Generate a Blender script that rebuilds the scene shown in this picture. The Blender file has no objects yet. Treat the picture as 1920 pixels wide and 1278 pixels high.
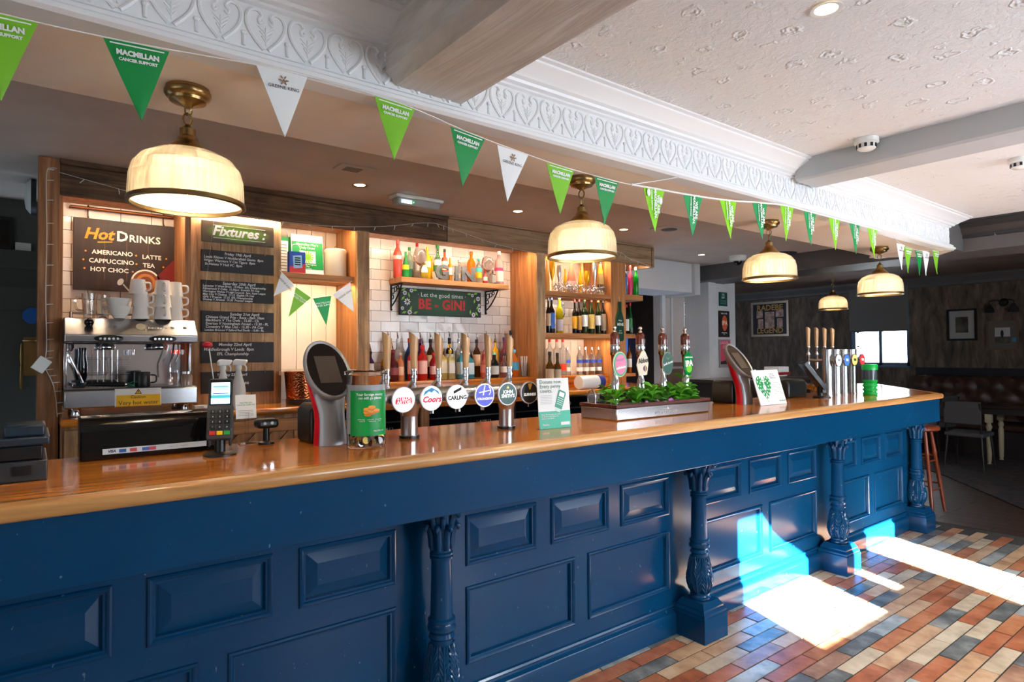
import bpy, bmesh, math, random
from math import pi, sin, cos, radians as R
from mathutils import Vector, Matrix
random.seed(7)
SC = bpy.context.scene
COL = SC.collection

# ---------------------------------------------------------------- camera
cd = bpy.data.cameras.new('camera'); cam = bpy.data.objects.new('camera', cd); COL.objects.link(cam)
cd.sensor_width = 36.0; cd.lens = 1168.6 / 1920 * 36.0; cd.clip_start = 0.02
_yaw, _pit, _roll = R(52.42), R(-1.12), R(-0.394)
_B = Matrix(((sin(_yaw), -cos(_yaw), 0), (0, 0, -1), (cos(_yaw), sin(_yaw), 0)))
_M = Matrix.Rotation(_roll, 3, 'Z') @ Matrix.Rotation(_pit, 3, 'X') @ _B
_Rw = Matrix((_M[0], -_M[1], -_M[2])).transposed().to_4x4()
cam.matrix_world = Matrix.Translation((0, -1.80, 1.50)) @ _Rw
SC.camera = cam

# ---------------------------------------------------------------- world, sun, window daylight, exposure
w = bpy.data.worlds.new('sky'); SC.world = w; w.use_nodes = True
wb = w.node_tree.nodes['Background']; wb.inputs[0].default_value = (0.62, 0.78, 1.0, 1); wb.inputs[1].default_value = 1.6
SUN_E = R(21); SUN_H = Vector((0.345, 0.939, 0)).normalized()
sd = bpy.data.lights.new('sun', 'SUN'); sd.energy = 155; sd.angle = R(0.53); sd.color = (0.86, 0.94, 1.0)
sun = bpy.data.objects.new('sun', sd); COL.objects.link(sun)
sun.rotation_euler = (-Vector((SUN_H.x*cos(SUN_E), SUN_H.y*cos(SUN_E), -sin(SUN_E)))).to_track_quat('Z', 'Y').to_euler()

def area(name, loc, direction, sx, sy, power, color=(1, 1, 1)):
    d = bpy.data.lights.new(name, 'AREA'); d.shape = 'RECTANGLE'; d.size = sx; d.size_y = sy; d.energy = power; d.color = color
    o = bpy.data.objects.new(name, d); COL.objects.link(o); o.location = loc
    o.rotation_euler = (-Vector(direction)).to_track_quat('Z', 'Y').to_euler(); return o
DAY = (0.78, 0.89, 1.0)
area('window_daylight', (5.4, -3.51, 1.72), (0, 1, 0), 1.86, 1.02, 45, DAY)
# daylight of the sky through the room's windows (left wall and customers' wall)
area('window_daylight', (-3.04, -1.75, 1.55), (1, 0, 0), 3.0, 1.3, 15, DAY)
area('window_daylight', (2.3, -3.75, 1.75), (0, 1, -0.1), 0.85, 0.8, 42, DAY)
area('window_daylight', (11.62, 2.75, 1.62), (-1, 0, 0), .9, .6, 24, DAY)
area('window_daylight', (3.8, -3.75, 1.3), (0, 1, -0.1), 0.65, 1.1, 52, DAY)
SC.view_settings.view_transform = 'Standard'; SC.view_settings.look = 'None'
SC.view_settings.exposure = 0.72; SC.view_settings.gamma = 1.0; SC.view_settings.use_curve_mapping = False

# ---------------------------------------------------------------- helpers
class MB:
    def __init__(s): s.v = []; s.f = []; s.m = []; s.cm = 0
    def add(s, vs, fs):
        b = len(s.v); s.v += [tuple(p) for p in vs]; s.f += [tuple(i+b for i in f) for f in fs]; s.m += [s.cm]*len(fs); return s
    def box(s, x0, y0, z0, x1, y1, z1):
        if x0 > x1: x0, x1 = x1, x0
        if y0 > y1: y0, y1 = y1, y0
        if z0 > z1: z0, z1 = z1, z0
        return s.add([(x0,y0,z0),(x1,y0,z0),(x1,y1,z0),(x0,y1,z0),(x0,y0,z1),(x1,y0,z1),(x1,y1,z1),(x0,y1,z1)],
                     [(0,3,2,1),(4,5,6,7),(0,1,5,4),(1,2,6,5),(2,3,7,6),(3,0,4,7)])
    def lathe(s, prof, n=24, cx=0, cy=0, a0=0.0, a1=2*pi, sx=1, sy=1, caps=True):
        full = abs(a1-a0-2*pi) < 1e-6; k = n if full else n+1; vs = []; fs = []
        for r, z in prof:
            for i in range(k):
                a = a0+(a1-a0)*i/n; vs.append((cx+r*cos(a)*sx, cy+r*sin(a)*sy, z))
        for j in range(len(prof)-1):
            for i in range(n):
                i2 = (i+1) % k; fs.append((j*k+i, j*k+i2, (j+1)*k+i2, (j+1)*k+i))
        if full and caps:
            if prof[0][0] > 1e-5: fs.append(tuple(range(k-1, -1, -1)))
            if prof[-1][0] > 1e-5: fs.append(tuple((len(prof)-1)*k+i for i in range(k)))
        return s.add(vs, fs)
    def cyl(s, cx, cy, z0, z1, r0, r1=None, n=20): return s.lathe([(r0, z0), (r0 if r1 is None else r1, z1)], n, cx, cy)
    def tube(s, pts, r, n=8, closed=False, caps=True):
        pts = [Vector(p) for p in pts]; k = len(pts); vs = []; fs = []; up = None
        rr = r if isinstance(r, (list, tuple)) else [r]*k
        for i, p in enumerate(pts):
            a = pts[i-1] if (i > 0 or closed) else p; b = pts[(i+1) % k] if (i < k-1 or closed) else p
            t = (b-a)
            if t.length < 1e-9: t = Vector((0, 0, 1))
            t.normalize()
            if up is None: up = Vector((0, 0, 1)) if abs(t.z) < .9 else Vector((1, 0, 0))
            u = t.cross(up)
            if u.length < 1e-6: u = t.orthogonal()
            u.normalize(); v = u.cross(t); up = v
            for j in range(n):
                a_ = 2*pi*j/n; vs.append(p+(u*cos(a_)+v*sin(a_))*rr[i])
        for i in range(k if closed else k-1):
            i2 = (i+1) % k
            for j in range(n): fs.append((i*n+j, i*n+(j+1) % n, i2*n+(j+1) % n, i2*n+j))
        if caps and not closed: fs.append(tuple(range(n-1, -1, -1))); fs.append(tuple((k-1)*n+j for j in range(n)))
        return s.add(vs, fs)
    def prism(s, poly, a0, a1, plane='xy'):
        k = len(poly)
        def P(p, a): return {'xy': (p[0], p[1], a), 'xz': (p[0], a, p[1]), 'yz': (a, p[0], p[1])}[plane]
        vs = [P(p, a0) for p in poly]+[P(p, a1) for p in poly]
        return s.add(vs, [tuple(range(k-1, -1, -1)), tuple(range(k, 2*k))]+[(i, (i+1) % k, k+(i+1) % k, k+i) for i in range(k)])
    def sphere(s, c, r, n=14, m=8, sx=1, sy=1, sz=1, t0=0.0, t1=pi):
        vs = []; fs = []
        for j in range(m+1):
            t = t0+(t1-t0)*j/m
            for i in range(n):
                a = 2*pi*i/n; vs.append((c[0]+r*sx*sin(t)*cos(a), c[1]+r*sy*sin(t)*sin(a), c[2]+r*sz*cos(t)))
        for j in range(m):
            for i in range(n): fs.append((j*n+i, (j+1)*n+i, (j+1)*n+(i+1) % n, j*n+(i+1) % n))
        return s.add(vs, fs)
    def sweep(s, prof, path):
        # profile (a,b) carried along path frames: each frame = (origin, axis_a, axis_b)
        k = len(prof); vs = []; fs = []
        for o, A, B in path:
            for a, b in prof: vs.append(Vector(o)+Vector(A)*a+Vector(B)*b)
        for i in range(len(path)-1):
            for j in range(k-1): fs.append((i*k+j, i*k+j+1, (i+1)*k+j+1, (i+1)*k+j))
        return s.add(vs, fs)
    def rframe(s, x0, z0, x1, z1, t, y0, y1):
        s.box(x0, y0, z0, x1, y1, z0+t); s.box(x0, y0, z1-t, x1, y1, z1); s.box(x0, y0, z0+t, x0+t, y1, z1-t); return s.box(x1-t, y0, z0+t, x1, y1, z1-t)
    def xf(s, mat, i0=0):
        s.v[i0:] = [tuple(mat @ Vector(p)) for p in s.v[i0:]]; return s
    def mesh(s, name, mats, smooth=40):
        me = bpy.data.meshes.new(name); me.from_pydata(s.v, [], s.f)
        for m in (mats if isinstance(mats, (list, tuple)) else [mats]): me.materials.append(m)
        if isinstance(mats, (list, tuple)) and len(mats) > 1: me.polygons.foreach_set('material_index', s.m)
        bm = bmesh.new(); bm.from_mesh(me); bmesh.ops.recalc_face_normals(bm, faces=bm.faces); bm.to_mesh(me); bm.free()
        if smooth:
            me.polygons.foreach_set('use_smooth', [True]*len(me.polygons)); me.set_sharp_from_angle(angle=R(smooth))
        me.update(); return me
    def build(s, name, mats, parent=None, loc=(0, 0, 0), rot=(0, 0, 0), smooth=40, bevel=0, seg=2):
        return obj(name, s.mesh(name, mats, smooth), parent, loc, rot, bevel, seg)

def obj(name, me, parent=None, loc=(0, 0, 0), rot=(0, 0, 0), bevel=0, seg=2):
    o = bpy.data.objects.new(name, me); COL.objects.link(o)
    if parent is not None: o.parent = parent
    o.location = loc; o.rotation_euler = rot
    if bevel:
        b = o.modifiers.new('bevel', 'BEVEL'); b.width = bevel; b.segments = seg; b.limit_method = 'ANGLE'; b.angle_limit = R(35)
    return o
def tag(o, label, cat, group=None):
    o['label'] = label; o['category'] = cat
    if group: o['group'] = group
    return o
def thing(name, label, cat, loc=(0, 0, 0), rotz=0, group=None):
    o = bpy.data.objects.new(name, None); COL.objects.link(o); o.location = loc; o.rotation_euler = (0, 0, rotz); o.empty_display_size = .05
    return tag(o, label, cat, group)
def struct(o): o['kind'] = 'structure'; return o
def label(o, t): o['label'] = t; return o
def copy_tree(o, parent=None):
    c = o.copy(); COL.objects.link(c); c.parent = parent
    for ch in list(o.children): copy_tree(ch, c)
    return c
TC = 0
def text(s, size, mat, parent, loc, rot=(pi/2, 0, 0), name='lettering', align='CENTER', bold=0, shear=0, ext=0.0002, width=None, space=1.0, line=1.0):
    cu = bpy.data.curves.new(name, 'FONT'); cu.body = s; cu.size = size; cu.align_x = align; cu.align_y = 'CENTER'
    cu.resolution_u = 2; cu.extrude = ext; cu.offset = bold; cu.shear = shear; cu.space_character = space; cu.space_line = line
    cu.materials.append(mat)
    t_ = bpy.data.objects.new(name, cu); me = bpy.data.meshes.new_from_object(t_); bpy.data.objects.remove(t_); bpy.data.curves.remove(cu)
    me.name = name
    o = bpy.data.objects.new(name, me); COL.objects.link(o); o.parent = parent; o.location = loc; o.rotation_euler = rot
    if width: o.scale = (width, 1, 1)
    return o

# ---------------------------------------------------------------- materials
MATS = {}
def lin(c):
    return tuple((x/255/12.92 if x/255 <= .04045 else ((x/255+.055)/1.055)**2.4) for x in c)
def mat(name, c, rough=.5, metal=0, spec=.5, trans=0, ior=1.45, emit=None, es=0, coat=0, alpha=1, sheen=0):
    if name in MATS: return MATS[name]
    m = bpy.data.materials.new(name); m.use_nodes = True; b = m.node_tree.nodes['Principled BSDF']; I = b.inputs
    I['Base Color'].default_value = (*lin(c), 1); I['Roughness'].default_value = rough; I['Metallic'].default_value = metal
    I['Specular IOR Level'].default_value = spec; I['Transmission Weight'].default_value = trans; I['IOR'].default_value = ior
    I['Coat Weight'].default_value = coat; I['Alpha'].default_value = alpha
    if coat: I['Coat Roughness'].default_value = .06
    if emit: I['Emission Color'].default_value = (*lin(emit), 1); I['Emission Strength'].default_value = es
    MATS[name] = m; return m
def nd(m, t, **kw):
    n = m.node_tree.nodes.new(t)
    for k, v in kw.items(): setattr(n, k, v)
    return n
def lk(m, a, b): m.node_tree.links.new(a, b)
def ramp(m, fac, stops, interp='LINEAR'):
    r = nd(m, 'ShaderNodeValToRGB'); e = r.color_ramp.elements; r.color_ramp.interpolation = interp
    while len(e) < len(stops): e.new(.5)
    for i, (p, c) in enumerate(stops): e[i].position = p; e[i].color = (*lin(c), 1)
    lk(m, fac, r.inputs[0]); return r.outputs[0]
def coords(m, scale=(1, 1, 1), rnd=0, loc=(0, 0, 0)):
    t = nd(m, 'ShaderNodeTexCoord'); mp = nd(m, 'ShaderNodeMapping'); mp.inputs['Scale'].default_value = scale; mp.inputs['Location'].default_value = loc
    src = t.outputs['Object']
    if rnd:
        oi = nd(m, 'ShaderNodeObjectInfo'); ad = nd(m, 'ShaderNodeVectorMath', operation='MULTIPLY_ADD')
        cb = nd(m, 'ShaderNodeCombineXYZ')
        for i in range(3): lk(m, oi.outputs['Random'], cb.inputs[i])
        lk(m, cb.outputs[0], ad.inputs[0]); ad.inputs[1].default_value = (rnd, rnd*1.7, rnd*.6); lk(m, src, ad.inputs[2]); src = ad.outputs[0]
    lk(m, src, mp.inputs['Vector']); return mp.outputs[0]
def noise(m, vec, scale, detail=4, rough=.55, dist=0):
    n = nd(m, 'ShaderNodeTexNoise'); n.inputs['Scale'].default_value = scale; n.inputs['Detail'].default_value = detail
    n.inputs['Roughness'].default_value = rough; n.inputs['Distortion'].default_value = dist; lk(m, vec, n.inputs['Vector']); return n.outputs['Fac']
def mixc(m, fac, a, b, mode='MIX'):
    x = nd(m, 'ShaderNodeMix', data_type='RGBA', blend_type=mode)
    for s, v in ((x.inputs[0], fac), (x.inputs[6], a), (x.inputs[7], b)):
        if isinstance(v, (int, float)): s.default_value = v
        elif isinstance(v, tuple): s.default_value = (*lin(v), 1)
        else: lk(m, v, s)
    return x.outputs[2]
def bump(m, h, strength, dist=.01):
    b = nd(m, 'ShaderNodeBump'); b.inputs['Strength'].default_value = strength; b.inputs['Distance'].default_value = dist
    lk(m, h, b.inputs['Height']); lk(m, b.outputs[0], m.node_tree.nodes['Principled BSDF'].inputs['Normal'])
def basecol(m, s): lk(m, s, m.node_tree.nodes['Principled BSDF'].inputs['Base Color'])
def roughin(m, s): lk(m, s, m.node_tree.nodes['Principled BSDF'].inputs['Roughness'])
def wood(name, dark, mid, light, axis='x', rough=.5, coat=0, sc=1.0, rnd=3.0, knots=0, stain=None, bmp=.15):
    if name in MATS: return MATS[name]
    m = mat(name, mid, rough, coat=coat)
    st = {'x': (.55, 9, 9), 'z': (9, 9, .55), 'y': (9, .55, 9)}[axis]
    v = coords(m, tuple(a*sc for a in st), rnd)
    n1 = noise(m, v, 3.0, 5, .6, 1.2); c = ramp(m, n1, [(.25, dark), (.5, mid), (.75, light)])
    n2 = noise(m, v, 14, 3, .6, .5); c = mixc(m, ramp(m, n2, [(.42, (0, 0, 0)), (.62, (70, 70, 70))]), c, dark)
    if stain:
        n3 = noise(m, coords(m, (2.2, 2.2, 2.2), rnd), 2.2, 6, .65); c = mixc(m, ramp(m, n3, [(.45, (0, 0, 0)), (.66, (200, 200, 200))]), c, stain)
    if knots:
        vo = nd(m, 'ShaderNodeTexVoronoi'); vo.inputs['Scale'].default_value = knots; lk(m, coords(m, {'x': (.5, 1, 1), 'z': (1, 1, .5), 'y': (1, .5, 1)}[axis], rnd), vo.inputs['Vector'])
        c = mixc(m, ramp(m, vo.outputs['Distance'], [(.03, (220, 220, 220)), (.07, (0, 0, 0))]), c, tuple(int(x*.35) for x in dark))
    basecol(m, c)
    if bmp: bump(m, n2, bmp, .004)
    return m
def mottled(name, a, b, scale=6, rough=.6, detail=5, bmp=0, metal=0, spec=.5, rnd=0, coat=0, c=None):
    if name in MATS: return MATS[name]
    m = mat(name, a, rough, metal, spec, coat=coat); v = coords(m, (1, 1, 1), rnd); n = noise(m, v, scale, detail, .6)
    basecol(m, ramp(m, n, [(.35, a), (.65, b)] if c is None else [(.3, a), (.5, b), (.7, c)]))
    if bmp: bump(m, n, bmp, .005)
    return m

M_WHITE = mat('white_gloss_paint', (228, 228, 228), .38)
M_CREAM = mottled('cream_ceiling_paint', (234, 218, 200), (226, 208, 190), 2.0, .7)
M_OAK = wood('oak_worktop_varnish', (118, 56, 8), (192, 112, 32), (224, 152, 66), 'x', .16, .35, .55, 0, bmp=.03)
M_OAKEDGE = wood('oak_edge', (140, 88, 40), (196, 142, 84), (214, 168, 112), 'x', .3, .2, .7, 0, bmp=.05)
M_PINE_Z = wood('reclaimed_pine_upright', (96, 60, 34), (150, 100, 60), (182, 132, 88), 'z', .6, 0, .8, 3, 3.0)
M_PINE_X = wood('reclaimed_pine_board', (110, 66, 32), (168, 110, 60), (198, 140, 86), 'x', .6, 0, .8, 3)
M_ORANGE_Z = wood('orange_pine_upright', (128, 76, 36), (178, 116, 64), (204, 148, 92), 'z', .45, .1, .8, 3, 0)
M_BARN_X = wood('weathered_barn_board', (52, 36, 24), (98, 70, 46), (136, 104, 74), 'x', .8, 0, 1.2, 3, 0, (40, 28, 20), .4)
M_BARN_Z = wood('weathered_barn_plank', (112, 82, 56), (172, 134, 94), (204, 168, 126), 'z', .75, 0, 1.0, 3, 1.2, (118, 90, 66), .35)
M_HANDLE = wood('beech_tap_handle', (150, 104, 60), (188, 142, 90), (204, 162, 110), 'z', .35, .2, 1.5, 3, bmp=0)
M_CHROME = mat('polished_chrome', (225, 226, 230), .08, 1)
M_STEEL = mat('brushed_steel', (190, 190, 192), .26, 1)
M_BRASS = mat('antique_brass', (150, 122, 78), .28, 1)
M_BLACK = mat('black_plastic', (18, 18, 20), .35)
M_BLACKG = mat('gloss_black', (10, 10, 11), .08)
M_DKGREY = mat('dark_grey_plastic', (48, 50, 53), .4)
M_SILVER = mat('silver_grey_plastic', (140, 142, 146), .3, .3)
M_RED = mat('red_plastic', (196, 14, 34), .3)
M_WPLAS = mat('white_plastic', (226, 226, 222), .4)
M_PAPER = mat('white_paper', (232, 232, 230), .7)
M_CERAM = mat('white_ceramic', (226, 218, 208), .18)
M_GLASS = mat('clear_glass', (245, 248, 248), .02, trans=1.0, ior=1.45)
M_ACRYL = mat('clear_acrylic', (246, 248, 248), .03, trans=1.0, ior=1.1)
M_INKW = mat('white_ink', (238, 238, 236), .7)
M_INKK = mat('black_ink', (22, 22, 24), .7)
M_CHALKT = mat('chalk_white', (205, 205, 202), .9)
M_GREEN = mat('charity_green', (0, 138, 62), .5)
M_LIME = mat('lime_green', (122, 190, 36), .5)
M_LIME2 = mat('bright_lime_green', (134, 208, 0), .5)
M_EMER = mat('emerald_green', (0, 150, 76), .5)

# ================================================================ STRUCTURE
# floor: brick-format tiles in stretcher bond, rows running along the bar
M_GROUT = mottled('dark_grout', (52, 48, 46), (72, 66, 62), 30, .9)
fl = struct(MB().box(-3.2, -3.8, -.06, 6.3, 2.6, -.004).build('floor', M_GROUT, smooth=0))
TM = []
for i, (a, b, c) in enumerate([((172, 100, 66), (122, 66, 42), (196, 134, 100)), ((196, 156, 120), (158, 116, 86), (216, 186, 152)), ((196, 176, 148), (152, 132, 110), (216, 200, 176)),
                               ((106, 108, 106), (52, 56, 58), (160, 160, 154)), ((160, 164, 160), (96, 104, 106), (202, 204, 198)), ((166, 124, 100), (112, 80, 66), (196, 162, 136)), ((180, 112, 72), (138, 80, 50), (202, 146, 110))]):
    m = mottled('floor_tile_%d' % i, b, a, 7, .36, 8, .12, rnd=5, c=c); TM.append(m)
TL, TW, PX, PY = .343, .0755, .3515, .0835
tm = [MB().box(-TL/2, -TW/2, -.012, TL/2, TW/2, 0).mesh('floor_tile', m, 0) for m in TM]
wts = [3, 4, 4, 3, 2.5, 3, 3]
def inview(x, y):
    # what the photograph shows of the floor, with a margin
    return y < .37 and x > 1.75 and (y-.42 + (x-1.85)*.674) > 0 and (y+1.12-(x-3.9)*.29) > 0
rest = MB(); ntile = 0; row = 0; y = .345
while y > -3.7:
    x = -3.1 + (.176 if row % 2 else 0) + .15
    while x < 6.3:
        k = random.choices(range(7), wts)[0]; dz = random.uniform(-.0015, .0015)
        if x+TL/2 < 6.31:
            if inview(x, y) and ntile < 300:
                o = obj('tile', tm[k], fl, (x, y, dz)); ntile += 1
            else: rest.cm = k; rest.box(x-TL/2, y-TW/2, -.012, x+TL/2, y+TW/2, dz)
        x += PX
    y -= PY; row += 1
rs = rest.build('tile_field', TM, fl, smooth=0); rs['kind'] = 'stuff'

# dark plank floor of the lounge beyond the bar
M_DKPL = wood('dark_walnut_plank', (38, 27, 22), (66, 48, 40), (90, 70, 58), 'y', .4, .1, .8, 3)
f2 = struct(MB().box(6.3, -3.8, -.06, 13.0, 6.5, -.004).build('floor_lounge', M_GROUT, smooth=0))
pm = MB().box(-.068, -.62, -.012, .068, .62, 0).mesh('plank', M_DKPL, 0)
big = MB()
for i in range(48):
    for j in range(9):
        px, py = 6.37+i*.139, -3.2+j*1.245+(i % 3)*.41
        if i < 22 and -1.4 < py < 1.7: obj('plank', pm, f2, (px, py, 0))
        elif py < 6: big.box(px-.068, py-.62, -.012, px+.068, py+.62, 0)
bs = big.build('plank_field', M_DKPL, f2, smooth=0); bs['kind'] = 'stuff'
# patterned dark rug in the lounge
m = mat('dark_rug', (34, 32, 36), .95); v = coords(m, (1, 1, 1)); n = noise(m, v, 9, 6, .7, 1.5)
basecol(m, ramp(m, n, [(.35, (24, 24, 30)), (.52, (52, 46, 48)), (.66, (84, 60, 54))])); bump(m, n, .4, .01)
tag(MB().prism([(7.02, -.35), (8.6, .95), (10.9, 3.3), (11.0, -3.3), (7.05, -3.3)], 0, .012).build('rug', m, smooth=0), 'dark mottled rug on the plank floor beside the leather bench', 'rug')

# ceilings
M_CEIL = mat('embossed_ceiling_paper', (222, 221, 220), .75)
m = M_CEIL; v0 = coords(m, (1, 1, 1)); nz = nd(m, 'ShaderNodeTexNoise'); nz.inputs['Scale'].default_value = 26; nz.inputs['Detail'].default_value = 2; lk(m, v0, nz.inputs['Vector'])
va = nd(m, 'ShaderNodeVectorMath', operation='MULTIPLY_ADD'); lk(m, nz.outputs['Color'], va.inputs[0]); va.inputs[1].default_value = (.05, .05, .05); lk(m, v0, va.inputs[2]); v = va.outputs[0]
vo = nd(m, 'ShaderNodeTexVoronoi', feature='F1'); vo.inputs['Scale'].default_value = 8.0; vo.inputs['Randomness'].default_value = .25; lk(m, v, vo.inputs['Vector'])
sn = nd(m, 'ShaderNodeMath', operation='SINE'); mu = nd(m, 'ShaderNodeMath', operation='MULTIPLY'); mu.inputs[1].default_value = 34
lk(m, vo.outputs['Distance'], mu.inputs[0]); lk(m, mu.outputs[0], sn.inputs[0])
msk = ramp(m, vo.outputs['Distance'], [(.40, (255, 255, 255)), (.48, (0, 0, 0))])
mm = nd(m, 'ShaderNodeMath', operation='MULTIPLY'); lk(m, sn.outputs[0], mm.inputs[0]); lk(m, msk, mm.inputs[1])
fn = noise(m, v, 42, 3, .6); ad = nd(m, 'ShaderNodeMath', operation='ADD'); lk(m, mm.outputs[0], ad.inputs[0]); lk(m, fn, ad.inputs[1])
bump(m, ad.outputs[0], .45, .010)
struct(MB().box(-3.2, -3.8, 2.56, 6.05, .05, 2.7).build('ceiling', M_CEIL, smooth=0))
M_BCEIL = mottled('bar_ceiling_paint', (196, 184, 172), (186, 174, 162), 3, .75, bmp=.05)
struct(MB().box(-3.2, .42, 2.49, 6.12, 3.7, 2.7).build('ceiling_bar', M_BCEIL, smooth=0))
M_GREYP = mottled('charcoal_paint', (92, 89, 88), (82, 79, 79), 3, .55)
M_GREYD = mat('dark_charcoal_paint', (44, 43, 45), .5)
M_TAN = mottled('tan_ceiling_paint', (140, 112, 98), (124, 98, 86), 2, .8)
struct(MB().box(6.6, -3.8, 2.66, 13.0, 6.5, 2.75).build('ceiling_lounge', M_TAN, smooth=0))
# bulkhead over the bar with its soffit
bh = struct(MB().box(-3.2, .02, 2.30, 5.62, .50, 2.58).build('beam_bulkhead', M_CREAM, smooth=0))
# cornice: profile swept along the bulkhead (y outward = -Y)
prof = [(.05, 2.298), (-.022, 2.298), (-.034, 2.306), (-.034, 2.318), (-.022, 2.326), (-.022, 2.336), (-.010, 2.345), (0, 2.348), (0, 2.474),
        (-.012, 2.478), (-.012, 2.486), (-.03, 2.490), (-.034, 2.500), (-.05, 2.506), (-.056, 2.514), (-.09, 2.532), (-.108, 2.542), (-.108, 2.550), (-.125, 2.553), (-.125, 2.562)]
c = MB(); c.sweep(prof, [((-3.2, 0, 0), (0, 1, 0), (0, 0, 1)), ((5.80, 0, 0), (0, 1, 0), (0, 0, 1))])
# return of the cornice round the end of the bulkhead
c.sweep(prof, [((5.80, 0, 0), (0, 1, 0), (0, 0, 1)), ((5.80, 0, 0), (-1, 1, 0), (0, 0, 1)), ((5.80, .55, 0), (-1, 0, 0), (0, 0, 1))])
cor = struct(c.build('trim_cornice', M_WHITE, smooth=30))
struct(MB().prism([(5.60, .03), (5.835, -.02), (6.06, .18), (5.70, .56), (5.60, .5)], 2.296, 2.31).box(5.6, .02, 2.31, 5.79, .5, 2.58).build('trim_soffit_end', M_CREAM, smooth=0))
# one heart scroll of the frieze
h = MB()
def curve(pts, n=7):
    out = []
    P = [Vector(p) for p in pts]; P = [P[0]]+P+[P[-1]]
    for i in range(1, len(P)-2):
        for k in range(n):
            t = k/n; p0, p1, p2, p3 = P[i-1:i+3]
            out.append(.5*((2*p1)+(p2-p0)*t+(2*p0-5*p1+4*p2-p3)*t*t+(3*p1-p0-3*p2+p3)*t**3))
    out.append(P[-2]); return out
for s in (-1, 1):
    q = [(s*.010, 0, .086), (s*.017, 0, .080), (s*.020, 0, .090), (s*.012, 0, .101), (s*.024, 0, .114), (s*.044, 0, .108), (s*.053, 0, .085), (s*.047, 0, .058), (s*.030, 0, .032), (s*.006, 0, .006)]
    h.tube(curve(q, 5), [.0045+.0018*(i/45) for i in range(46)], 6)
    h.tube(curve([(s*.059, 0, .004), (s*.059, 0, .034)], 4), .0045, 6)
    h.sphere((s*.057, 0, .040), .0065, 8, 5)
h.tube([(0, 0, .02), (0, 0, .07)], .0022, 5)
for s in (-1, 1):
    for k in range(3): h.tube([(0, 0, .028+k*.012), (s*(.012+k*.005), 0, .045+k*.013)], .002, 5)
hm = h.mesh('heart_scroll', M_WHITE)
x = -.55
while x < 5.74:
    o = obj('heart_scroll', hm, cor, (x, -.001, 2.351)); x += .1185
# ceiling beams
def beam(name, x0, x1, y0, y1, z0, z1, mt, ch=.02):
    return struct(MB().prism([(x0, z1), (x0, z0+ch), (x0+ch, z0), (x1-ch, z0), (x1, z0+ch), (x1, z1)], y0, y1, 'xz').build(name, mt, smooth=0))
m = M_BEAM = mat('painted_timber_beam', (196, 186, 176), .55)
v = coords(m, (5, .6, 5)); n = noise(m, v, 2.4, 6, .6, 2.2); basecol(m, ramp(m, n, [(.35, (184, 173, 163)), (.6, (204, 196, 188))])); bump(m, n, .25, .02)
beam('beam_timber', .885, 1.205, -3.6, .01, 2.362, 2.6, M_BEAM, .035)
M_BEAM2 = mottled('grey_white_paint', (188, 188, 188), (178, 180, 182), 2, .6)
beam('beam_cross', 3.36, 3.60, -3.6, -.03, 2.445, 2.6, M_BEAM2, .012)
# charcoal downstand where the bar room meets the lounge
beam('beam_downstand', 6.12, 6.62, -3.8, 4.5, 2.315, 2.7, M_GREYP, .004)
dprof = [(0, 2.42), (-.02, 2.425), (-.02, 2.45), (-.045, 2.47), (-.06, 2.50), (-.10, 2.525), (-.10, 2.54), (-.12, 2.545), (-.12, 2.562)]
struct(MB().sweep(dprof, [((6.121, -3.8, 0), (1, 0, 0), (0, 0, 1)), ((6.121, .06, 0), (1, 0, 0), (0, 0, 1))]).build('trim_downstand', M_GREYD, smooth=30))
struct(MB().box(5.8, .0, 2.32, 6.13, .42, 2.62).build('beam_return', M_GREYP, smooth=0))
# walls that close the room
M_WALL = mottled('grey_green_wall_paint', (92, 94, 90), (80, 82, 79), 3, .7)
m = M_LOUNGE = mat('dark_distressed_wallpaper', (40, 38, 36), .7)
v = coords(m, (3, 3, .8)); n = noise(m, v, 3, 7, .68, .6); basecol(m, ramp(m, n, [(.34, (54, 46, 39)), (.52, (90, 77, 65)), (.68, (118, 101, 85))])); bump(m, n, .1, .004)
M_LOUNGEB = mottled('dark_walnut_panelling', (40, 28, 22), (60, 42, 32), 4, .55)
wl = MB()
def holes_wall(mb, axis, a, lo, hi, z1, holes, t=.12):
    # slab on plane axis=a with rectangular holes [(u0,v0,u1,v1)]
    us = sorted({lo, hi, *[u for h_ in holes for u in (h_[0], h_[2])]}); vs = sorted({0, z1, *[q for h_ in holes for q in (h_[1], h_[3])]})
    for i in range(len(us)-1):
        for j in range(len(vs)-1):
            cu, cv = (us[i]+us[i+1])/2, (vs[j]+vs[j+1])/2
            if any(h_[0] < cu < h_[2] and h_[1] < cv < h_[3] for h_ in holes): continue
            if axis == 'y': mb.box(us[i], a, vs[j], us[i+1], a+t, vs[j+1])
            else: mb.box(a, us[i], vs[j], a+t, us[i+1], vs[j+1])
    return mb
M_PLAST = mottled('pale_plaster', (200, 196, 188), (188, 184, 176), 2, .8)
WFH = [(1.91, 1.36, 2.70, 2.12), (3.01, 1.40, 3.16, 1.76), (3.55, .60, 4.08, 1.77)]
struct(holes_wall(MB(), 'y', -3.66, -3.2, 13, 2.7, WFH).build('wall_front', M_PLAST, smooth=0))
struct(holes_wall(MB(), 'x', -3.2, -3.8, 3.8, 2.7, [(-3.2, .9, -.3, 2.2)]).build('wall_left', M_PLAST, smooth=0))
M_FRAMEW = mat('window_frame_paint', (210, 212, 212), .45)
for i, (x0, z0, x1, z1) in enumerate(WFH):
    f = MB().rframe(x0-.03, z0-.03, x1+.03, z1+.03, .04, -3.62, -3.57)
    if x1-x0 > 1: f.box((x0+x1)/2-.02, -3.61, z0, (x0+x1)/2+.02, -3.58, z1)
    struct(f.build('window_%d' % (i+1), M_FRAMEW, smooth=0))
f = MB()
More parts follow.
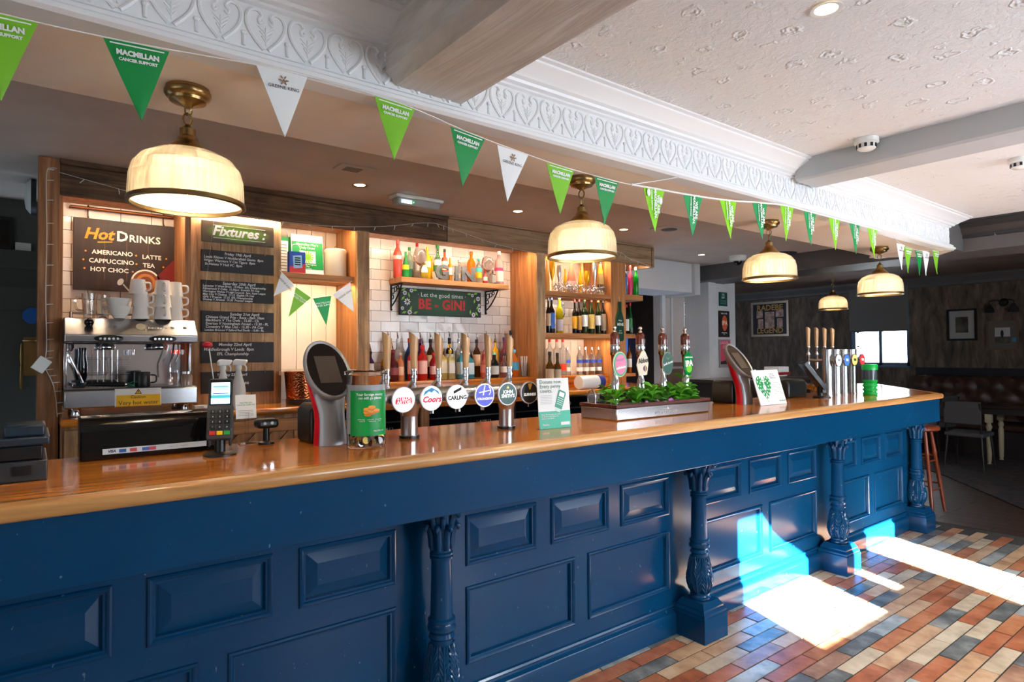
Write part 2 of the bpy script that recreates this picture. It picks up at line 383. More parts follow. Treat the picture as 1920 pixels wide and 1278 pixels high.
for k in range(4): f.box(-3.13, -3.2+k*.9533-.02, .9, -3.09, -3.2+k*.9533+.02, 2.2)
f.box(-3.15, -3.2, .88, -3.06, -.3, .92); f.box(-3.13, -3.2, 2.18, -3.09, -.3, 2.22); f.box(-3.13, -3.2, 1.62, -3.10, -.3, 1.65)
struct(f.build('window_6', M_FRAMEW, smooth=0))
tag(MB().box(-3.07, -3.3, .8, -3.06, -.2, 2.3).build('sun_block_sheet', mat('sun_block_white', (225, 225, 222), .9), smooth=0), 'white sheet added to block sun at the left wall windows', 'gobo')  # unseen sheet added to keep direct sun out of the left windows
struct(MB().rframe(4.4, 1.15, 6.4, 2.3, .06, -3.54, -3.52).build('window_4', M_FRAMEW, smooth=0)); tag(MB().box(4.46, -3.535, 1.21, 6.34, -3.53, 2.24).build('sun_block_sheet', mat('sun_block_white', (225, 225, 222), .9), smooth=0), 'white sheet added to block sun at the wide window opposite the bar', 'gobo')  # unseen sheet added to stop the sun; the daylight lamp stands before it
# unseen gobo added to slant the edge of the first sun patch
tag(MB().prism([(2.10, 2.16), (2.30, 1.96), (2.46, 1.85), (2.74, 1.70), (2.80, 1.3), (2.84, 2.16)], -3.53, -3.515, 'xz').build('gobo', mat('gobo_cloth', (120, 110, 100), .9), smooth=0), 'brown gobo added to shape the sun patch at the window facing the bar', 'gobo')
# wall behind the bar; passage to the right of the back bar
struct(MB().box(-3.2, 3.2, 0, 4.6, 3.32, 2.7).build('wall_back', M_WALL, smooth=0))
struct(MB().box(.03, 2.44, 0, 4.32, 2.5, 2.6).build('wall_backbar', M_CREAM, smooth=0))

# ---------------------------------------------------------------- passage and pillar right of the back bar
M_OFFW = mottled('off_white_gloss', (206, 204, 204), (196, 195, 196), 2, .45)
M_PINKW = mottled('pinkish_white_panel', (190, 178, 170), (178, 166, 160), 2, .6)
struct(MB().box(4.66, 2.5, 2.165, 5.88, 3.0, 2.5).box(5.86, 2.46, 2.14, 5.96, 3.0, 2.5).build('beam_white_box', M_OFFW, smooth=0))
struct(MB().box(5.80, 2.9, 0, 6.72, 3.0, 2.5).build('wall_passage', M_PINKW, smooth=0))
struct(MB().box(5.80, 2.87, 0, 5.86, 2.9, 2.2).box(5.98, 2.88, 1.45, 6.01, 2.9, 2.2).build('trim_1', M_OFFW, smooth=0))
struct(MB().box(6.26, 2.56, 0, 6.40, 2.9, 2.49).box(6.40, 2.6, 0, 6.86, 2.9, 2.37).box(6.40, 2.585, 0, 6.44, 2.6, 2.37).build('pillar', M_OFFW, smooth=0, bevel=.004))
struct(MB().box(4.3, 4.2, 0, 8.3, 4.32, 2.7).build('wall_passage_back', M_LOUNGEB, smooth=0))
struct(MB().box(4.25, 2.5, 0, 4.35, 4.2, 2.7).build('wall_passage_side', M_LOUNGEB, smooth=0))
struct(MB().box(6.62, 2.98, 0, 6.72, 4.2, 2.7).build('wall_passage_end', M_LOUNGEB, smooth=0))
struct(MB().box(4.3, 2.5, 2.5, 8.3, 4.3, 2.7).build('ceiling_passage', M_TAN, smooth=0))
sc = thing('wall_monitor', 'small wall screen glowing blue in the dark passage', 'monitor', (5.9, 4.17, 1.55))
sc.location = (6.45, 4.16, 1.55)
MB().box(-.3, -.02, -.25, .3, .02, .25).build('casing', M_BLACK, sc, bevel=.008)
MB().box(-.02, -.024, -.2, .26, -.021, .2).build('screen', mat('blue_screen', (40, 60, 110), .2, emit=(70, 110, 200), es=.5), sc, smooth=0)
# papers on the passage wall, posters on the pillar
def sheet(name, lab, cat, x0, z0, x1, z1, y, mt, t=.004, group=None):
    o = thing(name, lab, cat, ((x0+x1)/2, y, (z0+z1)/2), group=group); w_, h_ = (x1-x0)/2, (z1-z0)/2
    MB().box(-w_, -t, -h_, w_, 0, h_).build('sheet', mt, o, smooth=0); return o, w_, h_
o, a, b = sheet('notice_sheet', 'white notice with two pictured drinks on the pale passage wall', 'notice', 6.235, 1.81, 6.505, 2.10, 2.898, M_PAPER)
for z, c in ((.06, (120, 60, 40)), (-.09, (60, 52, 54))):
    MB().box(-a*.85, -.006, z-.05, -a*.35, -.0045, z+.05).build('picture', mat('print_brown_%d' % (z*100), c, .7), o, smooth=0)
    MB().box(-a*.9, -.006, z+.062, a*.1, -.0045, z+.075).build('heading', mat('print_blue', (52, 76, 140), .7), o, smooth=0)
    for k in range(4): MB().box(-a*.15, -.006, z+.035-k*.022, a*.85, -.0045, z+.041-k*.022).build('print_line', mat('print_grey', (150, 146, 140), .7), o, smooth=0)
o = thing('wall_cabinet_box', 'cream plastic dispenser box on the passage wall behind the pump clips', 'dispenser', (6.55, 2.895, 1.5))
MB().box(-.16, -.1, -.13, .16, 0, .12).build('casing', mat('cream_plastic', (214, 206, 192), .4), o, bevel=.01)
MB().box(-.12, -.104, .02, .12, -.1005, .045).build('green_strip', mat('pale_green_print', (120, 170, 100), .6), o, smooth=0)
struct(MB().box(5.82, 2.86, 1.33, 6.3, 2.9, 1.38).box(5.9, 2.88, .3, 6.25, 2.899, 1.3).build('trim_2', mat('brown_ledge', (96, 74, 64), .6), smooth=0))
o, a, b = sheet('poster', 'small dark green notice at the top of the white pillar', 'poster', 6.515, 2.05, 6.685, 2.217, 2.598, mat('dark_green_card', (16, 70, 58), .6))
text('10%\nDRY', .035, M_INKW, o, (0, -.0045, .035)); [MB().box(-.06, -.006, -.02-k*.018, .06, -.0045, -.014-k*.018).build('print_line', mat('print_pale_green', (90, 140, 126), .7), o, smooth=0) for k in range(3)]
o, a, b = sheet('poster', 'dark ale poster with orange lettering on the white pillar', 'poster', 6.50, 1.675, 6.725, 1.993, 2.598, mat('dark_brown_card', (34, 22, 20), .5))
MB().lathe([(.055, 0), (.055, .001)], 20, sy=1.7).xf(Matrix.Translation((.01, -.0045, .01)) @ Matrix.Rotation(pi/2, 4, 'X')).build('glass_motif', mat('amber_print', (196, 84, 48), .6), o, smooth=0)
text('IPA', .075, mat('cream_print', (232, 206, 180), .7), o, (.01, -.007, .01), bold=.002); text('WELCOME', .026, M_INKW, o, (0, -.0055, .125)); text('GREENE KING\nIPA', .018, M_INKW, o, (0, -.0055, -.115))
o, a, b = sheet('poster', 'pink age check poster in a grey frame low on the pillar', 'poster', 6.50, 1.31, 6.73, 1.65, 2.598, mat('grey_frame', (150, 148, 146), .4), .012)
MB().box(-.1, -.014, -.13, .095, -.0122, .155).build('print', mat('pink_card', (196, 70, 96), .6), o, smooth=0)
text('UNDER\n25?', .05, mat('pale_pink_ink', (236, 190, 200), .7), o, (-.02, -.0155, .1)); MB().prism([(-.1, -.13), (.095, -.13), (.095, -.06), (.05, -.05), (0, -.085), (-.1, -.10)], -.0155, -.0142, 'xz').build('shoe_motif', mat('dark_print', (40, 34, 44), .7), o, smooth=0)

# ---------------------------------------------------------------- lounge: far wall, window, blind
XF = 11.3
struct(holes_wall(MB(), 'x', XF, -3.8, 6.5, 2.7, [(2.29, 1.25, 3.22, 2.60)], .18).build('wall_far', M_LOUNGE, smooth=0))
struct(MB().box(6.6, 6.4, 0, 11.5, 6.5, 2.7).build('wall_lounge_back', M_LOUNGE, smooth=0))
struct(MB().box(XF-.03, -3.8, 1.19, XF, 2.2, 1.23).box(XF-.015, -3.8, 0, XF, 2.2, 1.19).build('trim_dado', mat('blue_black_paint', (24, 26, 34), .5), smooth=0))
struct(MB().sweep([(0, 2.50), (-.03, 2.51), (-.03, 2.55), (-.08, 2.62), (-.08, 2.66)], [((XF, -3.8, 0), (1, 0, 0), (0, 0, 1)), ((XF, 6.4, 0), (1, 0, 0), (0, 0, 1))]).build('trim_far', M_GREYP, smooth=0))
M_BLUEFR = mat('blue_grey_frame', (70, 92, 116), .4)
wf = MB()
for y0, y1 in ((2.29, 2.34), (3.14, 3.22), (2.715, 2.765)): wf.box(XF+.03, y0, 1.25, XF+.09, y1, 2.6)
wf.box(XF+.03, 2.29, 1.25, XF+.09, 3.22, 1.30); wf.box(XF+.03, 2.29, 2.55, XF+.09, 3.22, 2.6); wf.box(XF-.06, 2.26, 1.22, XF+.03, 3.25, 1.25)
wn = struct(wf.build('window_7', M_BLUEFR, smooth=0))
for y0, y1 in ((2.34, 2.715), (2.765, 3.14)): MB().box(XF+.055, y0, 1.30, XF+.062, y1, 2.55).build('pane', mat('window_glass', (250, 252, 252), 0, trans=1, ior=1.05), wn, smooth=0)
b = thing('roller_blind', 'dark grey roller blind half drawn over the far window', 'blind', (XF-.03, 2.75, 2.62))
MB().box(-.006, -.46, -.78, .0, .46, 0).build('fabric', mat('dark_blind_cloth', (104, 102, 100), .8), b, smooth=0)
MB().tube([(0, -.48, .02), (0, .48, .02)], .022, 12).build('roller', M_GREYP, b); MB().box(-.012, -.46, -.80, .008, .46, -.775).build('bottom_bar', M_GREYP, b, smooth=0)
# sunlit stone wall outside that window
M_STONE = mottled('pale_sandstone', (214, 206, 194), (170, 160, 148), 5, .9, bmp=.4, rnd=4, c=(230, 226, 218))
gw = thing('garden_wall', 'sunlit pale stone wall outside the far window', 'wall', (16.0, 5.0, 0))
MB().box(.1, -6, -.5, .4, 6, 4.6).build('mortar', mottled('mortar', (84, 78, 70), (66, 60, 54), 8, .95), gw, smooth=0)
sm = [MB().box(-.06, -.48*k, 0, .12, .48*k, .30).mesh('stone', M_STONE, 0) for k in (1, .7, .5)]
for r_ in range(6):
    y = -3.2+random.uniform(0, .3)
    while y < 2.6:
        k = random.randrange(3); hw = .48*(1, .7, .5)[k]; o = obj('stone', sm[k], gw, (random.uniform(-.03, .03), y+hw, .95+r_*.335)); y += 2*hw+.05
struct(MB().box(11.5, -8, -.1, 24, 14, -.05).build('ground_outside', mottled('paving', (170, 164, 154), (150, 146, 138), 3, .9), smooth=0))

# ================================================================ BAR COUNTER
m = M_BLUE = mat('dark_blue_gloss_paint', (6, 59, 98), .16, spec=.36)
v = coords(m, (1, 1, 1)); n = noise(m, v, 2.2, 4); c = ramp(m, n, [(.3, (6, 57, 95)), (.7, (8, 62, 101))])
ch = noise(m, coords(m, (7, 7, 4)), 9, 2, .5); basecol(m, mixc(m, ramp(m, ch, [(.745, (0, 0, 0)), (.76, (150, 150, 150))]), c, (150, 176, 190)))
wt = thing('oak_worktop', 'varnished oak bar top running the length of the blue bar', 'worktop', (0, 0, 1.125))
MB().prism([(-1.4, .05), (5.60, .05), (6.80, 1.0), (6.40, 1.55), (5.30, .72), (-1.4, .72)], 0, .04).build('top_board', M_OAK, wt, smooth=0)
nose = [(.05, .04), (.012, .04), (.003, .036), (-.001, .028), (-.001, .014), (.004, .004), (.012, 0), (.05, 0)]
dx, dy = 1.20, .95; ln = math.hypot(dx, dy); nx, ny = -dy/ln, dx/ln
n1 = MB().sweep(nose, [((-1.4, 0, 0), (0, 1, 0), (0, 0, 1)), ((5.56, 0, 0), (0, 1, 0), (0, 0, 1)), ((5.61, .0, 0), (-.3, .98, 0), (0, 0, 1)), ((5.645, .03, 0), (nx, ny, 0), (0, 0, 1)), ((6.84, .98, 0), (nx, ny, 0), (0, 0, 1))])
n1.build('edge_lipping', M_OAKEDGE, wt, smooth=50)

bc = thing('bar_counter', 'dark blue panelled bar counter with carved columns under the oak top', 'bar counter', (0, 0, 0))
# front with openings for the panels
bays = [(-.175, 1.094), (1.417, 2.712), (3.035, 4.306), (4.60, 5.765)]
UP, LP, holes = [], [], []
for a, b in bays:
    w3 = (b-a-2*.094)/3; w2 = (b-a-.094)/2
    for k in range(3): UP.append((a+k*(w3+.094), .632, a+k*(w3+.094)+w3, .832))
    for k in range(2): LP.append((a+k*(w2+.094), .232, a+k*(w2+.094)+w2, .540))
holes = UP+LP
fr = holes_wall(MB(), 'y', .36, -1.4, 5.96, .95, [(x0+.02, z0+.02, x1-.02, z1-.02) for x0, z0, x1, z1 in holes], .025)
fr.build('front_frame', M_BLUE, bc, smooth=0)
MB().box(-1.4, .386, 0, 5.96, .40, .95).box(5.93, .4, 0, 5.96, .72, .95).build('carcass', M_BLUE, bc, smooth=0)
MB().box(-1.4, .035, .945, 5.635, .065, 1.125).build('fascia', M_BLUE, bc, bevel=.004)
MB().box(-1.4, .065, .94, 5.62, .36, .965).build('overhang_board', M_BLUE, bc, smooth=0)
MB().prism([(5.62, .05), (6.78, .97), (6.75, 1.01), (5.60, .09)], .945, 1.125).build('end_fascia', M_BLUE, bc, smooth=0)
MB().prism([(5.96, .40), (6.6, .92), (6.56, .95), (5.93, .44)], 0, .95).build('end_panel', M_BLUE, bc, smooth=0)
def ring(x0, z0, x1, z1, prof, y):
    # picture-frame moulding: prof = [(inset, depth toward the room)]
    mb = MB(); k = len(prof)
    for (cx, cz, sx, sz) in ((x0, z0, 1, 1), (x1, z0, -1, 1), (x1, z1, -1, -1), (x0, z1, 1, -1)):
        mb.v += [(cx+sx*i, y-d, cz+sz*i) for i, d in prof]
    for c_ in range(4):
        for j in range(k-1): mb.f.append((c_*k+j, c_*k+j+1, ((c_+1) % 4)*k+j+1, ((c_+1) % 4)*k+j)); mb.m.append(0)
    return mb
mprof = [(-.004, 0), (-.002, .007), (.004, .010), (.010, .007), (.014, .002), (.020, .001), (.024, -.010)]
for x0, z0, x1, z1 in UP:
    p = MB(); i, j = .026, .062
    p.add([(x0+i, .371, z0+i), (x1-i, .371, z0+i), (x1-i, .371, z1-i), (x0+i, .371, z1-i), (x0+j, .358, z0+j), (x1-j, .358, z0+j), (x1-j, .358, z1-j), (x0+j, .358, z1-j)],
          [(0, 1, 5, 4), (1, 2, 6, 5), (2, 3, 7, 6), (3, 0, 4, 7), (4, 5, 6, 7)])
    p.box(x0+.015, .372, z0+.015, x1-.015, .385, z1-.015)
    o = p.build('raised_panel', M_BLUE, bc, smooth=0); ring(x0, z0, x1, z1, mprof, .36).build('moulding', M_BLUE, o, smooth=25)
for x0, z0, x1, z1 in LP:
    o = MB().box(x0+.01, .373, z0+.01, x1-.01, .385, z1-.01).build('flat_panel', M_BLUE, bc, smooth=0); ring(x0, z0, x1, z1, mprof, .36).build('moulding', M_BLUE, o, smooth=25)
sk = [(.36, .150), (.350, .147), (.346, .138), (.352, .130), (.350, .122), (.342, .116), (.334, .112), (.330, .104), (.328, .09), (.328, 0)]
MB().sweep(sk, [((-1.4, 0, 0), (0, 1, 0), (0, 0, 1)), ((5.95, 0, 0), (0, 1, 0), (0, 0, 1))]).build('skirting', M_BLUE, bc, smooth=30)
# carved column
def bulb_r(z):
    pts = [(.222, .040), (.245, .052), (.28, .061), (.31, .060), (.35, .053), (.40, .044), (.43, .042)]
    for (a, ra), (b, rb) in zip(pts, pts[1:]):
        if a <= z <= b:
            t = (z-a)/(b-a); t = t*t*(3-2*t); return ra+(rb-ra)*t
    return pts[-1][1] if z > .43 else pts[0][1]
shaft = MB().lathe([(.050, .190), (.056, .196), (.056, .204), (.048, .208), (.046, .214), (.050, .218), (.050, .222)]+[(bulb_r(z/1000), z/1000) for z in range(226, 431, 12)] +
    [(.046, .432), (.050, .438), (.046, .446), (.043, .452), (.046, .460), (.054, .466), (.054, .478), (.048, .483), (.046, .490), (.052, .495), (.052, .504), (.043, .510), (.0425, .53), (.038, .725),
     (.045, .729), (.045, .737), (.040, .740), (.045, .744), (.045, .751), (.038, .756), (.038, .80), (.045, .86), (.052, .925), (.052, .945)], 28).mesh('shaft', M_BLUE)
pl = MB()
def frus(mb, a, z0, b, z1):
    mb.add([(-a, -a, z0), (a, -a, z0), (a, a, z0), (-a, a, z0), (-b, -b, z1), (b, -b, z1), (b, b, z1), (-b, b, z1)], [(0, 1, 5, 4), (1, 2, 6, 5), (2, 3, 7, 6), (3, 0, 4, 7), (4, 5, 6, 7)])
for a, z0, b, z1 in ((.10, 0, .10, .125), (.10, .125, .094, .132), (.096, .132, .096, .142), (.096, .142, .082, .156), (.085, .156, .085, .164), (.085, .164, .072, .184), (.072, .184, .068, .192)): frus(pl, a, z0, b, z1)
plm = pl.mesh('plinth', M_BLUE, 0)
lf = MB()
cz = [.228+i*.0185 for i in range(11)]
lf.tube([((bulb_r(z)+.003), 0, z) for z in cz], [.0095-.0005*i for i in range(11)], 6)
for k in range(8):
    z0 = .236+k*.020
    for s in (-1, 1):
        pts = []
        for t in (0, .25, .5, .75, 1):
            z = z0+.050*t+(-.012*t*t); a = s*(.10+.30*math.sin(t*1.5))*(1.05-.04*k); r_ = bulb_r(min(z, .43))+.0045-.004*t*t
            pts.append((r_*cos(a), r_*sin(a), z))
        lf.tube(pts, [.005, .0068, .0068, .0056, .0036], 5)
lfm = lf.mesh('acanthus_leaf', M_BLUE, 60)
cap = MB()
for i in range(8):
    a = 2*pi*i/8; i0 = len(cap.v)
    cap.tube(curve([(.038, 0, .765), (.043, 0, .82), (.056, 0, .855), (.066, 0, .850), (.066, 0, .838)], 4), [.011, .012, .012, .012, .012, .012, .012, .012, .011, .011, .011, .010, .010, .009, .008, .006, .005], 6)
    cap.xf(Matrix.Rotation(a, 4, 'Z'), i0)
for i in range(8):
    a = 2*pi*(i+.5)/8; i0 = len(cap.v); big_ = i % 2 == 0
    rr = .082 if big_ else .064
    cap.tube(curve([(.044, 0, .85), (rr-.016, 0, .915), (rr, 0, .918), (rr+.004, 0, .903), (rr-.006, 0, .897)], 4), [.012]*5+[.013]*6+[.012]*6, 6)
    cap.sphere((rr-.004, 0, .908), .013, 8, 6, 1, 1.5, 1)
    cap.xf(Matrix.Rotation(a, 4, 'Z'), i0)
cap.lathe([(.06, .925), (.078, .932), (.078, .945)], 8)
capm = cap.mesh('capital', M_BLUE, 60)
for cxx, cyy in ((1.233, .25), (2.83, .25), (4.395, .25), (5.90, .30), (-.36, .25)):
    o = obj('column', shaft, bc, (cxx, cyy, 0)); obj('plinth', plm, o); obj('capital', capm, o)
    for i in range(8): obj('acanthus_leaf', lfm, o, (0, 0, 0), (0, 0, 2*pi*i/8+pi/8))

# ================================================================ BACK BAR
def wp(mb, name, mt, parent, smooth=0, bevel=0, seg=2):
    # part given in world coordinates under an unrotated parent
    return mb.build(name, mt, parent, tuple(-a for a in parent.location), smooth=smooth, bevel=bevel, seg=seg)
M_TILE = mat('cream_glazed_wall_tile', (226, 214, 204), .14)
m = M_TILE; v = coords(m, (1, 1, 1), 3); n = noise(m, v, 9, 3, .5); bump(m, n, .5, .012)
oi = nd(m, 'ShaderNodeObjectInfo'); basecol(m, ramp(m, oi.outputs['Random'], [(0, (218, 205, 194)), (.5, (226, 215, 205)), (1, (232, 223, 214))]))
M_WGROUT = mat('dark_wall_grout', (86, 70, 60), .9)
TPX, TPZ = .1545, .0757
full = MB().box(-.0755, -.006, -.0365, .0755, .004, .0365).mesh('wall_tile', M_TILE, 0)
def tile_wall(name, x0, x1, z0, z1, y, off):
    wl_ = struct(MB().box(x0, y, z0, x1, y+.01, z1).build(name, M_WGROUT, smooth=0)); r_ = 0; z = z1-.0365
    while z > z0-.02:
        x = x0+.04+(off if r_ % 2 else off-TPX/2)-TPX
        while x < x1+TPX:
            a, b = max(x-.0755, x0+.001), min(x+.0755, x1-.001)
            if b-a > .012:
                if b-a > .1505: obj('tile', full, wl_, (x, y, z))
                else: MB().box(a, y-.006, z-.0365, b, y+.004, z+.0365).build('tile', M_TILE, wl_, smooth=0)
            x += TPX
        z -= TPZ; r_ += 1
tile_wall('wall_tiled_1', .118, .70, 1.56, 2.345, 2.402, .085)
tile_wall('wall_tiled_2', 1.765, 3.29, 1.30, 2.345, 2.402, .06)
tile_wall('wall_tiled_3', 3.40, 3.95, 1.66, 1.98, 2.402, .06)

bb = thing('back_bar_unit', 'reclaimed timber back bar framing niches and shelves behind the counter', 'shelving unit', (2.2, 2.05, 0))
wp(MB().box(.017, 2.03, 0, .104, 2.44, 2.487), 'post', M_PINE_Z, bb, bevel=.003)
wp(MB().box(.104, 2.04, 2.31, 2.37, 2.07, 2.462), 'header_board', M_BARN_X, bb, bevel=.003)
M_BARN_L = wood('pale_barn_board', (92, 70, 50), (142, 112, 82), (172, 142, 110), 'x', .75, 0, 1.0, 3, 1.0, None, .3)
wp(MB().box(2.375, 2.04, 2.31, 4.62, 2.07, 2.475), 'header_board', M_BARN_L, bb, bevel=.003)
wp(MB().box(.104, 2.02, 2.463, 2.37, 2.05, 2.488), 'header_cap', M_BARN_X, bb, bevel=.002)
wp(MB().box(2.375, 2.02, 2.476, 4.63, 2.05, 2.489), 'header_cap', M_BARN_L, bb, bevel=.002)
wp(MB().box(4.62, 2.03, 2.30, 4.65, 2.44, 2.487), 'header_end', M_BARN_L, bb, bevel=.002)
wp(MB().box(.104, 2.07, 2.345, 4.62, 2.44, 2.36), 'top_lining', M_ORANGE_Z, bb)
wp(MB().box(.104, 2.05, 1.206, .118, 2.40, 2.345), 'niche_lining', M_ORANGE_Z, bb)
wp(MB().box(.668, 2.045, 1.206, .70, 2.42, 2.345), 'post', M_PINE_Z, bb, bevel=.003)
for a, b in ((.702, .865), (.867, 1.036), (1.038, 1.213)): wp(MB().box(a, 2.105, 1.206, b, 2.125, 2.34), 'plank', M_BARN_Z, bb, bevel=.002)
M_TG = mat('cream_tongue_and_groove', (226, 206, 184), .5)
for k in range(5): wp(MB().box(1.20+k*.102, 2.395, 1.40, 1.30+k*.102, 2.42, 2.345), 'tongue_and_groove_board', M_TG, bb, bevel=.004)
wp(MB().box(1.2, 2.06, 1.375, 1.69, 2.43, 1.40), 'niche_base', M_TG, bb)
wp(MB().box(1.213, 2.08, 1.975, 1.69, 2.40, 2.010), 'niche_shelf', M_PINE_X, bb, bevel=.003)
wp(MB().box(1.68, 2.06, 1.206, 1.70, 2.42, 2.345), 'niche_lining', M_ORANGE_Z, bb)
wp(MB().box(1.682, 2.04, 1.206, 1.768, 2.06, 2.312), 'post', M_BARN_Z, bb, bevel=.003)
wp(MB().box(1.70, 2.06, 1.206, 1.765, 2.40, 2.345), 'post_core', M_PINE_Z, bb)
for k in range(3): wp(MB().box(3.215, 2.062+k*.113, 1.206, 3.235, 2.172+k*.113, 2.345), 'side_board', M_ORANGE_Z, bb, bevel=.002)
wp(MB().box(3.213, 2.04, 1.206, 3.30, 2.061, 2.312), 'post', M_BARN_Z, bb, bevel=.003)
wp(MB().box(3.236, 2.062, 1.206, 3.30, 2.40, 2.345), 'post_core', M_PINE_Z, bb)
for k in range(9): wp(MB().box(3.30+k*.088, 2.405, 1.30, 3.386+k*.088, 2.425, 2.345), 'tongue_and_groove_board', M_TG, bb, bevel=.003)
for z in (1.974, 1.626): wp(MB().box(3.30, 2.06, z, 4.08, 2.405, z+.038), 'shelf', M_PINE_X, bb, bevel=.003)
wp(MB().box(4.08, 2.05, 1.206, 4.10, 2.42, 2.345), 'side_board', M_ORANGE_Z, bb)
wp(MB().box(4.10, 2.045, 1.206, 4.265, 2.44, 2.312), 'post', M_ORANGE_Z, bb, bevel=.004)
wp(MB().box(4.265, 2.07, 1.98, 4.53, 2.40, 2.03), 'shelf', M_PINE_X, bb, bevel=.003)
wp(MB().box(4.265, 2.07, 1.63, 4.42, 2.40, 1.67), 'shelf', M_PINE_X, bb, bevel=.003)
wp(MB().box(4.265, 2.07, 1.28, 4.42, 2.40, 1.31), 'shelf', M_PINE_X, bb, bevel=.003)

ct = thing('back_counter', 'varnished oak worktop of the back counter below the bottles', 'worktop', (2.2, 1.9, 1.17))
wp(MB().box(.106, 1.77, 1.168, 4.6, 2.43, 1.205), 'counter_board', M_OAK, ct)
wp(MB().sweep([(0, 0), (-.012, .004), (-.018, .012), (-.018, .024), (-.012, .033), (0, .037)], [((.106, 1.77, 1.168), (0, 1, 0), (0, 0, 1)), ((4.6, 1.77, 1.168), (0, 1, 0), (0, 0, 1))]), 'edge_lipping', M_OAK, ct, smooth=50)
for x0_, x1_, lb in ((1.77, 3.211, 'raised oak step carrying the spirit bottles along the tiled wall'), (3.302, 4.076, 'raised oak step under the vodka bottles in the wine niche')):
    bs_ = thing('bottle_step', lb, 'shelf', ((x0_+x1_)/2, 2.1, 1.2055))
    wp(MB().box(x0_, 2.09, 1.2055, x1_, 2.11, 1.285), 'riser', M_OAK, bs_); wp(MB().box(x0_, 2.085, 1.286, x1_, 2.395, 1.308), 'tread', M_OAK, bs_, bevel=.004)

# under the back counter: pine cupboards and black bottle fridges
cb = thing('pine_cupboard', 'pine cupboard with a Z-braced door under the back counter', 'cupboard', (.68, 2.0, 0))
wp(MB().box(.11, 1.82, .05, 1.28, 2.4, 1.165), 'carcass', M_PINE_Z, cb, bevel=.003)
wp(MB().box(.12, 1.80, .10, .24, 1.82, 1.15), 'stile', M_BARN_Z, cb, bevel=.003)
d_ = wp(MB().rframe(.74, .62, 1.26, 1.14, .07, 1.795, 1.82), 'door', M_PINE_X, cb, bevel=.002)
dd = MB()
for k in range(7):
    a = .80+k*.09; dd.prism([(a-.28, .66), (a-.20, .66), (a+.20, 1.10), (a+.12, 1.10)], 1.806, 1.817, 'xz')
wp(dd, 'door_boarding', wood('pine_boarding', (110, 70, 38), (150, 102, 58), (178, 130, 80), 'z', .5, .1, .8, 3), cb)
wp(MB().tube([(1.16, 1.785, .86), (1.16, 1.785, .96)], .006, 8), 'door_pull', M_STEEL, cb, smooth=60)
M_FGLASS = mat('dark_fridge_glass', (14, 14, 16), .05)
for i, (a, b) in enumerate(((1.32, 2.02), (2.10, 2.78), (2.84, 3.60))):
    f = thing('bottle_fridge', ['black bottle fridge beneath the counter nearest the pine cupboard', 'middle black bottle fridge under the back counter', 'black bottle fridge under the counter behind the donation card'][i], 'fridge', ((a+b)/2, 2.0, 0), group='bottle fridges under the back counter')
    wp(MB().box(a, 1.86, .05, b, 2.4, 1.15), 'cabinet', M_BLACK, f, bevel=.005)
    for s in range(2):
        x0 = a+.01+s*(b-a)/2; x1 = x0+(b-a)/2-.02
        dr = wp(MB().rframe(x0, .15, x1, 1.06, .03, 1.835, 1.858), 'door', M_BLACKG, f); wp(MB().box(x0+.03, 1.845, .18, x1-.03, 1.852, 1.03), 'door_glass', M_FGLASS, f)
        wp(MB().tube([((x1 if s == 0 else x0)+(-.02 if s == 0 else .02), 1.825, .7), ((x1 if s == 0 else x0)+(-.02 if s == 0 else .02), 1.825, .95)], .007, 8), 'door_handle', M_STEEL, f, smooth=60)
    wp(MB().box(a+.01, 1.84, 1.07, b-.01, 1.86, 1.15), 'control_strip', M_BLACKG, f)
    text('GAMKO', .035, mat('grey_print', (170, 170, 170), .5), f, (.1, -.163, 1.02 if i < 2 else 1.10), ext=.0003)
wp(MB().box(2.03, 1.82, .05, 2.09, 2.4, 1.165), 'divider', M_PINE_Z, cb, bevel=.003)

# ---------------------------------------------------------------- warm strip lights behind the header boards
M_STRIP = mat('warm_strip_diffuser', (255, 220, 170), .5, emit=(255, 196, 120), es=2.5)
for i, (a, b, pw) in enumerate(((.15, .66, 2.4), (.75, 1.18, 7), (1.25, 1.66, 1.5), (1.80, 3.18, 5.5), (3.34, 4.05, 3.2), (4.30, 4.60, 1.6))):
    o = thing('strip_light', ['slim warm strip light above the hot drinks board', 'slim warm strip light above the fixtures boards', 'slim warm strip light above the canister niche', 'long warm strip light above the gin shelf', 'slim warm strip light above the sparkling wine shelf', 'short warm strip light at the end of the header'][i], 'light', ((a+b)/2, 2.10, 2.335), group='strip lights behind the header boards')
    yy = 2.08
    wp(MB().box(a, yy, 2.330, b, yy+.02, 2.344), 'casing', M_WPLAS, o); wp(MB().box(a+.01, yy+.003, 2.327, b-.01, yy+.017, 2.3295), 'diffuser', M_STRIP, o)
    area('strip_lamp', ((a+b)/2, yy+.01, 2.322), (0, .35, -1), b-a, .02, pw, (1.0, .76, .50))
for z, a, b, pw in ((1.62, 3.34, 4.05, 2.4), (1.968, 3.34, 4.05, 1.6), (1.97, 1.26, 1.65, 2.6)):
    o = thing('strip_light', 'slim warm strip light under the niche shelf' if a < 2 else 'slim warm strip light under the %s shelf of the wine niche' % ('lower' if z < 1.7 else 'upper'), 'light', ((a+b)/2, 2.08, z-.005), group='strip lights under the wine shelves')
    wp(MB().box(a, 2.085, z-.007, b, 2.093, z+.004), 'casing', M_PINE_X, o); area('strip_lamp', ((a+b)/2, 2.089, z-.010), (0, .4, -1), b-a, .008, pw, (1.0, .76, .50))

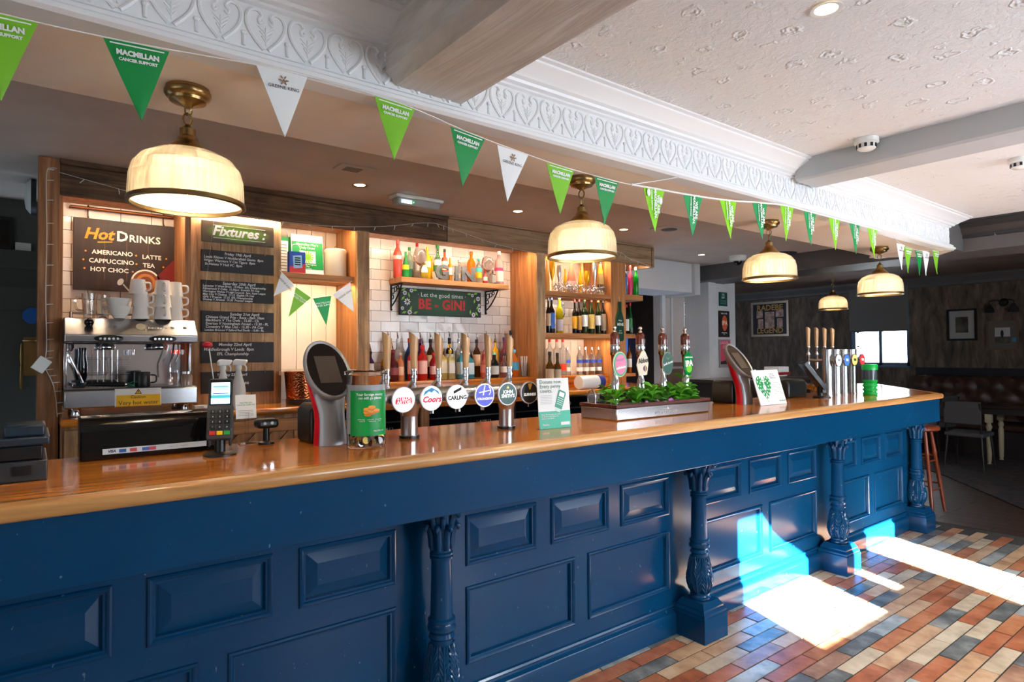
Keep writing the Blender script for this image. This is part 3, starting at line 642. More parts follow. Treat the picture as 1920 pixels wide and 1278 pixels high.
# ================================================================ BOTTLES
def glass(key, c, tr=.55, ro=.06):
    return mat('bottle_'+key, c, ro, trans=tr, ior=1.33)
def flat(key, c, ro=.5): return mat('print_'+key, c, ro)
PROF = {
 'spirit': [(.0, 0), (.92, 0), (1, .02), (1, .60), (.95, .66), (.62, .74), (.34, .80), (.32, .94), (.36, .95), (.36, .97)],
 'round': [(.0, 0), (.85, 0), (1, .04), (1, .46), (.92, .56), (.62, .66), (.36, .72), (.34, .94), (.40, .95), (.40, .97)],
 'wine': [(.0, 0), (.95, 0), (1, .02), (1, .56), (.93, .62), (.60, .69), (.40, .75), (.36, .96), (.40, .965), (.40, .98)],
 'champ': [(.0, 0), (.92, 0), (1, .03), (1, .38), (.86, .52), (.58, .68), (.38, .80), (.36, .95), (.42, .955), (.42, .975)],
 'tall': [(.0, 0), (.95, 0), (1, .015), (1, .68), (.9, .72), (.42, .76), (.38, .95), (.42, .96), (.42, .975)],
 'taper': [(.0, 0), (.80, 0), (.84, .02), (1, .55), (.95, .62), (.5, .72), (.34, .78), (.34, .96), (.38, .97)],
}
LABM = {}
def bottle(x, y, z, h, r, kind, gm, cap, lab_parts, desc, group, pour=False, square=False):
    o = thing('bottle', desc, 'bottle', (x, y, z), group=group)
    n = 4 if square else 16; prof = [(a*r*(1.25 if square and a > .5 else 1), b*h) for a, b in PROF[kind]]
    mb = MB().lathe(prof, n, a0=pi/4 if square else 0, a1=2*pi+(pi/4 if square else 0)); mb.build('glass_body', gm, o, smooth=50, bevel=.004 if square else 0)
    rn = r*.42
    if cap is not None: MB().lathe([(rn, h*.90), (rn, h*.985), (rn*.9, h)], 12).build('cap', cap, o)
    if pour:
        MB().tube([(0, 0, h*.97), (0, 0, h+.012), (-.004, -.004, h+.03), (-.012, -.012, h+.05)], [.008, .006, .0035, .0028], 6).build('pourer', M_CHROME, o)
    for z0, z1, m_ in lab_parts:
        if square:
            e = r*1.25*.7071+.0012; q = MB()
            q.box(-e*.86, -e-.001, z0*h, e*.86, -e, z1*h); q.box(-e-.001, -e*.86, z0*h, -e, e*.86, z1*h)
            q.build('label', m_, o, smooth=0)
        else:
            def rad(t):
                for (ra, za), (rb, zb) in zip(PROF[kind], PROF[kind][1:]):
                    if za <= t <= zb and zb > za: return (ra+(rb-ra)*(t-za)/(zb-za))*r
                return r
            MB().lathe([(rad(z0+(z1-z0)*k/4)+.0012, (z0+(z1-z0)*k/4)*h) for k in range(5)], 12, a0=R(232-75), a1=R(232+75)).build('label', m_, o)
    return o
W, K_ = flat('white', (232, 228, 220)), flat('black', (24, 22, 24))
G1 = 'spirits on the gin shelf'
ZS = 2.054
bottle(2.107, 2.30, ZS, .28, .031, 'spirit', glass('salmon', (214, 84, 70), .2), flat('salmon', (206, 96, 96)), [(.48, .58, flat('pale_pink', (236, 190, 180)))], 'salmon red bottle at the left end of the gin shelf', G1)
bottle(2.158, 2.27, ZS, .19, .024, 'champ', glass('green', (40, 150, 70), .35), flat('leaf', (40, 130, 60)), [(.32, .5, flat('yellow', (238, 190, 30)))], 'small green bottle with a yellow label on the gin shelf', G1)
bottle(2.209, 2.31, ZS, .235, .027, 'spirit', glass('palegreen', (190, 214, 190), .8), flat('leaf', (40, 130, 60)), [(.05, .3, flat('deep_green', (16, 84, 50)))], 'pale bottle with a green cap and dark green foot on the gin shelf', G1)
bottle(2.290, 2.34, ZS, .28, .026, 'tall', glass('clear', (240, 242, 240), .95), flat('scarlet', (208, 36, 24)), [(.25, .5, W)], 'clear bottle with a scarlet neck behind the balloon glass', G1)
bottle(2.300, 2.25, ZS, .135, .026, 'round', glass('honey', (246, 206, 60), .6), W, [(.35, .75, W)], 'small honey coloured bottle with a white label in front of the balloon glass', G1)
bottle(2.361, 2.31, ZS, .253, .028, 'spirit', glass('lemon', (250, 206, 40), .4), flat('yellow', (238, 190, 30)), [(.38, .56, flat('cream', (236, 224, 190)))], 'lemon yellow bottle with a cream label on the gin shelf', G1)
bottle(2.407, 2.33, ZS, .19, .016, 'tall', glass('amberyellow', (250, 180, 20), .3), flat('yellow', (238, 190, 30)), [], 'slim amber yellow bottle behind the potted grass', G1)
bottle(2.451, 2.31, ZS, .278, .031, 'round', glass('bottlegreen', (120, 170, 120), .6), flat('leaf', (40, 130, 60)), [(.42, .58, W), (.1, .40, flat('deep_green', (16, 84, 50)))], 'tall green glass bottle with a white band on the gin shelf', G1)
bottle(2.513, 2.31, ZS, .252, .024, 'tall', glass('coral', (232, 96, 60), .35), K_, [(.35, .62, flat('cream', (236, 224, 190)))], 'coral bottle with a black neck behind the letter G', G1)
bottle(2.568, 2.32, ZS, .189, .018, 'tall', glass('gold', (236, 170, 40), .35), flat('gold', (206, 150, 50)), [(.3, .6, W)], 'slim gold bottle behind the metal letters', G1)
bottle(2.585, 2.27, ZS, .111, .0105, 'spirit', glass('darkamber', (90, 50, 20), .4), K_, [(.2, .5, W)], 'miniature dark bottle between the G and the I', G1)
bottle(2.660, 2.33, ZS, .183, .029, 'round', glass('clear', (240, 242, 240), .95), W, [(.2, .4, W)], 'clear round bottle behind the second potted grass', G1)
bottle(2.759, 2.31, ZS, .255, .034, 'spirit', glass('orange', (240, 120, 20), .35), flat('orange', (226, 100, 30)), [], 'bright orange bottle on the gin shelf', G1)
bottle(2.790, 2.25, ZS, .194, .024, 'spirit', glass('clear', (240, 242, 240), .95), flat('teal', (60, 170, 170)), [(.45, .62, flat('teal', (60, 170, 170))), (.2, .42, flat('yellow', (238, 190, 30)))], 'bottle with teal and yellow labels before the orange one', G1)
bottle(2.925, 2.34, ZS, .233, .028, 'spirit', glass('clear', (240, 242, 240), .95), M_STEEL, [], 'unlabelled clear bottle behind the second balloon glass', G1)
bottle(2.850, 2.25, ZS, .106, .02, 'round', glass('redpink', (222, 70, 70), .3), flat('scarlet', (208, 36, 24)), [(.2, .5, flat('pale_pink', (236, 190, 180)))], 'miniature red bottle beside the letter N', G1)
bottle(2.925, 2.25, ZS, .121, .022, 'spirit', glass('greyclear', (190, 186, 180), .8), M_STEEL, [(.1, .6, flat('grey', (160, 150, 142)))], 'small grey square bottle on the gin shelf', G1, square=True)
bottle(3.010, 2.28, ZS, .277, .037, 'spirit', glass('pinkclear', (240, 186, 180), .6), W, [(.42, .5, flat('magenta', (190, 40, 100))), (.1, .4, flat('pale_pink', (236, 190, 180)))], 'pale pink bottle with a white cap at the right end of the gin shelf', G1)
G2 = 'spirits on the back row of the step'; ZT = 1.3095
PUR = flat('purple', (76, 44, 96))
bk = [(1.893, .27, .023, 'spirit', ('plum', (70, 36, 60)), K_, [(.3, .6, W)], 'dark plum bottle with a pale label at the left end of the step'),
 (2.048, .328, .037, 'round', ('purple', (92, 66, 130)), PUR, [], 'large purple bottle on the back row of the step'),
 (2.124, .325, .028, 'tall', ('clear', (240, 242, 240)), W, [(.2, .5, flat('peach', (236, 190, 150)))], 'clear bottle with a peach label on the back row of the step'),
 (2.220, .33, .032, 'spirit', ('blue', (40, 80, 140)), flat('scarlet', (208, 36, 24)), [(.3, .6, flat('navy', (30, 40, 90)))], 'blue bottle with a red neck on the back row of the step'),
 (2.312, .324, .041, 'round', ('violet', (70, 24, 80)), PUR, [], 'dark violet round bottle on the back row of the step'),
 (2.399, .325, .032, 'spirit', ('brown', (84, 50, 26)), K_, [(.3, .6, flat('cream', (236, 224, 190)))], 'brown bottle behind the third tap handle'),
 (2.480, .328, .042, 'round', ('cherry', (130, 16, 30)), flat('maroon', (110, 20, 34)), [], 'cherry red round bottle on the back row of the step'),
 (2.568, .337, .03, 'tall', ('blackglass', (26, 24, 22)), K_, [(.75, .85, flat('yellow', (238, 190, 30))), (.3, .6, W)], 'black bottle with a yellow neck band on the back row'),
 (2.654, .328, .03, 'spirit', ('clear', (240, 242, 240)), M_STEEL, [(.3, .6, flat('grey', (160, 150, 142)))], 'clear bottle with a grey label behind the fourth tap handle'),
 (2.742, .324, .039, 'round', ('blackglass', (26, 24, 22)), flat('scarlet', (208, 36, 24)), [], 'black round bottle with a red cap on the back row'),
 (2.824, .326, .031, 'spirit', ('brown', (84, 50, 26)), K_, [(.3, .6, flat('peach', (236, 190, 150)))], 'brown bottle with a peach label behind the fifth tap handle'),
 (2.919, .346, .04, 'round', ('rose', (226, 70, 70)), flat('scarlet', (208, 36, 24)), [(.2, .36, W)], 'rose red round bottle with a white label on the back row'),
 (3.008, .332, .026, 'tall', ('amberyellow', (250, 180, 20)), K_, [], 'amber yellow bottle behind the last tap handle'),
 (3.105, .348, .041, 'round', ('mauve', (150, 60, 80)), PUR, [], 'mauve round bottle on the back row near the side board')]
for x, h, r, kd, (gk, gc), cp, lb, ds in bk: bottle(x, 2.335, ZT, h*.93, r, kd, glass(gk, gc, .4 if gk != 'clear' else .95), cp, lb, ds, G2, True)
o = bottle(3.165, 2.33, ZT, .38, .03, 'tall', glass('clear', (240, 242, 240), .95), K_, [(.4, .6, W)], 'tall clear bottle with a black cap against the side board', G2)
G3 = 'spirits on the front row of the step'
fr_ = [(1.847, .21, .022, 'spirit', ('indigo', (80, 40, 100)), K_, [(.3, .6, W)], 'small indigo bottle beside the timber post', 0),
 (1.950, .20, .022, 'spirit', ('leopard', (220, 160, 30)), flat('gold', (206, 150, 50)), [(.1, .55, flat('brown_spot', (110, 66, 20)))], 'yellow and brown bottle behind the collecting tub', 0),
 (2.014, .22, .039, 'round', ('maroon', (112, 28, 34)), flat('maroon', (110, 20, 34)), [(.2, .42, flat('dark_maroon', (140, 60, 60)))], 'squat maroon bottle on the front row of the step', 0),
 (2.075, .20, .024, 'spirit', ('peach', (240, 150, 90)), W, [(.2, .5, flat('peach', (236, 190, 150)))], 'small peach bottle on the front row of the step', 0),
 (2.174, .255, .034, 'spirit', ('redgin', (236, 50, 40)), flat('scarlet', (208, 36, 24)), [(.18, .56, flat('pale_pink', (236, 190, 180)))], 'red bottle with a pink label, first of the red pair', 0),
 (2.253, .252, .034, 'spirit', ('redgin', (236, 50, 40)), flat('scarlet', (208, 36, 24)), [(.18, .56, flat('pale_pink', (236, 190, 180)))], 'red bottle with a pink label, second of the red pair', 0),
 (2.345, .20, .026, 'spirit', ('crimson', (190, 30, 40)), flat('scarlet', (208, 36, 24)), [(.2, .5, flat('pale_pink', (236, 190, 180)))], 'small crimson bottle behind the third tap handle', 0),
 (2.414, .232, .033, 'spirit', ('straw', (240, 212, 110)), flat('yellow', (238, 190, 30)), [(.2, .55, flat('cream', (236, 224, 190)))], 'square straw yellow bottle on the front row of the step', 1),
 (2.490, .218, .028, 'spirit', ('paleyellow', (236, 220, 150)), flat('yellow', (238, 190, 30)), [(.2, .55, W)], 'square pale yellow bottle beside the fourth tap handle', 1),
 (2.588, .218, .027, 'spirit', ('teal', (70, 170, 190)), M_STEEL, [(.15, .58, flat('pale_blue', (196, 214, 220)))], 'square teal bottle, first of the teal pair', 1),
 (2.660, .206, .031, 'spirit', ('teal', (70, 170, 190)), M_STEEL, [(.15, .58, flat('pale_blue', (196, 214, 220)))], 'square teal bottle, second of the teal pair', 1),
 (2.812, .205, .035, 'round', ('blush', (240, 130, 110)), flat('rose', (214, 120, 110)), [(.2, .5, flat('rose', (214, 120, 110)))], 'round blush pink bottle on the front row of the step', 0),
 (2.898, .20, .036, 'round', ('blackglass', (26, 24, 22)), flat('mint', (150, 210, 190)), [(.12, .46, flat('silver', (190, 196, 190)))], 'black round bottle with a silver label on the front row', 0),
 (3.000, .19, .03, 'round', ('clear', (240, 242, 240)), K_, [(.2, .45, W)], 'clear round bottle with a black cap on the front row', 0),
 (3.095, .218, .037, 'spirit', ('orangegin', (244, 130, 40)), flat('skyblue', (120, 190, 214)), [(.25, .55, flat('skyblue2', (70, 150, 180)))], 'orange bottle with a blue label near the side board', 0)]
for x, h, r, kd, (gk, gc), cp, lb, ds, sq in fr_: bottle(x, 2.20, ZT, h, r*1.1, kd, glass(gk, gc, .5 if gk != 'clear' else .95), cp, lb, ds, G3, h > .2, bool(sq))
# straws in a tumbler beside the orange bottle
o = thing('straw_cup', 'tumbler of white paper straws at the end of the step', 'cup', (3.168, 2.16, ZT))
MB().lathe([(.001, 0), (.028, 0), (.034, .11), (.032, .11), (.026, .004), (.001, .004)], 16, caps=False).build('tumbler', M_GLASS, o)
for k in range(9):
    a = k*2*pi/9; s_ = MB().tube([(.014*cos(a), .014*sin(a), .006), (.026*cos(a), .026*sin(a), .165)], .0035, 6).build('straw', M_PAPER, o)
G4 = 'wine bottles on the middle shelf'
ZW = 1.6655
RDC = flat('foil_red', (120, 20, 30)); GRN = ('winegreen', (36, 52, 20))
wn_ = [(3.40, .30, .021, ('darkwine', (30, 18, 16)), K_, [(.2, .55, flat('buff', (190, 168, 140)))], 'dark wine bottle with a buff label against the left post'),
 (3.436, .312, .027, ('darkwine', (30, 18, 16)), flat('navy', (30, 40, 90)), [(.12, .55, flat('royal_blue', (40, 100, 180)))], 'wine bottle with a royal blue label'),
 (3.524, .325, .031, ('whitewine', (176, 160, 20)), flat('pale_blue', (196, 214, 220)), [(.06, .36, flat('lilac_grey', (190, 176, 178)))], 'white wine bottle with a pale blue foil neck'),
 (3.700, .30, .022, ('darkwine', (30, 18, 16)), RDC, [(.14, .5, flat('mustard', (206, 150, 30)))], 'slim red wine bottle with a mustard label'),
 (3.752, .31, .022, ('darkwine', (30, 18, 16)), RDC, [(.1, .5, flat('ochre', (180, 130, 50)))], 'dark red wine bottle with an ochre label'),
 (3.816, .318, .030, GRN, flat('foil_olive', (60, 66, 30)), [(.2, .52, W)], 'green wine bottle with a white crest label'),
 (3.898, .318, .030, GRN, RDC, [(.14, .54, flat('straw_label', (216, 180, 90)))], 'green wine bottle with a straw coloured label'),
 (3.985, .318, .027, GRN, flat('foil_orange', (206, 90, 40)), [(.24, .52, W)], 'green wine bottle with an orange foil neck'),
 (4.046, .313, .026, ('darkwine', (30, 18, 16)), K_, [(.10, .58, flat('sepia', (170, 140, 110)))], 'dark wine bottle with a sepia label against the right board')]
for x, h, r, (gk, gc), cp, lb, ds in wn_: bottle(x, 2.12, ZW, h*.985, r, 'wine', glass(gk, gc, .35), cp, lb, ds, G4)
def flute(x, y, z, h, r, mt, desc, group, kind='flute'):
    o = thing('stemmed_glass', desc, 'glass', (x, y, z), group=group)
    p = [(.001, .003), (.9*r, 0), (.9*r, .003), (.004, .008), (.0035, h*.33), (.4*r, h*.42), (r*.9, h*.62), (r, h*.8), (r*.86, h)] if kind == 'flute' else [(.001, .003), (.95*r, 0), (.95*r, .004), (.005, .01), (.004, h*.44), (.35*r, h*.48), (r*.92, h*.62), (r, h*.74), (r*.72, h)]
    MB().lathe(p, 18, caps=False).build('goblet', mt, o); return o
MG, MS = mat('metallic_gold_glitter', (214, 160, 30), .3, .8), mat('metallic_silver', (200, 200, 204), .25, .9)
flute(3.622, 2.20, ZW, .27, .03, M_GLASS, 'clear stemmed wine glass between the wine bottles', None, 'wine')
G5 = 'sparkling wine and party glasses on the top shelf'; ZE = 2.0135
bottle(3.405, 2.14, ZE, .29, .022, 'champ', glass('paleamber', (220, 170, 90), .5), flat('gold', (206, 150, 50)), [], 'pale amber bottle at the left end of the top shelf', G5)
flute(3.437, 2.11, ZE, .255, .025, MG, 'gold champagne flute at the left of the top shelf', G5)
flute(3.514, 2.11, ZE, .222, .02, MS, 'silver champagne flute beside the small gold bottle', G5)
bottle(3.592, 2.12, ZE, .20, .017, 'champ', glass('goldfoil', (236, 176, 20), .1, .25), MG, [], 'small gold bottle, first of the pair on the top shelf', G5)
bottle(3.673, 2.13, ZE, .29, .037, 'champ', glass('rosewine', (226, 140, 110), .3), flat('gold', (206, 150, 50)), [(.1, .35, flat('pale_pink', (236, 190, 180)))], 'rose sparkling wine bottle on the top shelf', G5)
bottle(3.768, 2.12, ZE, .205, .019, 'champ', glass('goldfoil', (236, 176, 20), .1, .25), MG, [], 'small gold bottle, second of the pair on the top shelf', G5)
flute(3.843, 2.11, ZE, .2, .027, MG, 'short gold flute between bottles on the top shelf', G5)
bottle(3.868, 2.20, ZE, .31, .03, 'champ', glass('paleamber', (220, 170, 90), .5), flat('gold', (206, 150, 50)), [], 'pale amber bottle behind the short gold flute', G5)
flute(3.935, 2.11, ZE, .30, .023, MS, 'tall silver flute beside the champagne bottle', G5)
bottle(4.028, 2.13, ZE, .312, .035, 'champ', glass('champagne', (226, 190, 120), .3), K_, [(.62, .80, flat('yellow', (238, 190, 30))), (.1, .3, flat('brown', (120, 80, 60)))], 'champagne bottle with a yellow neck at the right of the top shelf', G5)
# tinsel along that shelf
def tinsel(name, x0, x1, desc):
    mb = MB(); rnd = random.Random(3)
    for i in range(int((x1-x0)*1400)):
        p = Vector((rnd.uniform(x0, x1), 2.078+rnd.uniform(-.004, .014), 2.05+rnd.uniform(-.03, .03)))
        q = p+Vector((rnd.gauss(0, .02), rnd.gauss(0, .010), rnd.gauss(0, .02))); d = Vector((rnd.gauss(0, 1), rnd.gauss(0, 1), rnd.gauss(0, 1))).normalized()*.0018
        mb.add([p-d, p+d, q+d, q-d], [(0, 1, 2, 3)])
    o = mb.build(name, mat('silver_tinsel', (225, 222, 218), .2, .9), smooth=0); o['kind'] = 'stuff'; return tag(o, desc, 'tinsel')
tinsel('tinsel', 3.42, 3.72, 'silver tinsel heaped under the gold flute on the top shelf'); tinsel('tinsel', 3.74, 4.03, 'silver tinsel heaped before the champagne bottle on the top shelf')
G6 = 'vodka bottles in the lower niche'
for i, (x, h) in enumerate(((3.45, .315), (3.525, .315), (3.607, .315), (3.678, .315))):
    bottle(x, 2.25, ZT, h, .03, 'tall', glass('clear', (240, 242, 240), .95), flat('vodka_red', (214, 50, 20)), [(.12, .30, flat('vodka_red', (214, 50, 20)))], ['clear vodka bottle with red cap, nearest the left post', 'clear vodka bottle with red cap, second from the left post', 'clear vodka bottle with red cap, third from the left post', 'clear vodka bottle with red cap, beside the blue lettered bottles'][i], G6)
for i, x in enumerate((3.74, 3.80, 3.875, 3.955, 4.038)):
    bottle(x, 2.17 if i else 2.26, ZT, .24, .027, 'spirit', glass('clear', (240, 242, 240), .95), M_STEEL, [(.42, .54, flat('vodka_blue', (50, 70, 170))), (.12, .26, W)], ['clear bottle with blue lettering set back behind its row', 'clear bottle with blue lettering, first of the front four', 'clear bottle with blue lettering, second of the front four', 'clear bottle with blue lettering, third of the front four', 'clear bottle with blue lettering against the right board'][i], G6)
G7 = 'bottles standing on the back counter'
bottle(3.264, 1.95, 1.2055, .305, .034, 'wine', glass('olivebrown', (92, 70, 16), .4), K_, [(.28, .55, flat('buff', (190, 168, 140)))], 'olive brown bottle on the back counter, nearer the post', G7)
bottle(3.345, 1.95, 1.2055, .295, .030, 'wine', glass('olivebrown', (92, 70, 16), .4), K_, [(.28, .55, flat('buff', (190, 168, 140)))], 'olive brown bottle on the back counter, nearer the vodka', G7)
G8 = 'bottles on the open end shelves'
for x, z, h, r, kd, (gk, gc), cp, lb, ds in (
 (4.33, 2.0315, .27, .02, 'spirit', ('bluelab', (60, 90, 150)), K_, [(.2, .6, flat('royal_blue', (40, 100, 180)))], 'blue labelled bottle on the upper end shelf'),
 (4.40, 2.0315, .275, .024, 'spirit', ('pinkend', (230, 90, 120)), flat('scarlet', (208, 36, 24)), [(.2, .55, flat('magenta', (190, 40, 100)))], 'pink bottle with a red cap on the upper end shelf'),
 (4.475, 2.0315, .265, .027, 'spirit', ('vividgreen', (20, 160, 30)), W, [], 'vivid green bottle on the upper end shelf'),
 (4.30, 1.6715, .28, .018, 'wine', ('darkwine', (30, 18, 16)), flat('scarlet', (208, 36, 24)), [], 'dark bottle with a red neck on the lower end shelf'),
 (4.345, 1.6715, .27, .021, 'spirit', ('blackglass', (26, 24, 22)), flat('scarlet', (208, 36, 24)), [(.1, .5, W)], 'black bottle with a white label on the lower end shelf'),
 (4.395, 1.6715, .29, .02, 'wine', ('deepgreen', (10, 90, 40)), flat('scarlet', (208, 36, 24)), [(.2, .5, flat('leaf', (40, 130, 60)))], 'green bottle with a red neck on the lower end shelf'),
 (4.31, 1.3115, .22, .024, 'spirit', ('clear', (240, 242, 240)), K_, [(.2, .5, flat('gold', (206, 150, 50)))], 'clear bottle with a gold label low on the end shelves'),
 (4.375, 1.3115, .26, .024, 'spirit', ('amber', (170, 90, 20)), K_, [(.2, .5, W)], 'amber bottle low on the end shelves')):
    bottle(x, 2.11, z, h, r, kd, glass(gk, gc, .4 if gk != 'clear' else .9), cp, lb, ds, G8)
for x, d_, g in ((2.265, 'balloon gin glass near the salmon bottle', .218), (2.875, 'balloon gin glass beside the pale pink bottle', .209)):
    flute(x, 2.25, ZS, g, .052, mat('copa_glass', (250, 236, 230), .03, trans=.95), d_, 'balloon glasses on the gin shelf', 'wine')
for x, d_ in ((2.393, 'white pot of green grass left of the letter G'), (2.645, 'white pot of green grass behind the letter I')):
    o = thing('potted_grass', d_, 'potted plant', (x, 2.245, ZS), group='potted grasses on the gin shelf')
    MB().lathe([(.001, 0), (.021, 0), (.027, .062), (.024, .062), (.02, .05), (.001, .05)], 4, a0=pi/4, a1=2*pi+pi/4).build('pot', M_CERAM, o, smooth=0)
    g = MB(); rn = random.Random(5)
    for k in range(40):
        a = rn.uniform(0, 2*pi); p = Vector((rn.uniform(-.012, .012), rn.uniform(-.012, .012), .05)); q = p+Vector((cos(a)*.016, sin(a)*.016, rn.uniform(.05, .085))); d2 = Vector((-sin(a), cos(a), 0))*.0018
        g.add([p-d2, p+d2, q], [(0, 1, 2)])
    g = g.build('grass_blades', mat('grass_blade', (70, 140, 40), .6), o, smooth=0); g['kind'] = 'stuff'
# gin shelf, brackets, letters, sign
sh = thing('gin_shelf', 'thick oak wall shelf carrying gin bottles on the tiled wall', 'shelf', (2.57, 2.3, 2.012))
wp(MB().box(2.085, 2.20, 2.014, 3.05, 2.394, 2.053), 'shelf_board', wood('pale_oak_shelf', (150, 98, 52), (190, 136, 84), (212, 162, 108), 'x', .5, 0, .7, 3), sh, bevel=.003)
M_IRON = mat('black_cast_iron', (22, 20, 20), .5, .4)
for x in (2.10, 2.955):
    b_ = MB(); b_.tube([(x, 2.39, 2.012), (x, 2.39, 1.83)], .006, 8); b_.tube([(x, 2.39, 2.006), (x, 2.215, 2.006)], .006, 8)
    b_.tube(curve([(x, 2.39, 1.85), (x, 2.33, 1.885), (x, 2.27, 1.94), (x, 2.22, 2.003)], 6), .0055, 8)
    for (yy, zz, rr) in ((2.36, 1.965, .022), (2.32, 1.975, .018), (2.285, 1.985, .014), (2.368, 1.92, .016)):
        b_.tube([(x, yy+rr*cos(a), zz+rr*sin(a)) for a in [2*pi*k/12 for k in range(12)]], .004, 6, closed=True)
    b_.sphere((x, 2.388, 1.828), .009, 8, 6); wp(b_, 'bracket', M_IRON, sh, smooth=60)
M_ZINC = mottled('galvanised_zinc', (120, 122, 124), (96, 98, 100), 30, .5, metal=.15)
for ch_, x in (('G', 2.425), ('I', 2.555), ('N', 2.660)):
    o = thing('metal_letter', 'grey zinc letter %s standing on the gin shelf edge' % ch_, 'letter', (x, 2.206, 2.0545), group='metal letters on the gin shelf')
    t_ = text(ch_, .145, M_ZINC, o, (0, 0, 0), name='letter_face', bold=.006, ext=.008, width=1.15)
    t_.location = (0, 0, -min((t_.rotation_euler.to_matrix() @ Vector(v_.co)).z for v_ in t_.data.vertices))
sg = thing('gin_sign', 'dark green wooden sign with daisies hung below the gin shelf', 'sign', (2.52, 2.37, 1.79))
m = mat('green_sign_paint', (26, 56, 30), .5); v = coords(m, (1.2, 1, 2)); gr = nd(m, 'ShaderNodeTexGradient', gradient_type='SPHERICAL'); mp = nd(m, 'ShaderNodeMapping'); mp.inputs['Scale'].default_value = (2.6, 1, 7); mp.inputs['Location'].default_value = (0, 0, -.7)
tc = nd(m, 'ShaderNodeTexCoord'); lk(m, tc.outputs['Object'], mp.inputs[0]); lk(m, mp.outputs[0], gr.inputs[0]); basecol(m, ramp(m, gr.outputs['Fac'], [(0, (16, 22, 16)), (.7, (26, 84, 38))]))
MB().box(-.364, -.012, 0, .364, .012, .203).build('board', m, sg, smooth=0, bevel=.002)
text('· Let the good times ·', .047, M_INKW, sg, (0, -.0135, .158), space=1.05); text('BE - GIN!', .105, mat('red_ink', (206, 52, 50), .6), sg, (0, -.0135, .085), bold=.004, space=1.02)
fl_ = MB(); lv = MB()
for (fx, fz, fr2) in ((-.325, .165, .020), (-.27, .185, .018), (-.305, .1, .030), (-.345, .05, .016), (-.285, .022, .022), (.28, .175, .016), (.335, .15, .022), (.35, .06, .022), (.29, .02, .022), (.345, .10, .014)):
    for k in range(8):
        a = 2*pi*k/8; d = Vector((cos(a), 0, sin(a))); t2 = Vector((-sin(a), 0, cos(a)))*fr2*.2; c0 = Vector((fx, -.0135, fz))
        fl_.add([c0+d*fr2*.2, c0+d*fr2*.6+t2, c0+d*fr2, c0+d*fr2*.6-t2], [(0, 1, 2, 3)])
for (fx, fz, a) in ((-.335, .19, .5), (-.24, .19, 0), (-.29, .15, 1.9), (-.34, .125, .8), (-.275, .05, 1.2), (-.33, .02, .3), (-.235, .02, .4), (.31, .19, .2), (.3, .13, 1.4), (.33, .08, .9), (.32, .03, 2.2), (.26, .04, 1.5), (.25, .185, .1)):
    d = Vector((cos(a), 0, sin(a)))*.022; t2 = Vector((-sin(a), 0, cos(a)))*.009; c0 = Vector((fx, -.0132, fz)); lv.add([c0-d, c0+t2, c0+d, c0-t2], [(0, 1, 2, 3)])
fl_.build('daisy_print', M_INKW, sg, smooth=0); lv.build('leaf_print', M_LIME, sg, smooth=0)

# ================================================================ COFFEE CORNER AND BACK WALL SIGNS
MX = M_CHROME
cm = thing('coffee_machine', 'chrome two group espresso machine on the back counter', 'coffee machine', (.41, 2.05, 1.2055))
for x in (-.24, .24):
    for y in (-.14, .14): MB().lathe([(.020, 0), (.024, .004), (.018, .03), (.022, .04)], 14, x, y).build('foot', MX, cm)
MB().box(-.29, -.19, .041, .29, .22, .128).build('drip_tray', M_STEEL, cm, bevel=.006)
MB().box(-.285, -.185, .1285, .285, .05, .134).build('tray_grate', mat('dark_steel', (90, 88, 86), .3, 1), cm, bevel=.002)
MB().box(-.275, .055, .129, .275, .21, .36).build('back_panel', MX, cm, bevel=.004)
for s in (-1, 1): MB().box(s*.275, -.03, .129, s*.288, .2, .36).build('side_panel', MX, cm, bevel=.003)
MB().prism([(-.19, .362), (-.195, .398), (-.10, .485), (.21, .485), (.21, .362)], -.29, .29, 'yz').build('upper_body', M_STEEL, cm, smooth=0, bevel=.005)
for x in (-.11, .125):
    ov = MB().lathe([(.001, 0), (.062, 0), (.062, .004), (.056, .006), (.001, .006)], 24, sy=.30).xf(Matrix.Translation((x, -.194, .380)) @ Matrix.Rotation(pi/2-.12, 4, 'X')).build('button_panel', M_BLACK, cm)
    for k in range(5): MB().cyl(0, 0, 0, .002, .006, n=10).xf(Matrix.Translation((x-.036+.018*k, -.2015, .380)) @ Matrix.Rotation(pi/2, 4, 'X')).build('button', M_STEEL, cm)
    MB().lathe([(.034, .325), (.038, .33), (.038, .345), (.028, .362)], 20, x, -.07).build('group_head', MX, cm)
    MB().lathe([(.010, .30), (.012, .326)], 10, x+.11, -.07).build('nozzle', MX, cm)
nx_, nz_ = -.68, .73
def on_slope(t, x, d=0): return (x, -.195+.095*t-.675*d, .398+.087*t+.737*d)
rot_s = Matrix.Rotation(-R(42.5)+pi/2, 4, 'X')
for x, r_, nm, mt in ((.03, .022, 'gauge', mat('gauge_face', (214, 196, 160), .3)), (.175, .010, 'dial', M_STEEL), (.235, .010, 'dial', M_STEEL), (-.08, .007, 'dial', M_STEEL)):
    MB().lathe([(.001, 0), (r_, 0), (r_, .004), (r_*.8, .005), (.001, .005)], 18).xf(Matrix.Translation(on_slope(.5, x)) @ rot_s).build(nm, mt, cm)
MB().sphere(on_slope(.55, -.19, .02), .021, 12, 8).build('steam_knob', M_BLACKG, cm)
text('bezzera', .028, mat('pale_lettering', (240, 232, 216), .5), cm, on_slope(.45, .105, .001), rot=(R(42.5), 0, 0), shear=.2)
MB().tube(curve([(-.255, -.10, .36), (-.255, -.13, .33), (-.265, -.15, .30), (-.235, -.16, .22), (-.215, -.16, .165)], 5), .006, 8).build('steam_wand', MX, cm)
MB().tube(curve([(.19, -.10, .36), (.18, -.13, .30), (.165, -.15, .24), (.168, -.15, .17)], 5), .005, 8).build('steam_wand', MX, cm)
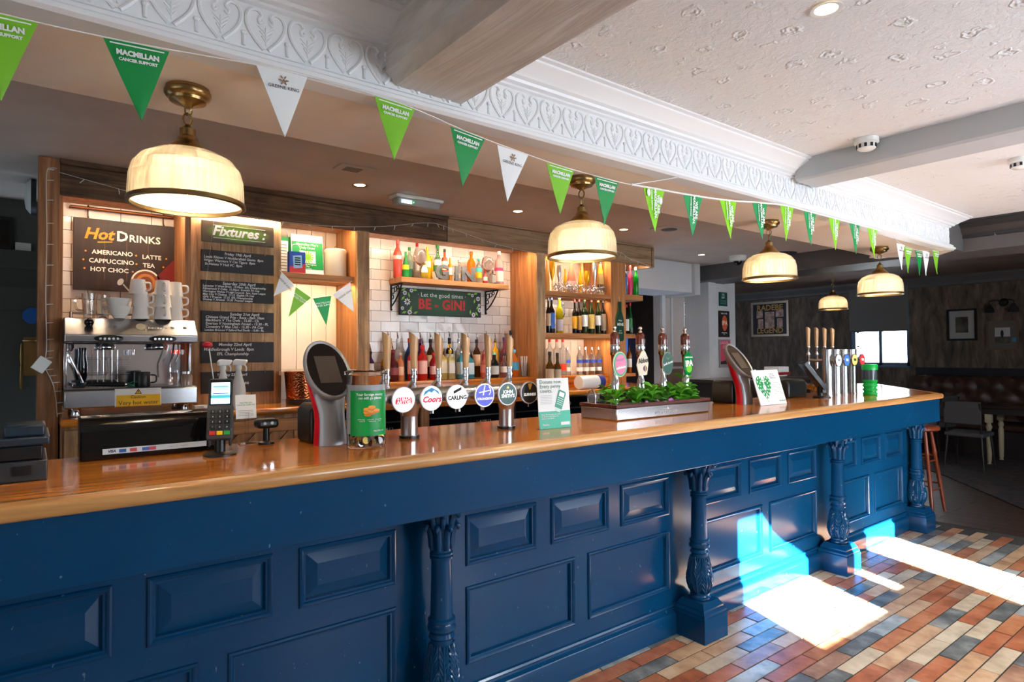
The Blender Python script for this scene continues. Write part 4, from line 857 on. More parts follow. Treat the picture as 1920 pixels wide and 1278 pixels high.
MB().tube(curve([(.21, -.10, .36), (.205, -.14, .30), (.19, -.15, .26)], 5), .004, 8).build('water_spout', MX, cm)
MB().sphere((.225, -.02, .315), .011, 10, 6).build('indicator_lamp', mat('red_indicator', (230, 30, 20), .3, emit=(255, 40, 20), es=3), cm)
ck = MB()
for sx_ in (-1, 1):
    x0 = -.11+sx_*.05; ck.tube([(x0-.045, -.13, .20), (x0+.045, -.13, .20), (x0+.045, -.13, .285), (x0-.045, -.13, .285)], .002, 5, closed=True)
    for k in range(9): ck.tube([(x0-.045, -.13, .205+k*.009), (x0+.045, -.13, .205+k*.009)], .0012, 4)
    for q in (-.012, .012): ck.tube([(-.11+q+sx_*.03, -.13, .135), (-.11+q+sx_*.03, -.13, .33)], .0015, 5)
ck.build('cup_rack', MX, cm)
for x in (-.25, .25): MB().cyl(x, .17, .486, .53, .008, n=10).build('rail_post', M_STEEL, cm)
MB().tube([(-.25, .17, .52), (.25, .17, .52)], .004, 8).build('top_rail', M_STEEL, cm)
# black portafilter resting upright in its holder at the left
MB().lathe([(.010, .16), (.019, .19), (.021, .25), (.015, .30), (.017, .335)], 14, -.215, -.14).build('portafilter_handle', M_BLACKG, cm)
st = MB().box(-.085, -.1935, .042, .118, -.1905, .130).build('warning_plate', M_PAPER, cm, smooth=0)
MB().box(-.078, -.1950, .042, .114, -.1937, .098).build('yellow_field', mat('warning_yellow', (240, 186, 10), .5), st, smooth=0)
MB().prism([(0.0, .102), (.032, .102), (.016, .128)], -.1950, -.1937, 'xz').build('warning_triangle', M_INKK, st, smooth=0)
MB().prism([(.005, .1045), (.027, .1045), (.016, .1225)], -.1958, -.1952, 'xz').build('triangle_field', mat('warning_yellow', (240, 186, 10), .5), st, smooth=0)
text('!', .018, M_INKK, st, (.016, -.1962, .112), bold=.0006); text('Caution', .021, M_INKK, st, (.016, -.1956, .087)); text('Very hot water', .028, M_INKK, st, (.018, -.1956, .058))
o = thing('milk_jug', 'black milk jug on the drip tray of the espresso machine', 'jug', (.452, 1.93, 1.3405))
MB().lathe([(.001, 0), (.036, 0), (.038, .01), (.038, .072), (.036, .076), (.034, .072), (.034, .008), (.001, .006)], 20, caps=False).build('body', M_BLACK, o); MB().tube(curve([(.037, -.01, .06), (.06, -.01, .055), (.06, -.01, .025), (.037, -.01, .02)], 4), .004, 6).build('handle', M_BLACK, o)
o = thing('portafilter', 'black handled portafilter lying on the drip tray', 'portafilter', (.18, 1.91, 1.3405))
MB().lathe([(.001, .004), (.024, .004), (.030, .010), (.032, .030), (.028, .032)], 18).build('basket', MX, o); MB().tube([(.03, -.005, .018), (.07, -.012, .020), (.19, -.03, .016)], [.006, .011, .012], 10).build('handle', M_BLACK, o); MB().sphere((.192, -.03, .016), .009, 8, 6).build('end_cap', MX, o)
o = thing('coffee_jar', 'small glass jar of chocolate powder on the drip tray', 'jar', (.655, 1.90, 1.3405))
MB().lathe([(.001, 0), (.026, 0), (.028, .05), (.022, .06), (.022, .066)], 16).build('glass_body', mat('jar_glass', (210, 180, 160), .05, trans=.6), o); MB().lathe([(.023, .062), (.023, .074), (.001, .076)], 16).build('lid', M_STEEL, o)
g = MB(); rn = random.Random(8)
for k in range(26):
    p = Vector((rn.uniform(-.035, .035), rn.uniform(-.012, .012), rn.uniform(.004, .02))); q = p+Vector((rn.gauss(0, .018), rn.gauss(0, .006), rn.uniform(-.004, .01))); g.tube([p, (p+q)/2+Vector((0, 0, .006)), q], .0022, 5)
tag(g.build('scouring_cloth', mat('green_scourer', (40, 120, 80), .9)), 'tangle of green scouring cloth on the drip tray', 'cloth').location = (.36, 1.90, 1.3405)
# mugs stacked on top of the machine
def mug(x, y, z, desc, rz=0, tilt=0, r=.042, h=.078, group='white mugs stacked on the coffee machine'):
    o = thing('mug', desc, 'mug', (x, y, z), rz, group); o.rotation_euler = (tilt, 0, rz)
    MB().lathe([(.001, h), (r*.78, h), (r*.80, h-.004), (r*.97, h*.15), (r, 0), (r*.95, 0), (r*.75, h-.01), (.001, h-.01)], 22, caps=False).build('bowl', M_CERAM, o)
    MB().tube(curve([(r*.85, 0, h*.78), (r*.85+.026, 0, h*.72), (r*.95+.022, 0, h*.35), (r*.95, 0, h*.24)], 5), .0052, 8).build('handle', M_CERAM, o); return o
ZM = 1.6922
desc_m = [('upturned white mug at the bottom of the front stack', 'upturned white mug in the middle of the front stack', 'upturned white mug tilting on top of the front stack'),
          ('upturned white mug at the bottom of the centre stack', 'upturned white mug in the middle of the centre stack', 'upturned white mug on top of the centre stack'),
          ('upturned white mug at the bottom of the rear stack', 'upturned white mug in the middle of the rear stack', 'upturned white mug on top of the rear stack')]
for (x, y, rz), ds in zip(((.448, 1.975, -.6), (.548, 1.96, -1.5), (.615, 2.02, -.3)), desc_m):
    for k in range(3): mug(x-(.012 if k == 2 and x < .5 else 0), y, ZM+k*.0645, ds[k], rz, 0)
mug(.50, 2.06, ZM, 'upturned white mug behind the two taller stacks', .5)
for k, (x, d_) in enumerate(((.352, 'wide white cappuccino cup on the coffee machine, lower one'), (.345, 'wide white cappuccino cup nested on the lower one'))):
    o = thing('cappuccino_cup', d_, 'cup', (x, 1.96, ZM+k*.04), 2.6, 'cappuccino cups on the coffee machine')
    MB().lathe([(.001, 0), (.026, 0), (.028, .006), (.046, .03), (.055, .062), (.052, .062), (.043, .032), (.024, .01), (.001, .008)], 22, caps=False).build('bowl', M_CERAM, o)
    MB().tube(curve([(.050, 0, .05), (.078, 0, .05), (.074, 0, .024), (.042, 0, .022)], 5), .005, 8).build('handle', M_CERAM, o)
for k, (x, y, d_) in enumerate(((.225, 1.96, 'clear glass latte mug at the left of the machine top'), (.285, 2.03, 'clear glass latte mug beside the cappuccino cups'))):
    o = thing('latte_glass', d_, 'glass', (x, y, ZM), 2.9, 'latte glasses on the coffee machine')
    MB().lathe([(.001, 0), (.026, 0), (.027, .01), (.034, .12), (.031, .12), (.024, .014), (.001, .012)], 20, caps=False).build('bowl', M_GLASS, o)
    MB().tube(curve([(.032, 0, .10), (.058, 0, .095), (.055, 0, .045), (.029, 0, .035)], 5), .005, 8).build('handle', M_GLASS, o)
# hot drinks board on a copper rail
hb = thing('drinks_board', 'dark wooden hot drinks board hanging from a copper rail', 'sign', (.425, 2.375, 1.866))
m = mat('dark_chocolate_print', (44, 26, 20), .5); v = coords(m, (9, 1, .3)); basecol(m, ramp(m, noise(m, v, 2, 4), [(.3, (38, 24, 20)), (.7, (58, 36, 26))]))
MB().box(-.251, -.008, 0, .251, .008, .400).build('board', m, hb, smooth=0, bevel=.002)
M_ORI = mat('orange_ink', (238, 140, 30), .6); M_CRI = mat('cream_ink', (236, 226, 214), .6)
F_ = -.0092
text('Hot', .085, M_ORI, hb, (-.135, F_, .315), shear=.25, bold=.0025); MB().prism([(-.14, .268), (-.07, .276), (-.07, .281), (-.14, .274)], F_-.0002, F_, 'xz').build('flourish', M_ORI, hb, smooth=0)
text('D', .078, M_CRI, hb, (-.022, F_, .312), bold=.002); text('RINKS', .056, M_CRI, hb, (.090, F_, .306), bold=.0012, space=1.05)
for s_, x, z in (('AMERICANO', -.068, .215), ('LATTE', .125, .207), ('CAPPUCCINO', -.072, .166), ('TEA', .11, .158), ('HOT CHOC', -.082, .118)): text(s_, .034, M_CRI, hb, (x, F_, z), bold=.0006)
for x, z in ((-.195, .218), (.046, .212), (.20, .206), (-.205, .169), (.048, .163), (.185, .156), (-.2, .121), (.03, .117)): MB().cyl(0, 0, 0, .0005, .005, n=10).xf(Matrix.Translation((x, F_, z)) @ Matrix.Rotation(pi/2, 4, 'X')).build('bullet', M_ORI, hb)
for x in (-.107, 0, .107): MB().box(x-.0006, F_-.0001, .06, x+.0006, F_, .30).build('rule', mat('copper_ink', (150, 84, 40), .6), hb, smooth=0)
MB().prism([(.251, .215), (.251, .04), (.10, .04)], F_-.0003, F_, 'xz').build('red_corner', mat('dark_red_ink', (120, 24, 24), .6), hb, smooth=0)
for r_, mt, d2 in ((.075, M_CRI, 0), (.066, mat('coffee_brown_ink', (120, 62, 26), .6), .0003), (.05, mat('coffee_tan_ink', (186, 112, 50), .6), .0006), (.034, mat('coffee_brown_ink', (120, 62, 26), .6), .0009)):
    MB().cyl(0, 0, 0, .0003, r_, n=28).xf(Matrix.Translation((.095, F_-d2, .06)) @ Matrix.Rotation(pi/2, 4, 'X')).build('cup_print', mt, hb)
MB().box(-.02, F_-.0004, .10, .03, F_, .118).xf(Matrix.Rotation(.6, 4, 'Y')).build('cup_handle_print', M_CRI, hb, smooth=0)
sp = MB().lathe([(.014, 0), (.014, .0004)], 16, sy=1.5).xf(Matrix.Translation((-.03, F_, .055)) @ Matrix.Rotation(.5, 4, 'Y') @ Matrix.Rotation(pi/2, 4, 'X')); sp.prism([(-.02, .04), (-.014, .044), (.022, .0), (.016, -.004)], F_-.0005, F_, 'xz'); sp.build('spoon_print', mat('silver_ink', (176, 172, 168), .5), hb)
rl = thing('copper_rail', 'copper pipe rail above the hot drinks board', 'rail', (.41, 2.37, 2.30))
MB().tube([(-.25, 0, .022), (.25, 0, .022)], .009, 12).build('pipe', mat('aged_copper', (140, 84, 54), .35, .9), rl)
for x in (-.255, .255): MB().tube([(x*.98, 0, .022), (x*.98, .029, .022)], .006, 8).build('standoff', mat('aged_copper', (140, 84, 54), .35, .9), rl)
for x in (-.17, .20): MB().tube(curve([(x, -.012, .03), (x, .006, .036), (x, .012, .015), (x, .004, -.02), (x, -.01, -.036), (x, -.018, -.03)], 4), .0042, 8).build('hook', M_CHROME, rl)
# chalkboards hung on the planks
M_SLATE = mottled('slate_chalkboard', (34, 34, 37), (44, 44, 47), 5, .7)
boards = [
 ('fixtures board for Friday, top chalkboard of the five', 1.983, 2.107, [('Friday 19th April', -.08, .044, .022), ('Leeds Rhinos V Huddersfield Giants  8pm', -.19, .021, .020), ('Wigan Warriors V Cas Tigers  8pm', -.19, .001, .020), ('St Helens V Hull FC  8pm', -.185, -.020, .020)]),
 ('fixtures board for Saturday, second chalkboard down', 1.810, 1.932, [('Saturday 20th April', -.09, .046, .024), ('Leicester V West Brom  12.30pm  EFL Championship', -.195, .028, .0165), ('Kilmarnock V Celtic  12.30pm  Scottish FA Cup', -.195, .012, .0165), ('Warrington Wolves V Leigh Leopards  3pm  Super League', -.195, -.004, .0150), ('Man City V Chelsea  17.15  English FA Cup', -.195, -.02, .0165), ('QPR V Preston  17.15  EFL Championship', -.195, -.036, .0165), ('Wolves V Arsenal  19.30  Premier League', -.195, -.051, .0165)]),
 ('fixtures board for Sunday, middle chalkboard', 1.633, 1.755, [('Sunday 21st April', -.05, .045, .024), ('Chinese Grand Prix - Race - 8am 10am', -.18, .026, .021), ('Blackburn V The Owls - 15.00 - Ch', -.18, .008, .021), ('Everton V Nottingham Forest - 13.30 - PL', -.18, -.011, .021), ('Coventry V Man Utd - 15.30 - FA Cup', -.18, -.030, .021), ('London Broncos V Salford Red Devils - 15.00 - RL', -.185, -.049, .0165)]),
 ('fixtures board for Monday, fourth chalkboard down', 1.455, 1.578, [('Monday 22nd April', -.11, .045, .024), ('Middlesbrough V Leeds  8pm', -.19, .017, .024), ('EFL Championship', -.12, -.01, .024)]),
 ('fixtures board for Tuesday, lowest chalkboard behind the spray bottles', 1.281, 1.405, [('Tuesday 23rd April', -.12, .042, .022), ('Arsenal V Chelsea', -.16, -.006, .030)])]
XB, YB = .963, 2.104
for ds, z0, z1, lines in boards:
    o = thing('chalkboard', ds, 'chalkboard', (XB, YB, (z0+z1)/2), group='fixtures chalkboards on the planks'); hh = (z1-z0)/2
    MB().box(-.201, -.014, -hh, .201, -.001, hh).build('slate', M_SLATE, o, smooth=0, bevel=.001)
    for s_, x, z, sz_ in lines: text(s_, sz_, M_CHALKT, o, (x, -.0150, z), align='LEFT', shear=.12, bold=.0004, width=.97)
    for x in (-.145, .15): MB().tube([(x, -.016, hh-.008), (x, -.004, hh+.02)], .0018, 5).build('screw_hook', M_BRASS, o)
fx = thing('fixtures_sign', 'brown and green Fixtures sign above the chalkboards', 'sign', (XB, YB, 2.215))
m = mat('fixtures_sign_print', (84, 74, 54), .5); tc = nd(m, 'ShaderNodeTexCoord'); mp = nd(m, 'ShaderNodeMapping'); mp.inputs['Scale'].default_value = (5.5, 1, 17); gr = nd(m, 'ShaderNodeTexGradient', gradient_type='SPHERICAL')
lk(m, tc.outputs['Object'], mp.inputs[0]); lk(m, mp.outputs[0], gr.inputs[0]); basecol(m, ramp(m, gr.outputs['Fac'], [(0, (82, 70, 50)), (.55, (110, 160, 40))]))
MB().box(-.201, -.014, -.061, .201, -.001, .061).build('board', m, fx, smooth=0, bevel=.001)
text('Fixtures :', .078, M_INKW, fx, (0, -.0150, .004), shear=.28, bold=.0022)
for z in (.038, -.035): MB().box(-.14, -.0153, z-.0012, .15, -.0142, z+.0012).build('rule', M_INKW, fx, smooth=0)
# niche items
o = thing('draw_poster', 'white framed green charity draw poster standing on the niche shelf', 'poster', (1.42, 2.22, 2.0105)); o.rotation_euler = (-.1, 0, 0)
MB().box(-.104, -.004, 0, .104, .004, .272).build('card', M_PAPER, o, smooth=0); MB().box(-.100, -.006, .045, .102, -.0042, .225).build('green_field', M_GREEN, o, smooth=0)
text("Macmillan May's\nDaily Draw", .022, M_INKW, o, (0, -.0065, .197)); MB().box(-.052, -.0068, .085, .052, -.0062, .165).build('white_field', M_INKW, o, smooth=0)
sb = MB()
for k in range(14):
    a = 2*pi*k/14; d = Vector((cos(a), 0, sin(a))); t2 = Vector((-sin(a), 0, cos(a)))*.005; c0 = Vector((0, -.0074, .125)); sb.add([c0+t2*.6, c0+d*.04+t2, c0+d*.04-t2, c0-t2*.6], [(0, 1, 2, 3)])
sb.build('sunburst', M_LIME, o, smooth=0); text('Every day throughout\nMay\n£1 entry', .013, M_INKW, o, (0, -.0068, .063))
o = thing('gift_bag', 'small blue and red paper bag on the niche shelf', 'bag', (1.315, 2.13, 2.0105))
MB().box(-.05, -.02, 0, .05, .02, .135).build('bag_body', mat('royal_blue_card', (24, 70, 170), .5), o, smooth=0); MB().prism([(-.0505, 0), (.0505, 0), (.0505, .062), (-.0505, .038)], -.0208, -.0202, 'xz').build('red_band', mat('red_card', (206, 40, 40), .5), o, smooth=0)
MB().prism([(-.024, .03), (.03, .036), (.026, .115), (-.03, .108)], -.0216, -.021, 'xz').build('pale_panel', mat('pale_blue_card', (150, 196, 226), .5), o, smooth=0); [MB().box(-.018, -.0222, .05+k*.014, .018, -.0217, .058+k*.014).build('print_line', M_INKK, o, smooth=0) for k in range(4)]; MB().tube(curve([(-.03, 0, .134), (-.028, 0, .175), (0, 0, .185), (.02, 0, .17), (.022, 0, .134)], 4), .0022, 6).build('handle', M_PAPER, o)
o = thing('paper_bag', 'tall green paper bag at the back left of the niche shelf', 'bag', (1.275, 2.29, 2.0105))
MB().box(-.05, -.03, 0, .075, .03, .25).build('bag_body', M_GREEN, o, smooth=0); MB().tube(curve([(-.02, 0, .249), (-.015, 0, .29), (.03, 0, .295), (.04, 0, .249)], 4), .003, 6).build('handle', M_PAPER, o)
o = thing('tally_card', 'tall white tally card leaning before the green paper bag', 'card', (1.265, 2.25, 2.0105))
MB().box(-.035, -.003, 0, .035, .003, .22).build('card', M_PAPER, o, smooth=0)
for k in range(10): MB().box(-.028, -.0042, .02+k*.019, .028, -.0032, .026+k*.019).build('print_line', mat('print_grey', (150, 146, 140), .7), o, smooth=0)
o = thing('canister', 'cream lidded storage canister on the niche shelf', 'canister', (1.605, 2.22, 2.0105))
M_CAN = mat('cream_enamel', (206, 198, 178), .4)
MB().lathe([(.001, 0), (.070, 0), (.072, .004), (.072, .165)], 26).build('body', M_CAN, o); MB().lathe([(.074, .165), (.074, .182), (.066, .19), (.001, .192)], 26).build('lid', M_CAN, o); MB().tube([(0, .012*cos(a), .200+.012*sin(a)) for a in [2*pi*k/12 for k in range(12)]], .002, 6, closed=True).build('lid_ring', M_BRASS, o)
def flag_mesh(w_, h_, t=.0012):
    return MB().prism([(-w_/2, 0), (w_/2, 0), (0, -h_)], -t/2, t/2, 'xz')
def niche_flag(a, b, tip, mt, ds, k):
    a, b, tip = Vector(a), Vector(b), Vector(tip); o = thing('bunting_flag', ds, 'flag', tuple((a+b)/2), group='small bunting in the niche'); c0 = (a+b)/2; n_ = Vector((0, .0008, 0)); q = MB(); P_ = [a-c0, b-c0, tip-c0]
    q.add([p+n_ for p in P_]+[p-n_ for p in P_], [(0, 1, 2), (5, 4, 3), (0, 3, 4, 1), (1, 4, 5, 2), (2, 5, 3, 0)]); q.build('cloth', mt, o, smooth=0)
    ang = math.atan2((b-a).z, (b-a).x); mid = (tip-c0)*.25
    text('MACMILLAN\nCANCER SUPPORT' if k else 'GREENE KING', .016 if k else .018, M_INKW if k else M_INKK, o, (mid.x, -.0012, mid.z), rot=(pi/2, -ang, 0), ext=.0001)
Yf = 2.03
niche_flag((1.192, Yf, 2.0), (1.272, Yf, 1.919), (1.145, Yf, 1.852), M_PAPER, 'white niche flag hanging over the plank edge', 0); niche_flag((1.278, Yf, 1.915), (1.372, Yf, 1.853), (1.233, Yf, 1.729), M_LIME, 'lime green flag in the niche bunting', 1)
niche_flag((1.383, Yf, 1.850), (1.502, Yf, 1.872), (1.47, Yf, 1.683), M_EMER, 'emerald green flag in the niche bunting', 1); niche_flag((1.508, Yf, 1.878), (1.630, Yf, 1.963), (1.655, Yf, 1.773), M_PAPER, 'white niche flag by the right hand post', 0)
tag(MB().tube([(1.18, Yf, 2.012), (1.275, Yf, 1.919), (1.378, Yf, 1.852), (1.505, Yf, 1.876), (1.64, Yf, 1.975)], .0012, 5).build('bunting_string', M_PAPER), 'thin string holding the niche bunting', 'string')
o = thing('ice_bucket', 'hammered copper ice bucket on the back counter', 'bucket', (1.28, 1.93, 1.2055))
m = mat('hammered_copper', (176, 96, 56), .25, 1); vo = nd(m, 'ShaderNodeTexVoronoi'); vo.inputs['Scale'].default_value = 90; lk(m, coords(m), vo.inputs['Vector']); bump(m, vo.outputs['Distance'], .5, .004)
MB().lathe([(.001, .0), (.085, 0), (.088, .03), (.10, .19), (.104, .194), (.096, .194), (.08, .03), (.001, .02)], 30, caps=False).build('bowl', m, o); MB().lathe([(.089, 0), (.092, .004), (.092, .032), (.09, .034)], 30).build('base_band', M_BLACK, o)
M_SPRAY = mat('milky_plastic', (216, 214, 210), .35, trans=.3)
for k, (x, ds) in enumerate(((.825, 'white trigger spray bottle, nearer the coffee machine'), (.905, 'white trigger spray bottle, nearer the copper bucket'))):
    o = thing('spray_bottle', ds, 'spray bottle', (x, 1.86, 1.2055), -.6 if k else .2, 'spray bottles on the back counter')
    MB().lathe([(.001, 0), (.036, 0), (.038, .006), (.038, .10), (.034, .13), (.022, .17), (.014, .205), (.013, .215)], 18, sx=1, sy=.75).build('body', M_SPRAY, o)
    MB().cyl(0, 0, .215, .238, .016, n=16).build('collar', M_WPLAS, o); MB().prism([(-.026, .238), (.03, .238), (.046, .258), (.046, .268), (-.014, .272), (-.028, .262)], -.014, .014, 'xz').build('trigger_head', M_WPLAS, o, bevel=.004)
    MB().tube(curve([(.03, 0, .245), (.042, 0, .225), (.04, 0, .205)], 4), .004, 6).build('trigger', M_WPLAS, o)
o = thing('lolly_stick', 'red heart lolly on a white stick beside the coffee machine', 'lolly', (.755, 1.86, 1.2055))
MB().tube([(.045, 0, .001), (.0, 0, .33)], .003, 6).build('stick', M_PAPER, o); MB().sphere((-.008, 0, .35), .022, 14, 8, 1.2, .35, .75).build('heart_head', M_RED, o)
M_GRYC = mat('grey_card', (176, 172, 166), .6)
tag(MB().box(-.06, -.03, 0, .05, .04, .03).build('carton', M_GRYC, bevel=.002), 'flat grey carton beside the coffee machine foot', 'carton').location = (.735, 1.83, 1.2055)
tag(MB().box(-.02, -.055, 0, .06, -.032, .028).build('carton', M_PAPER, bevel=.002), 'slim white carton at the counter edge before the grey one', 'carton').location = (.735, 1.83, 1.2055)
o = thing('paper_roll', 'white paper roll with blue printed wrapper on the back counter', 'paper roll', (3.62, 1.86, 1.2055)); MB().tube([(-.13, 0, .055), (.13, 0, .055)], .054, 18).build('roll', M_PAPER, o); MB().tube([(.07, 0, .055), (.131, 0, .055)], .0555, 18).build('wrapper', flat('royal_navy', (40, 50, 130)), o)
o = thing('bottle_shaped_sign', 'dark green bottle shaped sign hung on the orange post', 'sign', (4.17, 2.035, 1.60))
MB().prism([(-.03, 0), (.03, 0), (.048, .02), (.048, .20), (.03, .245), (.016, .27), (.016, .355), (-.016, .355), (-.016, .27), (-.03, .245), (-.048, .20), (-.048, .02)], -.008, .004, 'xz').build('board', mat('dark_green_paint', (14, 58, 38), .4), o, smooth=0)
text('Make', .022, M_INKW, o, (0, -.0092, .185)); text('MINE', .036, M_INKW, o, (0, -.0092, .15), bold=.001); text('one\nGreat', .02, M_INKW, o, (0, -.0092, .085)); MB().tube([(0, 0, .35), (0, .004, .40)], .0015, 5).build('string', M_PAPER, o)
# fairy lights along the header and down the post
fw = thing('fairy_lights', 'clear wire fairy lights looped along the header and post', 'fairy lights', (2.2, 2.02, 2.38))
pts = [(.10, 2.015, 2.415), (.5, 2.018, 2.35), (.9, 2.017, 2.315), (1.35, 2.018, 2.305), (1.8, 2.017, 2.345), (2.2, 2.017, 2.42), (2.4, 2.017, 2.40), (2.8, 2.018, 2.33), (3.25, 2.018, 2.295), (3.7, 2.018, 2.30), (4.1, 2.018, 2.40), (4.3, 2.018, 2.35), (4.6, 2.018, 2.30)]
wc = curve(pts, 6); wp(MB().tube(wc, .0016, 5), 'wire', mat('clear_wire', (190, 186, 178), .3), fw, smooth=60)
p2 = [(.075, 2.015, 2.42), (.05, 2.012, 2.40), (.052, 2.012, 2.1), (.05, 2.012, 1.8), (.055, 2.012, 1.55), (.05, 2.012, 1.45), (.085, 2.012, 1.35), (.10, 2.012, 1.2)]
wc2 = curve(p2, 6); wp(MB().tube(wc2, .0022, 5), 'wire', mat('clear_wire', (190, 186, 178), .3), fw, smooth=60)
bl = MB().tube([(0, 0, 0), (.004, -.002, -.012), (.008, -.003, -.028)], [.0022, .0026, .0018], 5).mesh('bulb', mat('clear_bulb', (230, 228, 220), .1, trans=.3))
for i, p in enumerate(wc[2::2]): obj('bulb', bl, fw, tuple(Vector(p)-Vector(fw.location)), (0, R(random.uniform(-60, 60)), random.uniform(0, 3)))
for i, p in enumerate(wc2[3::2]): obj('bulb', bl, fw, tuple(Vector(p)-Vector(fw.location)), (0, R(-80), 0))
o = tag(MB().box(-.028, -.008, -.035, .028, .008, .035).build('battery_box', M_WPLAS, bevel=.003), 'white control box of the fairy lights taped to the post', 'control box'); o.location = (.035, 1.995, 1.46); o.rotation_euler = (0, R(35), 0)
# left end: panelled door, brass bolt, frame, lamp
struct(MB().box(-1.1, 3.14, 0, .35, 3.2, 2.05).rframe(-1.0, .2, .25, 1.93, .14, 3.125, 3.14).build('door_1', mat('grey_green_door', (66, 70, 64), .5), smooth=0))
struct(MB().box(-1.2, 3.12, 2.05, .45, 3.2, 2.16).build('trim_door', mat('grey_green_door', (66, 70, 64), .5), smooth=0))
o = thing('door_bolt', 'brass bolt and handle on the dark door at the far left', 'door bolt', (-.015, 3.12, 1.5)); MB().box(-.03, -.004, -.12, .04, .004, .12).build('plate', M_BRASS, o); MB().tube(curve([(-.03, -.02, .1), (.02, -.05, .1), (.04, -.03, .1)], 4), .008, 8).build('lever', M_BRASS, o); MB().lathe([(.006, -.2), (.012, -.15), (.006, -.05), (.012, 0), (.006, .08)], 10, -.04, -.02).build('bolt', M_BRASS, o)
o = thing('framed_notice', 'dark framed notice above the door at the far left', 'picture', (-.2, 3.19, 2.17)); MB().rframe(-.15, 0, .10, .20, .02, -.02, 0).build('frame', M_BLACK, o, smooth=0); MB().box(-.13, -.008, .02, .08, -.004, .18).build('print', M_BLACKG, o, smooth=0)
o = thing('switch_box', 'grey double switch box above the dark door', 'switch', (-.05, 3.195, 2.18)); MB().box(-.04, -.03, -.035, .04, 0, .035).build('box', M_WPLAS, o, bevel=.004)
o = thing('sticker', 'round blue push sticker on the dark door', 'sticker', (-.002, 3.122, 1.755)); MB().cyl(0, 0, 0, .002, .05, n=24).xf(Matrix.Rotation(pi/2, 4, 'X')).build('disc', mat('sign_blue', (20, 90, 170), .5), o)
o = thing('round_wall_light', 'round white wall light seen edge on beside the timber post', 'wall light', (.0, 2.62, 2.40)); MB().lathe([(.001, .045), (.07, .035), (.10, .012), (.10, 0), (.001, 0)], 28).xf(Matrix.Rotation(-pi/2, 4, 'Y')).build('diffuser', mat('opal_glass', (216, 226, 220), .3), o); MB().lathe([(.104, .012), (.104, -.012), (.001, -.012)], 28).xf(Matrix.Rotation(-pi/2, 4, 'Y')).build('rim', M_DKGREY, o)

# ================================================================ ON THE BAR TOP
ZB = 1.1655
def disc_y(mb, c, r, t, n=28, sz_=1.0):
    # disc facing -Y centred at c
    i0 = len(mb.v); mb.lathe([(r, 0), (r, t)], n); mb.xf(Matrix.Translation(c) @ Matrix.Diagonal((1, 1, sz_, 1)) @ Matrix.Rotation(pi/2, 4, 'X'), i0); return mb
def handle_mesh():
    # slim beech tap handle with a slanted top
    mb = MB(); rings = [(0, .0125), (.03, .0145), (.08, .0175), (.12, .0195), (.145, .0205)]; n = 16
    for z, r_ in rings:
        for i in range(n):
            a = 2*pi*i/n; mb.v.append((r_*cos(a), r_*sin(a)*.8, z + (-.016*cos(a)-.004 if z > .14 else 0)))
    for j in range(len(rings)-1):
        for i in range(n): mb.f.append((j*n+i, j*n+(i+1) % n, (j+1)*n+(i+1) % n, (j+1)*n+i)); mb.m.append(0)
    mb.f.append(tuple(range(n-1, -1, -1))); mb.f.append(tuple((len(rings)-1)*n+i for i in range(n))); mb.m += [0, 0]; return mb
HM = handle_mesh().mesh('tap_handle', M_HANDLE, 35)
ft = thing('beer_font', 'steel T bar beer font with six lit badges on the bar', 'beer font', (1.44, .43, ZB))
MB().tube([(-.375, 0, .158), (.42, 0, .158)], .042, 26).build('barrel', M_STEEL, ft)
for x in (-.245, .241):
    p = MB().lathe([(.040, 0), (.040, .012), (.034, .014), (.034, .085), (.0345, .09), (.036, .095), (.042, .12), (.052, .15)], 28, x, 0).build('pillar', M_STEEL, ft); MB().lathe([(.041, 0), (.041, .011)], 28, x, 0).build('base_ring', M_BLACK, p)
tap = MB().lathe([(.009, .20), (.009, .215), (.012, .217), (.012, .232), (.0145, .234), (.0145, .245), (.011, .247), (.011, .262), (.0135, .264), (.0135, .272)], 14).tube([(0, 0, .205), (0, 0, .18)], [.012, .018], 14).tube([(0, .0, .225), (0, .045, .20), (0, .055, .12), (0, .055, .075)], [.010, .010, .007, .006], 10)
TAPM = tap.mesh('tap', M_CHROME)
BD = [('white badge with red lettering, first on the bar font', (238, 236, 234)), ('blue and white badge', (200, 226, 238)), ('white', (240, 240, 240)), ('blue', (40, 44, 160)), ('green', (14, 70, 58)), ('black', (20, 18, 18))]
bx_ = [1.134, 1.257, 1.377, 1.515, 1.637, 1.759]
